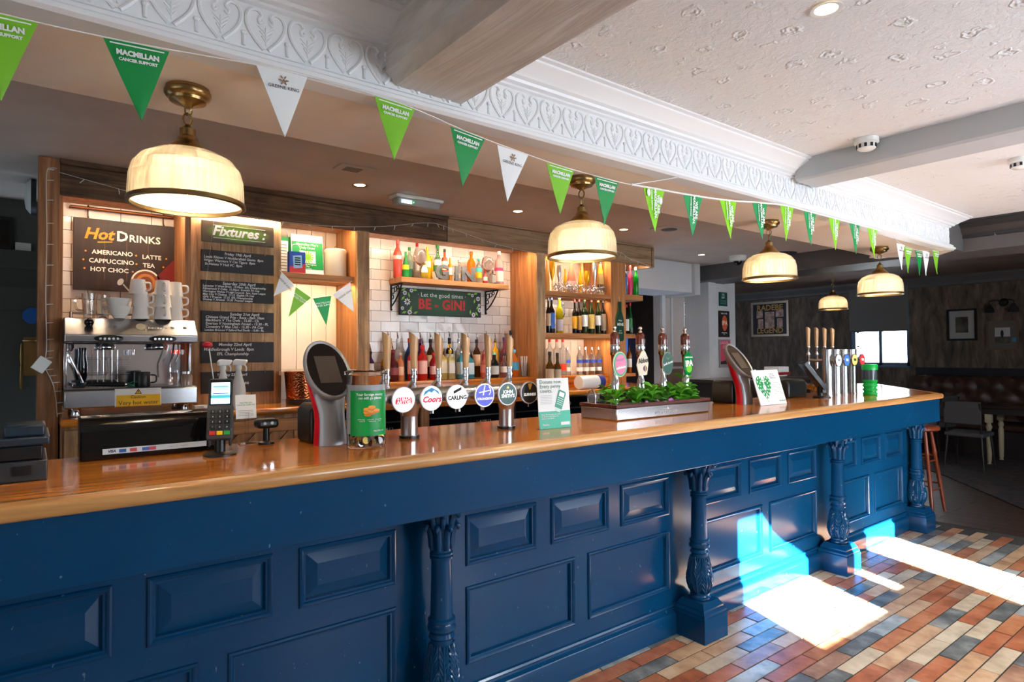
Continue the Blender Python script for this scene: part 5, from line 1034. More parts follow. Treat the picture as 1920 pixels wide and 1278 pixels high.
for i, x in enumerate(bx_):
    lx = x-1.44; tp = obj('tap', TAPM, ft, (lx+.004, .08, 0)); obj('tap_handle', HM, tp, (0, 0, .268))
    MB().tube([(lx, -.03, .158), (lx, -.062, .158)], [.03, .042], 22).build('badge_mount', M_STEEL, ft); MB().tube([(lx, -.06, .11), (lx, -.06, .095)], .003, 6).build('badge_screw', M_STEEL, ft)
    b = MB(); disc_y(b, (lx, -.062, .158), .0495, .008); b = b.build('badge', mat('badge_rim_%d' % (i > 2), (226, 226, 230) if i < 5 else (200, 206, 214), .2, .3 if i > 2 else 0), ft)
    c = BD[i][1]; f_ = MB(); disc_y(f_, (lx, -.0702, .158), .0455, .0012); f_.build('badge_face', mat('lit_badge_%d' % i, c, .3, emit=c, es=(.55 if i < 4 else .12)), b)
    y_ = -.0718; RI = mat('badge_red', (206, 20, 40), .5, emit=(206, 20, 40), es=.3); NV = mat('badge_navy', (30, 40, 90), .5); WI = mat('badge_white', (240, 240, 240), .5, emit=(240, 240, 240), es=.3)
    if i == 0:
        MB().prism([(lx-.036, .142), (lx+.034, .142), (lx+.036, .152), (lx+.032, .166), (lx-.026, .170), (lx-.036, .156)], y_, y_+.0006, 'xz').build('badge_band', RI, b, smooth=0); text('STELLA\nARTOIS', .0175, WI, b, (lx, y_-.0006, .156), bold=.0006, line=.85)
    elif i == 1:
        MB().prism([(lx-.038, .168), (lx-.012, .186), (lx, .180), (lx+.012, .190), (lx+.037, .170), (lx+.03, .185), (lx, .2), (lx-.03, .186)], y_, y_+.0006, 'xz').build('mountain_print', mat('badge_sky', (40, 140, 200), .5), b, smooth=0); text('Coors', .033, RI, b, (lx, y_-.0006, .153), shear=.3, bold=.0013)
    elif i == 2:
        MB().prism([(lx-.018, .170), (lx+.020, .186), (lx+.020, .198), (lx-.018, .182)], y_, y_+.0006, 'xz').build('bar_print', M_INKK, b, smooth=0); text('CARLING', .0235, M_INKK, b, (lx, y_-.0006, .154), bold=.0009, width=.9)
    elif i == 3:
        q = MB(); q.prism([(lx-.03, .172), (lx+.028, .180), (lx+.028, .176), (lx-.03, .168)], y_, y_+.0006, 'xz'); q.tube([(lx+.005+.024*cos(a), y_, .176+.022*sin(a)) for a in [-.9+k*.2 for k in range(10)]], .002, 5); q.prism([(lx-.012, .158), (lx-.002, .2), (lx+.003, .2), (lx-.006, .158)], y_, y_+.0006, 'xz'); q.build('archer_print', WI, b, smooth=0); text('STRONGBOW', .0135, WI, b, (lx, y_-.0006, .143), bold=.0004, width=.9)
    elif i == 4:
        text("JOHN\nSMITH'S", .0205, WI, b, (lx, y_-.0006, .158), bold=.0007, line=.85); MB().prism([(lx-.008, .182), (lx+.008, .182), (lx, .194)], y_, y_+.0006, 'xz').build('crest_print', M_BRASS, b, smooth=0)
    else:
        q = MB(); q.prism([(lx-.010, .198), (lx+.012, .200), (lx+.013, .194), (lx+.004, .172), (lx-.002, .172)], y_, y_+.0006, 'xz'); q.build('harp_print', mat('badge_gold', (206, 156, 60), .4), b, smooth=0); text('GUINNESS', .0165, WI, b, (lx, y_-.0006, .150), bold=.0005, width=.9)
# two oval touch screens on grey stands
def pod(loc, ds):
    o = thing('oval_kiosk', ds, 'kiosk', loc, group='oval kiosks on the bar')
    v_ = Vector((0, .606, .795)); n_ = Vector((0, -.795, .606)); u_ = Vector((1, 0, 0)); c_ = Vector((0, .03, .278))
    def el(a, ru, rv, off): return c_+u_*(ru*cos(a))+v_*(rv*sin(a))+n_*off
    N = 36; A = [2*pi*k/N for k in range(N)]
    rings = []
    for z, cy_, rx, ry in ((0, 0, .062, .05), (.04, .0, .060, .048), (.085, .006, .056, .046), (.12, .012, .056, .046)): rings.append([Vector((rx*cos(a), cy_+ry*sin(a), z)) for a in A])
    head = [el(a, .078, .122, -.03) for a in A]; base_ = rings[-1]
    for t in (.35, .7): s_ = t*t*(3-2*t); rings.append([base_[k].lerp(head[k], s_) for k in range(N)])
    rings += [head, [el(a, .088, .136, -.006) for a in A], [el(a, .088, .136, .004) for a in A], [el(a, .083, .130, .008) for a in A], [el(a, .076, .122, .003) for a in A]]
    mb = MB(); mb.v = [tuple(p) for r_ in rings for p in r_]
    for j in range(len(rings)-1):
        for i in range(N): mb.f.append((j*N+i, j*N+(i+1) % N, (j+1)*N+(i+1) % N, (j+1)*N+i)); mb.m.append(0)
    mb.build('stand', M_SILVER, o, smooth=60)
    st_ = MB(); ks = [k for k in range(N) if 2.75 < A[k] < 3.75]
    m_ = len(ks)
    for r_ in rings[:7]:
        ctr = sum((p for p in r_), Vector())/N
        for k in ks: p = r_[k]; st_.v.append(tuple(p+(p-ctr).normalized()*.0012))
    for j in range(6):
        for i in range(m_-1): st_.f.append((j*m_+i, j*m_+i+1, (j+1)*m_+i+1, (j+1)*m_+i)); st_.m.append(0)
    st_.build('red_stripe', M_RED, o, smooth=60)
    fc = MB(); fc.v = [tuple(el(a, .077, .123, .003)) for a in A]; fc.f = [tuple(range(N))]; fc.m = [0]; fc = fc.build('screen_glass', M_BLACKG, o, smooth=0)
    d_ = MB(); q = [c_+u_*x+v_*y+n_*.0042 for x, y in ((-.042, -.065), (.042, -.065), (.042, .06), (-.042, .06))]; d_.add(q, [(0, 1, 2, 3)]); d_.build('display', mat('standby_display', (66, 58, 52), .12), fc, smooth=0)
    MB().prism([(-.06, 0), (.062, 0), (.062, .10), (.03, .14), (-.04, .15), (-.06, .12)], .045, .20, 'xz').build('rear_housing', M_BLACK, o, bevel=.012, seg=3); return o
pod((.885, .465, ZB), 'oval touch screen kiosk beside the clear collecting tub'); pod((3.615, .465, ZB), 'oval touch screen kiosk beside the heart card')
# collecting tub
tb = thing('collecting_tub', 'clear collecting tub with a green charity label and coins', 'collecting tub', (.966, .33, ZB))
MB().lathe([(.001, 0), (.068, 0), (.070, .004), (.070, .258), (.077, .262), (.077, .272), (.069, .275), (.0665, .268), (.0665, .006), (.001, .006)], 40, caps=False).build('tub_wall', M_ACRYL, tb)
MB().lathe([(.0708, .045), (.0708, .205)], 24, a0=R(195), a1=R(318)).build('green_label', mat('label_green', (0, 150, 66), .4), tb)
MB().lathe([(.0664, .05), (.0664, .225)], 24, a0=R(150), a1=R(330)).build('paper_liner', mat('paper_liner', (206, 206, 208), .8), tb)
def wrap(mb_obj, r_, a_mid):
    for v2 in mb_obj.data.vertices:
        a = a_mid+v2.co.x/r_; z = v2.co.y; d = v2.co.z; v2.co = (cos(a)*(r_+d), sin(a)*(r_+d), z)
for s_, sz2, z, a in (('Your foreign money\ncan still go places', .0125, .185, 258), ('All foreign    coins and    bring them\nnotes &        banknotes    to us', .0062, .10, 258), ('MACMILLAN', .008, .062, 285)):
    t_ = text(s_, sz2, M_INKW, tb, (0, 0, 0), rot=(0, 0, 0), bold=.0003 if sz2 > .01 else 0); wrap(t_, .0712, R(a)); t_.location = (0, 0, z)
for k, (a, z, r_) in enumerate(((248, .128, .013), (248, .134, .013), (248, .140, .013), (262, .126, .014), (262, .133, .014), (262, .140, .014), (262, .147, .014), (276, .130, .012), (276, .136, .012), (250, .120, .013))):
    t_ = MB(); t_.lathe([(r_, 0), (r_, .0004)], 18, sy=.42); t_ = t_.build('coin_print', mat('coin_print_%d' % (k % 2), ((240, 170, 60), (226, 130, 40))[k % 2], .5), tb); wrap(t_, .0713+.0002*k, R(a)); t_.location = (0, 0, z)
rn = random.Random(4)
cmesh = [MB().lathe([(.001, 0), (.0125, 0), (.0125, .002), (.001, .002)], 16).mesh('coin', mt) for mt in (mat('gold_coin', (206, 176, 96), .3, .9), M_STEEL, mat('copper_coin', (150, 96, 66), .35, .9))]
cn = ['gold coloured coin at the bottom of the collecting tub', 'silver coin at the bottom of the collecting tub', 'copper coin at the bottom of the collecting tub']
for k in range(16):
    a = R(190+k*9); rr = .053 if k % 2 else .0545; kk = k % 3
    o = tag(obj('coin', cmesh[kk], None, (.966+rr*cos(a), .33+rr*sin(a), ZB+.019+(k % 4)*.0045), (R(70)*sin(k), R(75), a)), cn[kk], 'coin', 'loose coins in the collecting tub')
for k in range(3):
    o = tag(MB().box(-.03, -.0006, 0, .03, .0006, .15).build('banknote', mat('pink_banknote', (206, 160, 150), .7), bevel=0), ['folded pink banknote at the left inside the tub', 'folded pink banknote in the middle of the tub', 'folded pink banknote at the back of the tub'][k], 'banknote', 'banknotes in the collecting tub'); o.location = ((.93, .955, .98)[k], (.335, .345, .355)[k], ZB+.008); o.rotation_euler = (0, 0, R((70, 20, -20)[k]))
# card terminal on its stand
def terminal(loc, rz, ds, lean=-22):
    o = thing('card_terminal', ds, 'card terminal', loc, rz, group='card terminals on the bar')
    MB().lathe([(.001, 0), (.052, 0), (.052, .006), (.044, .010), (.001, .012)], 28).build('base', M_BLACK, o); MB().cyl(0, .008, .010, .075, .017, n=18).build('post', M_BLACK, o)
    [MB().box(q_*.036, -.012, .03, q_*.028, .014, .09).build('cradle_arm', M_DKGREY, o, bevel=.003) for q_ in (-1, 1)]
    Mx = Matrix.Translation((0, -.004, .06)) @ Matrix.Rotation(R(lean), 4, 'X')
    body = MB().prism([(-.037, -.01), (.037, -.01), (.041, 0), (.040, .105), (.038, .115), (.038, .20), (.032, .205), (-.032, .205), (-.038, .20), (-.038, .115), (-.040, .105), (-.041, 0)], -.014, .014, 'xz').xf(Mx).build('body', M_DKGREY, o, bevel=.004)
    bz = MB().box(-.033, -.0156, .108, .033, -.0142, .198).xf(Mx).build('bezel', M_BLACKG, o, smooth=0)
    scr = MB().box(-.029, -.0168, .112, .029, -.0158, .188).xf(Mx).build('screen', mat('lit_terminal_screen', (200, 226, 236), .3, emit=(170, 220, 240), es=1.6), bz, smooth=0)
    for z0, z1, c in ((.132, .143, (60, 170, 180)), (.147, .150, (30, 60, 110)), (.163, .166, (120, 170, 190)), (.17, .176, (110, 160, 180))): MB().box(-.024 if z0 > .145 else -.029, -.0174, z0, .024 if z0 > .145 else .029, -.0169, z1).xf(Mx).build('screen_print', mat('screen_print_%d' % (z0*1000), c, .4, emit=c, es=.6), bz, smooth=0)
    for r2 in range(4):
        for c2 in range(3):
            k_ = MB().box(-.031+c2*.022, -.0175, .078-r2*.018, -.013+c2*.022, -.0142, .091-r2*.018).xf(Mx).build('key', M_BLACK, o, smooth=0)
    for c2, cc in enumerate(((200, 40, 40), (230, 190, 20), (40, 160, 60))): MB().box(-.031+c2*.022, -.0178, .004, -.013+c2*.022, -.0142, .017).xf(Mx).build('key', mat('key_colour_%d' % c2, cc, .4), o, smooth=0)
    kp = [(r2, c2, s2) for r2, row_ in enumerate(('123', '456', '789', '*0#')) for c2, s2 in enumerate(row_)]
    for r2, c2, s2 in kp:
        p = Mx @ Vector((-.022+c2*.022, -.0179, .0845-r2*.018)); text(s2, .008, M_INKW, o, tuple(p), rot=(pi/2+R(lean), 0, 0), ext=.0001)
    return o
terminal((.50, .46, ZB), -.28, 'card payment terminal with a lit screen near the till'); t2 = terminal((4.50, .40, ZB), .95, 'card payment terminal by the steel font cylinders', -38)
t2.scale = (1.15, 1.15, 1.15)
# receipt printer and card-sticker till at the left
o = thing('receipt_printer', 'dark receipt printer at the left end of the bar', 'printer', (-.10, .45, ZB))
M_NAVYP = mat('navy_grey_plastic', (30, 44, 56), .35)
MB().box(-.14, -.13, 0, .135, .15, .055).build('drawer', M_DKGREY, o, bevel=.004); MB().box(-.14, -.125, .056, .125, .15, .095).build('mid_body', M_BLACK, o, bevel=.004); MB().box(-.14, -.135, .096, .14, .15, .118).build('top_plate', M_NAVYP, o, bevel=.005); MB().box(.04, -.12, .119, .13, .02, .15).build('display_pod', M_NAVYP, o, bevel=.006)
MB().box(.06, -.137, .018, .10, -.131, .042).build('lock_plate', M_BLACK, o, smooth=0); MB().box(-.14, -.137, .028, .02, -.131, .034).build('slot', M_BLACK, o, smooth=0)
o = thing('till_display', 'glossy black till back with a strip of card logos', 'till', (.32, .62, ZB))
MB().prism([(-.03, 0), (.09, 0), (.09, .14), (.0, .135), (-.022, .115), (-.03, .09)], -.20, .20, 'yz').build('casing', M_BLACKG, o, bevel=.006, seg=3)
s_ = MB().box(-.14, -.0325, .018, .165, -.0305, .036).build('sticker_strip', mat('pale_sticker', (196, 206, 212), .5), o, smooth=0)
text('VISA', .011, NV, s_, (-.115, -.0332, .027), bold=.0005, shear=.2); text('electron    maestro', .007, mat('print_grey', (150, 146, 140), .7), s_, (.08, -.0332, .027))
for x, c in ((-.085, (30, 80, 150)), (-.055, (190, 60, 60)), (-.02, (60, 90, 170)), (0.0, (190, 70, 80))): MB().box(x-.01, -.0335, .021, x+.01, -.0328, .032).build('logo_print', mat('logo_%d' % int(x*1000), c, .5), s_, smooth=0)
o = thing('barcode_scanner', 'black scanner on a short stand behind the card terminal', 'scanner', (.70, .63, ZB)); MB().cyl(.0, .0, 0, .065, .012, n=14).build('stand', M_BLACK, o); MB().lathe([(.03, 0), (.028, .008), (.012, .012)], 18).build('foot', M_BLACK, o); MB().box(-.04, -.03, .06, .04, .03, .095).build('head', M_BLACK, o, bevel=.012)
for q_ in (-.014, .012): MB().cyl(0, 0, 0, .002, .006, n=12).xf(Matrix.Translation((q_, -.0305, .08)) @ Matrix.Rotation(pi/2, 4, 'X')).build('lens', M_CHROME, o)
o = thing('charity_leaflet', 'white charity leaflet in a clear stand behind the card terminal', 'leaflet', (.645, .68, ZB)); MB().box(-.03, -.02, 0, .03, .02, .004).box(-.006, .004, .003, .006, .008, .12).build('clear_stand', M_ACRYL, o, smooth=0)
Ml = Matrix.Rotation(-.15, 4, 'X'); MB().box(-.037, -.001, .095, .037, .001, .185).xf(Ml).build('sheet', M_PAPER, o, smooth=0); text('MACMILLAN\nCANCER SUPPORT', .008, M_GREEN, o, tuple(Ml @ Vector((0, -.0016, .150))), rot=(pi/2-.15, 0, 0))
for k in range(4): MB().box(-.028, -.0022, .106+k*.006, .026, -.0014, .1075+k*.006).xf(Ml).build('print_line', mat('print_grey', (150, 146, 140), .7), o, smooth=0)
# donation card
o = thing('donation_card', 'upright green and white donation card in front of the font', 'card', (1.845, .285, ZB), -.06); o.rotation_euler = (-.09, 0, -.06)
MB().box(-.088, -.002, 0, .088, .002, .222).build('card', M_PAPER, o, smooth=0); MB().box(-.088, -.0032, 0, .088, -.0022, .076).build('green_field', mat('sea_green', (30, 168, 136), .4), o, smooth=0)
MB().box(-.08, .003, 0, .08, .05, .003).build('foot', M_ACRYL, o, smooth=0)
DG = mat('deep_green_ink', (30, 100, 76), .6)
text('Donate now.\nEvery penny\ncounts.', .0235, DG, o, (-.076, -.0036, .186), align='LEFT', line=.85)
text('Enter the amount you want\nto donate and follow the\nsteps to say thanks', .0095, M_INKW, o, (-.076, -.0042, .054), align='LEFT', line=.9); text('Pennies', .012, M_INKW, o, (-.072, -.0042, .018), align='LEFT', bold=.0004); MB().box(.03, -.0045, .012, .08, -.0036, .026).build('logo_print', M_INKW, o, smooth=0)
for k in range(6): MB().box(-.076, -.0038, .145-k*.007, -.012, -.003, .1462-k*.007).build('print_line', mat('print_grey', (150, 146, 140), .7), o, smooth=0)
Mt = Matrix.Translation((.035, 0, .125)) @ Matrix.Rotation(R(-22), 4, 'Y').inverted()
MB().prism([(-.02, -.04), (.02, -.04), (.022, .035), (.016, .042), (-.016, .042), (-.022, .035)], -.0040, -.0030, 'xz').xf(Mt).build('terminal_print', mat('sea_green_dark', (20, 140, 112), .4), o, smooth=0); MB().box(-.014, -.0048, .014, .014, -.0042, .034).xf(Mt).build('terminal_print', M_INKW, o, smooth=0)
for r2 in range(4): MB().box(-.015, -.0048, .004-r2*.009, .015, -.0042, .006-r2*.009).xf(Mt).build('terminal_print', M_INKW, o, smooth=0)
MB().box(-.014, -.0040, -.056, .014, -.0032, -.041).xf(Mt).build('terminal_print', mat('receipt_print', (200, 226, 220), .6), o, smooth=0)
# steel drip planter with the four hand pumps
dp = thing('drip_tray_box', 'long steel drip tray with dark wood rim and mint', 'drip tray', (2.625, .42, ZB))
MB().box(-.375, -.125, 0, .375, .125, .062).build('steel_box', M_STEEL, dp, bevel=.006)
M_MAHO = wood('mahogany_rim', (50, 18, 16), (84, 34, 28), (110, 52, 40), 'x', .35, .2, .8, 3)
MB().box(-.38, -.13, .062, .38, -.095, .078).box(-.38, .095, .062, .38, .13, .078).box(-.38, -.095, .062, -.35, .095, .078).box(.35, -.095, .062, .38, .095, .078).build('wood_rim', M_MAHO, dp, bevel=.003)
MB().box(-.35, -.095, .058, .35, .095, .066).build('grate', M_STEEL, dp, smooth=0)
MB().tube(curve([(-.365, .03, .078), (-.365, .03, .125), (-.365, .055, .145), (-.365, .08, .125), (-.365, .08, .078)], 5), .005, 8).build('grip', M_STEEL, dp)
text('PURVEYORS OF', .022, mat('etched_grey', (206, 206, 206), .5), dp, (.0, -.1262, .022), space=1.2); MB().prism([(-.03, .045), (.0, .040), (.012, .052), (.022, .04), (.05, .048), (.02, .037), (-.0, .036)], -.1264, -.1258, 'xz').build('etched_crest', mat('etched_grey', (206, 206, 206), .5), dp, smooth=0)
pmp = MB().lathe([(.026, .062), (.026, .07), (.02, .075), (.016, .10), (.021, .12), (.024, .15), (.018, .185), (.013, .21), (.012, .24)], 18)
M_HPW = wood('mahogany_pump', (60, 20, 14), (96, 36, 22), (120, 52, 34), 'z', .2, .4, 1, 3, bmp=0)
PN = ['hand pump with the pink and green clip', 'hand pump with the cream bishop hat clip', 'hand pump with the dark green oval clip', 'hand pump with the bright green shield clip']
for i, (x, cx_) in enumerate(zip((2.375, 2.573, 2.757, 2.955), (2.328, 2.501, 2.699, 2.874))):
    o = thing('hand_pump', PN[i], 'hand pump', (x-.03*0, .42, ZB+.0), group='hand pumps on the drip tray'); lx = -.012
    MB().lathe([(.026, .0665), (.026, .072), (.02, .078), (.016, .10), (.021, .12), (.024, .15), (.018, .185), (.013, .21), (.012, .245)], 18).build('chrome_base', M_CHROME, o)
    MB().lathe([(.012, .245), (.016, .27), (.020, .32)], 18).build('lower_grip', M_HPW, o); MB().lathe([(.0205, .320), (.0245, .325), (.0245, .372), (.0235, .376)], 18).build('chrome_band', M_CHROME, o)
    MB().lathe([(.0235, .376), (.0245, .40), (.0235, .425), (.016, .437), (.010, .440)], 18).build('upper_grip', M_HPW, o); MB().lathe([(.010, .440), (.009, .446), (.006, .449), (.007, .453), (.011, .459), (.011, .465), (.006, .471), (.001, .472)], 14).build('finial', M_CHROME, o)
    cl = Vector((cx_-x, -.075, .275)); MB().tube([(cl.x+.02, -.06, .262), (0, -.01, .262)], .005, 6).build('clip_bracket', M_CHROME, o)
    if i == 0:
        for r_, d2, c in ((.050, 0, (190, 214, 176)), (.0465, -.0062, (70, 176, 140)), (.039, -.0076, (226, 130, 166))): q = MB(); disc_y(q, (cl.x, cl.y+d2, cl.z), r_, .006 if r_ > .049 else .0012, 30, 1.27); q.build('clip' if r_ > .049 else 'clip_print', mat('clip0_%d' % int(r_*1000), c, .4), o)
        text('Hoppy', .022, mat('clip_purple', (150, 110, 170), .5), o, (cl.x-.004, cl.y-.0094, cl.z+.024), rot=(pi/2, -.2, 0)); text('milkshake', .0175, M_INKW, o, (cl.x, cl.y-.0094, cl.z-.016), rot=(pi/2, -.16, 0), bold=.0008, shear=.2)
    elif i == 1:
        MB().prism([(cl.x-.030, cl.z-.062), (cl.x+.030, cl.z-.058), (cl.x+.042, cl.z+.0), (cl.x+.038, cl.z+.03), (cl.x+.018, cl.z+.062), (cl.x+.004, cl.z+.074), (cl.x-.012, cl.z+.062), (cl.x-.040, cl.z+.022), (cl.x-.050, cl.z-.006)], cl.y-.006, cl.y, 'xz').build('clip', mat('clip_cream', (222, 212, 190), .4), o, smooth=0, bevel=.003)
        text('Abbot', .036, M_INKK, o, (cl.x, cl.y-.0076, cl.z+.016), rot=(pi/2, -.12, 0), bold=.0005, width=.85); q = MB(); disc_y(q, (cl.x+.012, cl.y-.0062, cl.z-.024), .013, .0012, 20, 1.2); q.build('clip_print', flat('clip_indigo', (64, 52, 96)), o); q = MB(); q.prism([(cl.x+.009, cl.z-.042), (cl.x+.015, cl.z-.042), (cl.x+.018, cl.z-.012), (cl.x+.012, cl.z-.004), (cl.x+.008, cl.z-.012)], cl.y-.0082, cl.y-.0076, 'xz'); q.build('clip_print', flat('clip_bronze', (206, 150, 90)), o, smooth=0)
    elif i == 2:
        for r_, d2, c in ((.043, 0, (150, 166, 140)), (.0405, -.0062, (44, 92, 80))): q = MB(); disc_y(q, (cl.x, cl.y+d2, cl.z), r_, .006 if r_ > .042 else .0012, 30, 1.42); q.build('clip' if r_ > .042 else 'clip_print', mat('clip2_%d' % int(r_*10000), c, .4), o)
        text('Swift Angels', .0165, M_INKW, o, (cl.x, cl.y-.0080, cl.z), rot=(pi/2, -.25, 0), bold=.0006, shear=.2); q = MB(); q.prism([(cl.x-.02, cl.z+.034), (cl.x, cl.z+.026), (cl.x+.02, cl.z+.036), (cl.x, cl.z+.018)], cl.y-.0080, cl.y-.0076, 'xz'); q.build('clip_print', flat('clip_olive', (120, 130, 80)), o, smooth=0)
    else:
        MB().prism([(cl.x-.036, cl.z-.04), (cl.x-.02, cl.z-.066), (cl.x, cl.z-.070), (cl.x+.02, cl.z-.066), (cl.x+.036, cl.z-.04), (cl.x+.038, cl.z+.03), (cl.x+.028, cl.z+.044), (cl.x+.016, cl.z+.05), (cl.x+.012, cl.z+.064), (cl.x-.012, cl.z+.064), (cl.x-.016, cl.z+.05), (cl.x-.028, cl.z+.044), (cl.x-.038, cl.z+.03)], cl.y-.01, cl.y, 'xz').build('clip', mat('clip_green', (0, 130, 60), .15), o, smooth=0, bevel=.004)
        q = MB(); disc_y(q, (cl.x+.002, cl.y-.0102, cl.z-.030), .024, .0012, 24); q.build('clip_print', flat('clip_lime', (120, 206, 30)), o)
        text('GREENE KING', .0105, M_INKW, o, (cl.x, cl.y-.0118, cl.z+.030), bold=.0004); text('IPA', .044, M_INKW, o, (cl.x, cl.y-.0122, cl.z-.004), bold=.0022, rot=(pi/2, -.1, 0))
# mint sprigs filling the tray
M_LEAF = mottled('mint_leaf', (64, 150, 30), (110, 186, 50), 20, .45, rnd=3)
rn = random.Random(11)
def leafmesh():
    mb = MB(); pr = [(0, .002), (.006, .012), (.018, .019), (.032, .015), (.044, .0)]
    for s in (-1, 1):
        mb.add([(x, 0, .004*math.sin(x*60)) for x, _ in pr]+[(x, s*w_, .003+.004*math.sin(x*60)+w_*.25) for x, w_ in pr], [(i, i+1, 6+i, 5+i) for i in range(4)])
    return mb
LM = leafmesh().mesh('leaf', M_LEAF, 60)
spots = [(-.29, -.05), (-.22, .0), (-.15, -.06), (-.10, .02), (-.03, -.04), (.04, .0), (.10, -.05), (.16, .03), (.22, -.04), (.30, .0), (.33, -.03), (-.01, .06), (-.26, .06), (-.18, .07), (-.06, -.075), (.07, .07), (.17, -.075), (.25, .06), (.28, -.07)]
SL = ['mint sprig at the left end of the drip tray', 'mint sprig beside the first hand pump', 'mint sprig in front of the first hand pump', 'mint sprig between the first two pumps', 'mint sprig in front of the second pump', 'mint sprig behind the centre of the tray', 'mint sprig in front of the third pump', 'mint sprig beside the third pump', 'mint sprig left of the last pump', 'tall mint sprig at the right end of the tray', 'mint sprig drooping over the right corner', 'mint sprig behind the second pump', 'mint sprig behind the steel grip', 'mint sprig behind the first pump', 'mint sprig low on the front rim near the centre', 'mint sprig behind the third pump', 'mint sprig low on the rim before the third pump', 'mint sprig behind the last pump', 'mint sprig on the front rim by the last pump']
for i, (x, y) in enumerate(spots):
    o = thing('mint_sprig', SL[i], 'herb', (2.625+x, .42+y, ZB+.066), rn.uniform(0, 6), 'mint sprigs in the drip tray'); ht = .12 if i == 9 else rn.uniform(.045, .08)
    MB().tube([(0, 0, 0), (.01, .004, ht*.6), (.018, 0, ht)], .0022, 5).build('stem', M_LEAF, o)
    for k in range(11):
        t = k/10; a = k*2.3; q = obj('leaf', LM, o, (.018*t+.004*cos(a), .004*sin(a), .008+ht*t), (rn.uniform(-.4, .4), rn.uniform(-.6, .25), a)); sc_ = rn.uniform(.95, 1.45); q.scale = (sc_, sc_, sc_)
for i, (x, y, z) in enumerate(((-.12, -.10, .075), (-.035, -.10, .078), (.06, -.105, .078), (.08, -.10, .08), (.04, .02, .135), (.055, .01, .12))):
    q = MB()
    for k in range(5): a = 2*pi*k/5; q.sphere((.007*cos(a), .007*sin(a), 0), .007, 8, 5, 1, 1, .5)
    q = tag(q.build('flower', mat('purple_petal', (170, 84, 160), .6)), ['purple flower at the left rim of the drip tray', 'purple flower near the front centre of the rim', 'purple flower right of centre on the rim, first of two', 'purple flower right of centre on the rim, second of two', 'purple flower high among the mint by the third pump', 'purple flower just below the highest one'][i], 'flower', 'purple flowers in the drip tray'); q.location = (2.625+x, .42+y, ZB+z); q.rotation_euler = (R(60), 0, 0)
# heart card
o = thing('heart_card', 'leaning white card printed with a green heart wreath', 'card', (3.70, .31, ZB), -.15); o.rotation_euler = (-.30, 0, -.05)
MB().box(-.14, -.003, 0, .14, .003, .225).build('card', M_PAPER, o, smooth=0)
hp = [(-.05+.075*(16*math.sin(t)**3)/16, .117+.088*(13*cos(t)-5*cos(2*t)-2*cos(3*t)-cos(4*t))/15) for t in [2*pi*k/40 for k in range(40)]]
MB().prism(hp, -.0042, -.0032, 'xz').build('heart_print', M_GREEN, o, smooth=0)
q = MB()
for k in range(40):
    t = 2*pi*k/22
    if k < 22: s_ = .86
    else: t = 2*pi*(k-22)/18; s_ = .55
    x, z = -.05+s_*.075*math.sin(t)**3, .117+s_*.088*(13*cos(t)-5*cos(2*t)-2*cos(3*t)-cos(4*t))/15
    disc_y(q, (x, -.0043, z), .0056 if k < 22 else .0045, .0006, 10, 1.3)
disc_y(q, (-.05, -.0043, .112), .015, .0006, 20, 1.3); q.build('petal_print', M_INKW, o)
text('How far\ncan a little\nkindness go', .014, M_INKK, o, (.032, -.0036, .185), align='LEFT', line=.9); text('MACMILLAN', .012, M_GREEN, o, (.10, -.0036, .022), bold=.0003)
for k in range(7): MB().box(.035, -.0040, .14-k*.012, .125, -.0032, .142-k*.012).build('print_line', mat('print_grey', (150, 146, 140), .7), o, smooth=0)
MB().box(-.03, .004, 0, .03, .05, .004).build('strut', M_PAPER, o, smooth=0)
# black till beyond the heart card
o = thing('rounded_till', 'black rounded till unit at the far end of the bar', 'till', (4.36, .60, ZB)); MB().prism([(-.10, 0), (.09, 0), (.09, .08), (.05, .125), (-.08, .13), (-.10, .10)], -.13, .13, 'yz').build('casing', M_BLACK, o, bevel=.014, seg=3); MB().box(-.11, -.06, .13, .11, .06, .133).build('tray', M_STEEL, o, smooth=0)
# steel cylinder font
fo = thing('cylinder_font', 'beer font of four steel cylinders at the far end of the bar', 'beer font', (4.945, .475, ZB))
for i, x in enumerate((-.195, -.065, .065, .195)):
    MB().lathe([(.040, 0), (.040, .006), (.036, .008), (.036, .335), (.038, .337), (.038, .346), (.034, .349)], 26, x, 0).build('cylinder', M_STEEL, fo)
    MB().tube([(x, .03, .26), (x, .14, .265)], [.014, .010], 14).build('spout_arm', M_STEEL, fo)
    q = MB().lathe([(.011, .20), (.013, .24), (.013, .29), (.016, .295), (.016, .315), (.011, .32), (.011, .35), (.014, .355), (.014, .37)], 14, x, .145).tube([(x, .145, .24), (x, .15, .19)], [.009, .006], 8).build('tap', M_CHROME, fo); h_ = obj('tap_handle', HM, q, (x, .145, .365))
    MB().tube([(x, -.03, .265), (x, -.075, .265)], [.012, .034], 16).build('badge_mount', M_STEEL, fo)
    c = ((236, 236, 238), (60, 110, 200), (226, 190, 110), (206, 50, 60))[i]; b = MB(); disc_y(b, (x, -.075, .265), .047, .008); b = b.build('badge', M_CHROME, fo); f_ = MB(); disc_y(f_, (x, -.0832, .265), .042, .0012); f_.build('badge_face', mat('font_badge_%d' % i, c, .3, emit=c, es=.5), b)
    MB().prism([(x-.02, .26), (x+.02, .255), (x+.022, .275), (x-.018, .278)], -.0852, -.0846, 'xz').build('badge_band', flat('badge_band_%d' % i, ((150, 160, 190), (236, 236, 240), (60, 80, 50), (240, 230, 230))[i]), b, smooth=0)
gt = thing('green_tub', 'bright green ribbed collecting tub at the end of the bar', 'collecting tub', (5.045, .30, ZB))
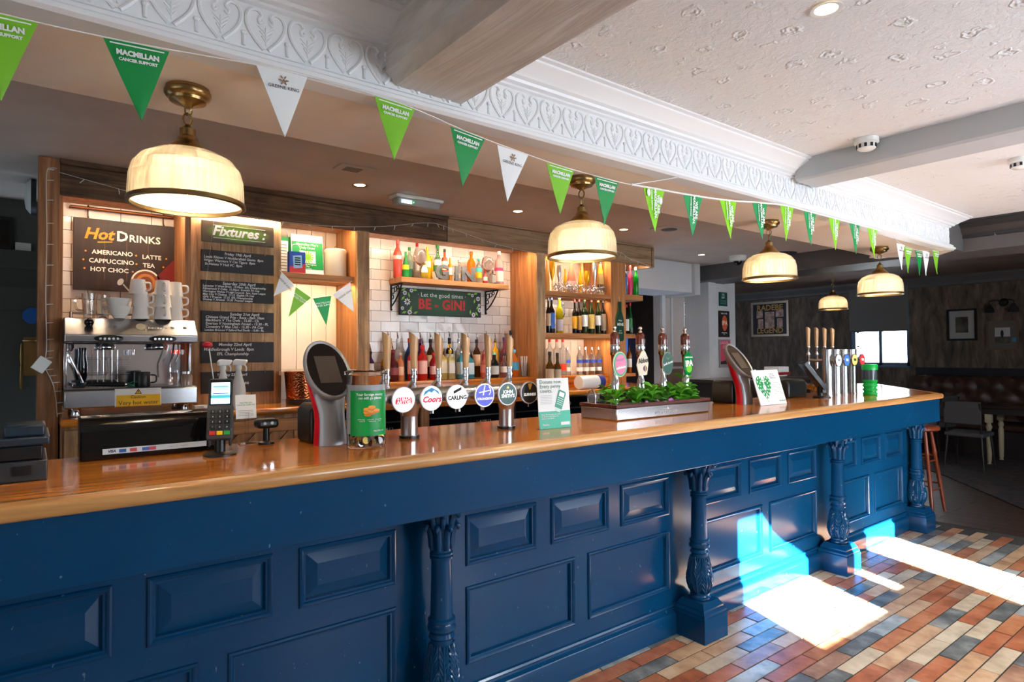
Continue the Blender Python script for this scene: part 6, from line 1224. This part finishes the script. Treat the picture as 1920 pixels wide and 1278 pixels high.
MB().lathe([(.001, 0), (.048, 0), (.052, .006), (.052, .012), (.044, .022), (.044, .028), (.053, .036), (.053, .042), (.044, .052), (.044, .058), (.053, .066), (.053, .074), (.045, .084), (.045, .09), (.052, .10), (.052, .115)], 28).build('ribbed_base', mat('vivid_green_plastic', (0, 170, 60), .25), gt)
MB().lathe([(.052, .115), (.052, .195)], 28).build('clear_window', mat('smoky_window', (70, 80, 84), .1, trans=.3), gt); MB().lathe([(.055, .19), (.055, .225), (.05, .232), (.001, .234)], 28).build('lid', mat('vivid_green_plastic', (0, 170, 60), .25), gt)
# dim clutter on the counter beyond
o = thing('back_station', 'dark service station with saucers and jars beyond the bar', 'counter', (6.25, 2.0, 0)); MB().box(-.7, -.25, 0, .75, .3, 1.18).build('cabinet', mat('dark_cabinet', (50, 40, 36), .5), o, smooth=0); MB().box(-.72, -.27, 1.181, .77, .32, 1.21).build('top', mat('dark_steel_top', (90, 84, 80), .3, .6), o, smooth=0)
for i, (x, y, h) in enumerate(((5.75, 1.85, .12), (5.86, 1.88, .15), (6.0, 1.84, .10))): q = thing('condiment_jar', ['small dark jar on the service station, first of three', 'small dark jar on the service station, tallest of three', 'small dark jar on the service station, last of three'][i], 'jar', (x, y, 1.211), group='jars on the service station'); MB().lathe([(.001, 0), (.035, 0), (.04, h*.7), (.03, h*.85)], 14).build('glass_body', mat('smoked_jar', (70, 60, 58), .1, trans=.3), q); MB().lathe([(.032, h*.85), (.032, h), (.001, h)], 14).build('lid', M_STEEL, q)
q = thing('plate', 'pale plate at the bottom of the pile on the service station', 'plate', (6.55, 1.9, 1.211)); MB().lathe([(.001, 0), (.06, 0), (.11, .02), (.11, .03), (.001, .02)], 22).build('dish', M_CERAM, q)
q = thing('tray', 'dull red tray lying on the plate of the service station', 'tray', (6.55, 1.9, 1.2415)); MB().box(-.12, -.1, 0, .12, .1, .03).build('tray_body', mat('dull_red', (150, 40, 44), .5), q, bevel=.005)
q = thing('napkin_box', 'white napkin box on the dull red tray', 'box', (6.55, 1.9, 1.272)); MB().box(-.1, -.09, 0, .1, .09, .06).build('box_body', M_PAPER, q, bevel=.005)

# ================================================================ PENDANT LAMPS
m = M_SHADE = bpy.data.materials.new('ribbed_holophane_glass'); m.use_nodes = True; nt = m.node_tree
for n_ in list(nt.nodes): nt.nodes.remove(n_)
out = nd(m, 'ShaderNodeOutputMaterial'); tr = nd(m, 'ShaderNodeBsdfTranslucent'); tr.inputs[0].default_value = (.97, .92, .78, 1)
gl = nd(m, 'ShaderNodeBsdfGlossy'); gl.inputs['Roughness'].default_value = .12; df = nd(m, 'ShaderNodeBsdfDiffuse'); df.inputs[0].default_value = (.80, .74, .60, 1); tp_ = nd(m, 'ShaderNodeBsdfTransparent'); tp_.inputs[0].default_value = (1, .95, .8, 1)
mx1 = nd(m, 'ShaderNodeMixShader'); mx1.inputs[0].default_value = .35; lk(m, tr.outputs[0], mx1.inputs[1]); lk(m, df.outputs[0], mx1.inputs[2])
mx2 = nd(m, 'ShaderNodeMixShader'); mx2.inputs[0].default_value = .10; lk(m, mx1.outputs[0], mx2.inputs[1]); lk(m, tp_.outputs[0], mx2.inputs[2])
mx3 = nd(m, 'ShaderNodeMixShader'); fr3 = nd(m, 'ShaderNodeFresnel'); fr3.inputs[0].default_value = 1.4; lk(m, fr3.outputs[0], mx3.inputs[0]); lk(m, mx2.outputs[0], mx3.inputs[1]); lk(m, gl.outputs[0], mx3.inputs[2]); lk(m, mx3.outputs[0], out.inputs[0])
M_BULB = mat('glowing_bulb', (255, 240, 210), .3, emit=(255, 214, 150), es=60)
shp = [(.034, .165), (.060, .163), (.095, .155), (.125, .138), (.145, .112), (.153, .080), (.155, .045), (.156, .016)]
sv = MB(); NS = 96
inner = [(r_-.003, z-.003) for r_, z in reversed(shp)]
full_p = shp+inner
for j, (r_, z) in enumerate(full_p):
    for i in range(NS):
        a = 2*pi*i/NS; rr = r_*(1+(.006 if (i % 2 == 0 and j < len(shp)) else 0)); sv.v.append((rr*cos(a), rr*sin(a), z))
for j in range(len(full_p)-1):
    for i in range(NS): sv.f.append((j*NS+i, j*NS+(i+1) % NS, (j+1)*NS+(i+1) % NS, (j+1)*NS+i)); sv.m.append(0)
SHM = sv.mesh('shade', M_SHADE, 0)
RIM = MB().lathe([(.154, .016), (.160, .014), (.161, .002), (.157, 0), (.150, .001), (.149, .010)], 48, caps=False).mesh('rim', M_BRASS)
NECK = MB().lathe([(.062, .165), (.055, .174), (.040, .188), (.030, .196), (.028, .205), (.022, .212), (.022, .232), (.014, .238), (.008, .246)], 28).mesh('gallery', M_BRASS)
HOLD = MB().cyl(0, 0, .10, .165, .018, n=16).mesh('lamp_holder', M_BRASS)
BUL = MB().lathe([(.001, .035), (.014, .045), (.018, .065), (.014, .09), (.009, .10)], 14).mesh('bulb', M_BULB)
ROSE = MB().lathe([(.010, -.058), (.016, -.052), (.030, -.046), (.050, -.040), (.052, -.032), (.060, -.028), (.064, -.020), (.064, -.012), (.060, -.008), (.060, 0)], 32).mesh('ceiling_rose', M_BRASS)
LNK = MB().tube([(.014*cos(a), 0, .019*sin(a)) for a in [2*pi*k/16 for k in range(16)]], .0026, 6, closed=True).mesh('chain_link', M_BRASS)
LL = ['pendant lamp with ribbed glass shade above the coffee machine', 'pendant lamp with ribbed glass shade above the drip tray', 'pendant lamp with ribbed glass shade above the heart card', 'pendant lamp with ribbed glass shade nearest the cornice end', 'pendant lamp hanging in the lounge before the framed shirt poster']
for i, (x, y, zc, zb) in enumerate(((.365, .262, 2.30, 1.945), (1.985, .25, 2.30, 1.930), (3.575, .255, 2.30, 1.935), (5.18, .27, 2.30, 1.928), (7.55, 1.74, 2.66, 1.99))):
    o = thing('pendant_lamp', LL[i], 'pendant lamp', (x, y, zb), group='brass pendant lamps with ribbed glass shades')
    obj('shade', SHM, o); obj('rim', RIM, o); nk = obj('gallery', NECK, o); obj('lamp_holder', HOLD, o); obj('bulb', BUL, o); obj('ceiling_rose', ROSE, o, (0, 0, zc-zb))
    z, top, k = .262, zc-zb-.058, 0
    while z < top+.006: obj('chain_link', LNK, o, (0, 0, z), (0, 0, (k % 2)*pi/2+.4)); z += .032; k += 1
    MB().tube(curve([(.0, .0, .24), (.012, .004, .27), (.002, -.004, .24+(top-.24)*.5), (.012, 0, top-.01), (0, 0, top+.01)], 6), .0018, 5).build('flex', mat('gold_flex', (150, 130, 70), .5), o)
    ld = bpy.data.lights.new('pendant_lamp_light', 'POINT'); ld.energy = 17 if i < 4 else 13; ld.color = (1.0, .87, .68); ld.shadow_soft_size = .025
    lo = bpy.data.objects.new('pendant_lamp_light', ld); COL.objects.link(lo); lo.location = (x, y, zb+.06)

# ================================================================ BUNTING
def flag(x, z, y, mt, kind, ds, ang=0, tw=0, grp='charity bunting along the cornice', w_=.140, h_=.186):
    o = thing('bunting_flag', ds, 'flag', (x, y, z), group=grp); o.rotation_euler = (R(random.uniform(-3, 5)), -ang, tw)
    mb = MB(); n = 7
    for s in (-1, 1):
        for j in range(n+1):
            t = j/n; hw = w_/2*(1-t)+.0004
            for k in range(3): u = -1+k; mb.v.append((u*hw, .004*math.sin(t*3+x*9)*t+.003*(u*u)+s*.0005, -h_*t))
    P = 3*(n+1)
    for b in (0, P):
        for j in range(n):
            for k in range(2): mb.f.append((b+j*3+k, b+j*3+k+1, b+j*3+4+k, b+j*3+3+k)); mb.m.append(0)
    for j in range(n):
        for k in (0, 2): mb.f.append((j*3+k, j*3+3+k, P+j*3+3+k, P+j*3+k)); mb.m.append(0)
    mb.build('cloth', mt, o, smooth=60)
    if kind == 'M':
        MB().box(-w_/2+.012, -.0012, -.009, w_/2-.012, -.0004, -.006).build('hem', M_INKW, o, smooth=0)
        text('MACMILLAN', .0172, M_INKW, o, (0, -.0032, -.028), bold=.0009, width=.95); text('CANCER SUPPORT', .0098, M_INKW, o, (0, -.0034, -.044), bold=.0005)
    elif kind == 'G':
        text('GREENE KING', .0132, M_INKK, o, (0, -.0034, -.049), space=1.05)
        q = MB()
        for k in range(6): a = pi*2*k/6+.5; q.box(-.0018, -.0040, .006, .0018, -.0034, .014).xf(Matrix.Translation((0, 0, -.028)) @ Matrix.Rotation(a, 4, 'Y'), len(q.v)-8)
        q.prism([(-.008, -.032), (.008, -.032), (.009, -.025), (.004, -.029), (0, -.024), (-.004, -.029), (-.009, -.025)], -.0040, -.0034, 'xz'); q.build('crown_print', mat('bronze_ink', (150, 110, 80), .6), o, smooth=0)
    elif kind == 'W':
        text('WE ARE\nMACMILLAN.', .0225, M_INKW, o, (.010, -.0036, -.064), rot=(pi/2, pi/2, 0), bold=.0010, align='CENTER', line=.85); text('CANCER SUPPORT', .0105, M_INKW, o, (-.023, -.0036, -.05), rot=(pi/2, pi/2, 0), bold=.0004)
    return o
G9 = 'charity bunting along the cornice'
f1 = [(-.065, 2.255, M_LIME, 'M', 'lime green flag cut off at the left edge of the picture'), (.200, 2.266, M_GREEN, 'M', 'dark green flag left of the first pendant lamp'), (.552, 2.296, M_PAPER, 'G', 'white flag with a crown right of the first pendant lamp'),
      (.902, 2.292, M_LIME, 'M', 'lime green flag under the timber beam'), (1.176, 2.253, M_GREEN, 'M', 'dark green flag just right of the timber beam'), (1.370, 2.232, M_PAPER, 'G', 'white flag with a crown near the second pendant lamp'), (1.600, 2.213, M_LIME, 'M', 'lime green flag left of the second pendant lamp'), (1.853, 2.205, M_GREEN, 'M', 'dark green flag in front of the second pendant lamp')]
for i, (x, z, mt, k, ds) in enumerate(f1):
    z0 = f1[max(i-1, 0)]; z1 = f1[min(i+1, 7)]; ang = math.atan2(z1[1]-z0[1], z1[0]-z0[0]); flag(x, z, -.036, mt, k, ds, ang*.8)
f2 = [(2.148, 2.211), (2.426, 2.222), (2.705, 2.240), (2.991, 2.269), (3.253, 2.304), (3.502, 2.318), (3.792, 2.310), (4.058, 2.302), (4.310, 2.306)]
D2 = ['bright lime flag spotted white, first of the vertical lettered run', 'emerald flag second in the vertical lettered run', 'bright lime flag third in the vertical lettered run', 'emerald flag left of the third pendant lamp', 'bright lime flag right of the third pendant rose', 'emerald flag sixth in the vertical lettered run', 'bright lime flag seventh in the vertical lettered run', 'emerald flag eighth in the vertical lettered run', 'bright lime flag ending the vertical lettered run']
for i, (x, z) in enumerate(f2):
    a = math.atan2(f2[min(i+1, 8)][1]-f2[max(i-1, 0)][1], f2[min(i+1, 8)][0]-f2[max(i-1, 0)][0]); zz = min(z, 2.288); flag(x, zz, -.036-(.004 if zz > 2.28 else 0), M_LIME2 if i % 2 == 0 else M_EMER, 'W', D2[i], a*.7)
for x, z in ((2.105, 2.19), (2.185, 2.165)): q = tag(MB().sphere((0, 0, 0), .014, 10, 6, .8, .15, 1.2).build('paper_spot', M_PAPER), 'white sticky spot on the first bright lime flag, %s' % ('upper' if x < 2.15 else 'lower'), 'sticker', 'sticky spots on the bright lime flag'); q.location = (x, -.0405, z)
f3 = [(4.98, 2.270, M_PAPER, 'G', 'white flag first in the last group by the cornice end'), (5.115, 2.256, M_LIME, 'M', 'lime flag second in the last group by the cornice end'), (5.31, 2.252, M_GREEN, 'M', 'dark green flag in the last group by the cornice end'), (5.455, 2.261, M_PAPER, 'G', 'white flag fourth in the last group by the cornice end'), (5.655, 2.286, M_LIME, 'M', 'lime flag at the very end of the cornice')]
for x, z, mt, k, ds in f3: flag(x, z, .045, mt, k, ds, 0)
def strg(pts, r_, ds): tag(MB().tube(curve(pts, 6), r_, 5).build('bunting_string', M_PAPER), ds, 'string', 'bunting strings')
strg([(-.4, -.036, 2.262)]+[(x, -.036, z+.002) for x, z, *_ in f1]+[(1.95, -.036, 2.206), (2.0, -.036, 2.208)], .0016, 'thin string carrying the left run of bunting'); strg([(2.0, -.036, 2.208), (2.2, -.034, 2.26), (2.33, -.03, 2.298)], .0016, 'thread tying the bunting up to the cornice')
strg([(2.0, -.036, 2.208)]+[(x, -.036-(.004 if z > 2.28 else 0), min(z, 2.288)+.003) for x, z in f2]+[(4.45, -.036, 2.29)], .0042, 'white tape carrying the vertical lettered flags'); strg([(4.62, -.03, 2.297), (4.98, .045, 2.272), (5.31, .045, 2.255), (5.66, .045, 2.289), (5.76, .03, 2.296)], .0014, 'thin string carrying the last group of flags')

# ================================================================ CEILING FITTINGS
M_LAMPF = mat('downlight_face', (255, 236, 200), .4, emit=(255, 220, 165), es=14)
DLL = ['recessed downlight above the niche shelf', 'recessed downlight above the gin shelf', 'recessed downlight above the wine niche', 'recessed downlight by the white box at the passage', 'recessed downlight in the embossed main ceiling', 'unseen downlight added to light the bar front, nearest the first sunny window', 'unseen downlight added to light the bar front, beyond the cross beam']  # last two are out of view, added to brighten the bar front
for i, (x, y, z, pw) in enumerate(((1.51, 1.61, 2.4898, 14), (2.676, 1.60, 2.4898, 14), (3.767, 1.61, 2.4898, 14), (5.40, 2.04, 2.4898, 60), (1.94, -.885, 2.5595, 40), (2.9, -1.9, 2.5595, 30), (4.5, -1.7, 2.5595, 30))):
    o = thing('downlight', DLL[i], 'downlight', (x, y, z), group='recessed ceiling downlights'); MB().lathe([(.040, -.001), (.046, -.005), (.034, -.004), (.032, -.001)], 26, caps=False).build('ring', M_BRASS if i < 4 else M_WPLAS, o); MB().lathe([(.001, -.002), (.032, -.002)], 22, caps=False).build('lens', M_LAMPF, o)
    ld = bpy.data.lights.new('downlight_beam', 'SPOT'); ld.energy = pw; ld.color = (1, .90, .76); ld.spot_size = R(95); ld.spot_blend = .7; ld.shadow_soft_size = .03; lo = bpy.data.objects.new('downlight_beam', ld); COL.objects.link(lo); lo.location = (x, y, z-.012)
o = thing('emergency_light', 'grey bulkhead emergency light on the bar ceiling', 'emergency light', (1.93, 1.69, 2.4895)); MB().box(-.17, -.055, -.02, .17, .055, 0).build('base', M_WPLAS, o, bevel=.006); MB().prism([(-.045, -.02), (-.03, -.062), (.03, -.062), (.045, -.02)], -.155, .155, 'yz').build('diffuser', mat('frosted_lens', (190, 190, 190), .25, trans=.4), o, bevel=.008); MB().box(-.13, -.048, -.055, -.06, -.042, -.035).build('tube_glow', mat('tube_white', (230, 240, 245), .3, emit=(220, 240, 255), es=1.2), o, smooth=0); MB().sphere((-.05, -.05, -.045), .004, 8, 5).build('indicator', mat('green_led', (60, 220, 90), .3, emit=(60, 230, 90), es=4), o)
o = thing('ceiling_vent', 'small plaster vent cover on the bar ceiling', 'vent', (1.36, 1.33, 2.4897)); MB().box(-.10, -.06, -.006, .10, .06, 0).build('plate', M_BCEIL, o, bevel=.002); [MB().box(-.06, -.03+k*.02, -.0075, .03, -.022+k*.02, -.0062).build('slot', M_DKGREY, o, smooth=0) for k in range(4)]
o = thing('ceiling_vent', 'round air vent plate above the bar near the long soffit', 'vent', (4.05, 1.38, 2.4897)); MB().box(-.14, -.09, -.006, .14, .09, 0).build('plate', M_BCEIL, o, bevel=.002); MB().lathe([(.001, -.009), (.06, -.009), (.065, -.006)], 22).build('grille', M_DKGREY, o)
o = thing('dome_camera', 'white dome camera on the bar ceiling near the passage', 'camera', (5.78, 1.87, 2.4895)); MB().lathe([(.085, 0), (.088, -.03), (.075, -.05), (.05, -.055), (.001, -.055)], 28).build('housing', M_WPLAS, o); MB().sphere((0, 0, -.052), .045, 18, 8, t0=pi/2, t1=pi).build('dome', M_BLACKG, o)
o = thing('access_point', 'flat dark round speaker on the bar ceiling beyond the third lamp', 'speaker', (6.0, 1.52, 2.4895)); MB().lathe([(.15, 0), (.15, -.02), (.12, -.032), (.001, -.034)], 30).build('housing', M_DKGREY, o)
for i, (x, y) in enumerate(((3.30, -.43), (4.33, -.80))):
    o = thing('smoke_detector', ['white smoke detector on the main ceiling beside the cross beam', 'white smoke detector at the right edge of the ceiling'][i], 'smoke detector', (x, y, 2.5595), group='smoke detectors on the main ceiling'); MB().lathe([(.055, 0), (.056, -.022), (.048, -.026)], 28).build('base', M_WPLAS, o); MB().lathe([(.044, -.026), (.042, -.05), (.030, -.058), (.001, -.060)], 28).build('chamber', M_WPLAS, o)
    for k in range(10): a = 2*pi*k/10; MB().box(-.006, -.0455, -.048, .006, -.041, -.03).xf(Matrix.Rotation(a, 4, 'Z')).build('vent_slot', M_BLACK, o, smooth=0)
tag(MB().lathe([(.01, 0), (.012, -.008), (.004, -.02)], 10).build('ceiling_sensor', M_WPLAS), 'tiny white sensor on the charcoal downstand', 'sensor').location = (6.112, -.22, 2.44)

# ================================================================ LOUNGE
def picture(name, ds, y0, z0, y1, z1, fmat, mmat, parts, fw_=.03, cat='picture'):
    o = thing(name, ds, cat, (XF-.001, (y0+y1)/2, (z0+z1)/2)); w_, h_ = (y1-y0)/2, (z1-z0)/2
    f = MB(); f.box(-.03, -w_, -h_, 0, w_, -h_+fw_); f.box(-.03, -w_, h_-fw_, 0, w_, h_); f.box(-.03, -w_, -h_+fw_, 0, -w_+fw_, h_-fw_); f.box(-.03, w_-fw_, -h_+fw_, 0, w_, h_-fw_); f.build('frame', fmat, o, smooth=0)
    MB().box(-.012, -w_+fw_, -h_+fw_, -.004, w_-fw_, h_-fw_).build('mount', mmat, o, smooth=0)
    for a0, b0, a1, b1, mt in parts: MB().box(-.016, -a1*w_, b0*h_, -.0125, -a0*w_, b1*h_).build('photo', mt, o, smooth=0)
    return o
SEP = mottled('sepia_photo', (130, 92, 84), (196, 160, 146), 12, .5, rnd=4)
o = picture('football_poster', 'silver framed dark poster with gold capitals and five photos', 4.31, 1.79, 5.08, 2.46, mat('silver_frame', (176, 160, 146), .3, .6), mat('navy_mount', (22, 20, 28), .5), [(-.72, .08, -.38, .5, SEP), (-.64, -.55, -.36, .02, SEP), (-.26, -.5, .24, .42, SEP), (.32, .1, .72, .5, SEP), (.38, -.5, .68, .02, SEP)], .04, 'poster')
GI = mat('gold_ink', (176, 134, 62), .5)
text('RADEBE', .15, GI, o, (-.017, 0, .215), rot=(pi/2, 0, -pi/2), bold=.004); text('LEGEND', .145, GI, o, (-.017, 0, -.225), rot=(pi/2, 0, -pi/2), bold=.004)
DKP = mottled('dark_photo', (40, 38, 30), (86, 84, 72), 9, .5, rnd=3)
picture('framed_photograph', 'black framed photograph with a wide white mount', 1.365, 1.645, 1.755, 2.13, M_BLACK, mat('grey_white_mount', (150, 148, 144), .6), [(-.42, -.5, .42, .5, DKP)], .03)
o = picture('framed_photograph', 'pale wooden framed photograph of a dark figure under the wall lamps', .872, 1.50, 1.25, 1.93, mat('pale_oak_frame', (96, 76, 60), .5), mat('taupe_mount', (92, 84, 76), .6), [(-.46, -.1, .5, .52, mat('pale_photo', (170, 168, 170), .5)), (-.46, -.56, .5, -.1, DKP)], .02); MB().sphere((-.017, 0, .02), .04, 10, 6, .05, .5, 1.4).build('figure_print', M_INKK, o); MB().box(-.032, -.17, -.1, -.030, -.12, -.04).build('blue_tag', mat('blue_tag', (60, 120, 160), .5), o, smooth=0)
o = thing('wall_lamp', 'unlit black twin arm wall lamp above the pale framed photograph', 'wall lamp', (XF-.001, 1.04, 2.2)); MB().lathe([(.06, 0), (.05, .02), (.02, .03), (.001, .032)], 20).xf(Matrix.Rotation(-pi/2, 4, 'Y')).build('back_plate', M_IRON, o)
for s in (-1, 1): MB().tube(curve([(-.03, 0, 0), (-.08, s*.07, .03), (-.10, s*.14, .01), (-.10, s*.145, -.03)], 5), .008, 8).build('arm', M_IRON, o); MB().lathe([(.016, -.03), (.022, -.05), (.05, -.09), (.065, -.15)], 20, -.10, s*.145, caps=False).build('glass_shade', mat('smoked_shade', (60, 60, 62), .15, trans=.4), o); MB().sphere((-.10, s*.145, -.04), .014, 10, 6).build('lamp_holder', M_CHROME, o)
# buttoned bench
M_LEATH = mottled('dark_brown_leather', (52, 30, 22), (66, 40, 30), 6, .42)
b = thing('leather_bench', 'long deep buttoned dark brown leather bench along the far wall', 'bench', (11.0, .2, 0)); b.location = (11.0, .2, 0)
NY, NZ = 100, 18; mb = MB()
for j in range(NZ+1):
    for i in range(NY+1):
        yy, zz = -2.9+4.85*i/NY, .48+.64*j/NZ; u = (yy+2.9)/.16; w2 = (zz-.48)/.16; d = abs(math.sin(pi*(u+w2)/2))*abs(math.sin(pi*(u-w2)/2)); mb.v.append((.10-.065*d**.5+.03*(zz-.48)-(.0 if j < NZ else -.1), yy, zz))
for j in range(NZ):
    for i in range(NY): mb.f.append((j*(NY+1)+i, j*(NY+1)+i+1, (j+1)*(NY+1)+i+1, (j+1)*(NY+1)+i)); mb.m.append(0)
mb.build('backrest', M_LEATH, b, smooth=80); MB().box(.10, -2.9, 0, .285, 1.95, 1.10).build('back_frame', mat('dark_bench_frame', (30, 22, 20), .5), b, smooth=0)
MB().box(-.42, -2.9, .38, .10, 1.95, .48).build('seat', M_LEATH, b, bevel=.03, seg=3); MB().box(-.40, -2.9, 0, .10, 1.95, .375).build('plinth', mat('dark_bench_frame', (30, 22, 20), .5), b, smooth=0)
bm_ = MB().sphere((0, 0, 0), .014, 8, 5).mesh('button', M_LEATH)
for r_ in range(1, 4):
    for k in range(31):
        yy = -2.9+.16*k+(.08 if r_ % 2 else 0)
        if yy < 1.9 and yy > -.6: obj('button', bm_, b, (.085+.03*.16*r_, yy+.08*0, .48+.16*r_))
# table with cream turned legs, chairs
M_CRLEG = mat('cream_painted_leg', (172, 160, 132), .5)
t = thing('dining_table', 'dark topped dining table with cream turned legs by the bench', 'table', (10.18, .55, 0)); MB().box(-.34, -.62, .745, .34, .45, .775).build('table_top', mat('dark_table_top', (36, 28, 24), .35), t, bevel=.005); MB().box(-.29, -.56, .66, .29, .40, .744).build('apron', mat('dark_apron', (30, 26, 24), .5), t, smooth=0)
LGM = MB().box(-.035, -.035, .55, .035, .035, .66).lathe([(.022, 0), (.028, .01), (.018, .03), (.024, .05), (.03, .2), (.034, .42), (.022, .45), (.034, .48), (.036, .50), (.022, .53), (.03, .55)], 16).mesh('leg', M_CRLEG)
for x in (-.25, .25):
    for y in (-.50, .33): obj('leg', LGM, t, (x, y, 0))
M_CHAIR = mat('dark_stained_chair', (30, 24, 22), .45); M_UPH = mat('grey_chair_cloth', (70, 68, 70), .9)
def chair(x, y, rz, ds):
    c = thing('dining_chair', ds, 'chair', (x, y, 0), rz, 'dark chairs by the lounge table'); MB().box(-.21, -.21, .42, .21, .21, .47).build('seat', M_UPH, c, bevel=.015)
    for sx_ in (-1, 1):
        for sy_ in (-1, 1): MB().tube([(sx_*.18, sy_*.18, .42), (sx_*.21, sy_*.22, 0)], [.017, .011], 8).build('leg', M_CHAIR, c)
        MB().tube([(sx_*.18, .19, .46), (sx_*.19, .25, .85)], .014, 8).build('back_post', M_CHAIR, c)
    MB().box(-.2, .225, .58, .2, .25, .86).xf(Matrix.Rotation(0, 4, 'X')).build('backrest', M_UPH, c, bevel=.012)
chair(9.42, .95, pi/2, 'dark chair with grey back drawn up to the lounge table'); chair(10.2, 1.62, 2.9, 'dark chair at the end of the lounge table near the window')
# bar stool
s_ = thing('bar_stool', 'red brown wooden bar stool behind the last carved column', 'stool', (6.60, .52, 0)); M_STW = wood('red_brown_stool', (84, 30, 14), (128, 54, 26), (150, 74, 40), 'z', .3, .3, 1, 3, bmp=0)
MB().lathe([(.001, .755), (.15, .755), (.165, .765), (.165, .785), (.15, .80), (.001, .805)], 28).build('seat', M_STW, s_)
for k in range(4):
    a = pi/4+k*pi/2; p = lambda t: (cos(a)*(.10+.11*(1-t)), sin(a)*(.10+.11*(1-t)), .755*t); MB().tube([p(1), p(.75), p(.72), p(.70), p(.4), p(.18), p(.17), p(0)], [.014, .018, .022, .017, .019, .016, .018, .011], 10).build('leg', M_STW, s_)
for z, sh in ((.22, 0), (.26, 1), (.48, 0), (.52, 1)):
    r_ = .10+.11*(1-z/.755); cc = r_*cos(pi/4)
    for q in (-1, 1): MB().tube([(-cc, q*cc, z), (cc, q*cc, z)] if sh == 0 else [(q*cc, -cc, z), (q*cc, cc, z)], .008, 8).build('rung', M_STW, s_)
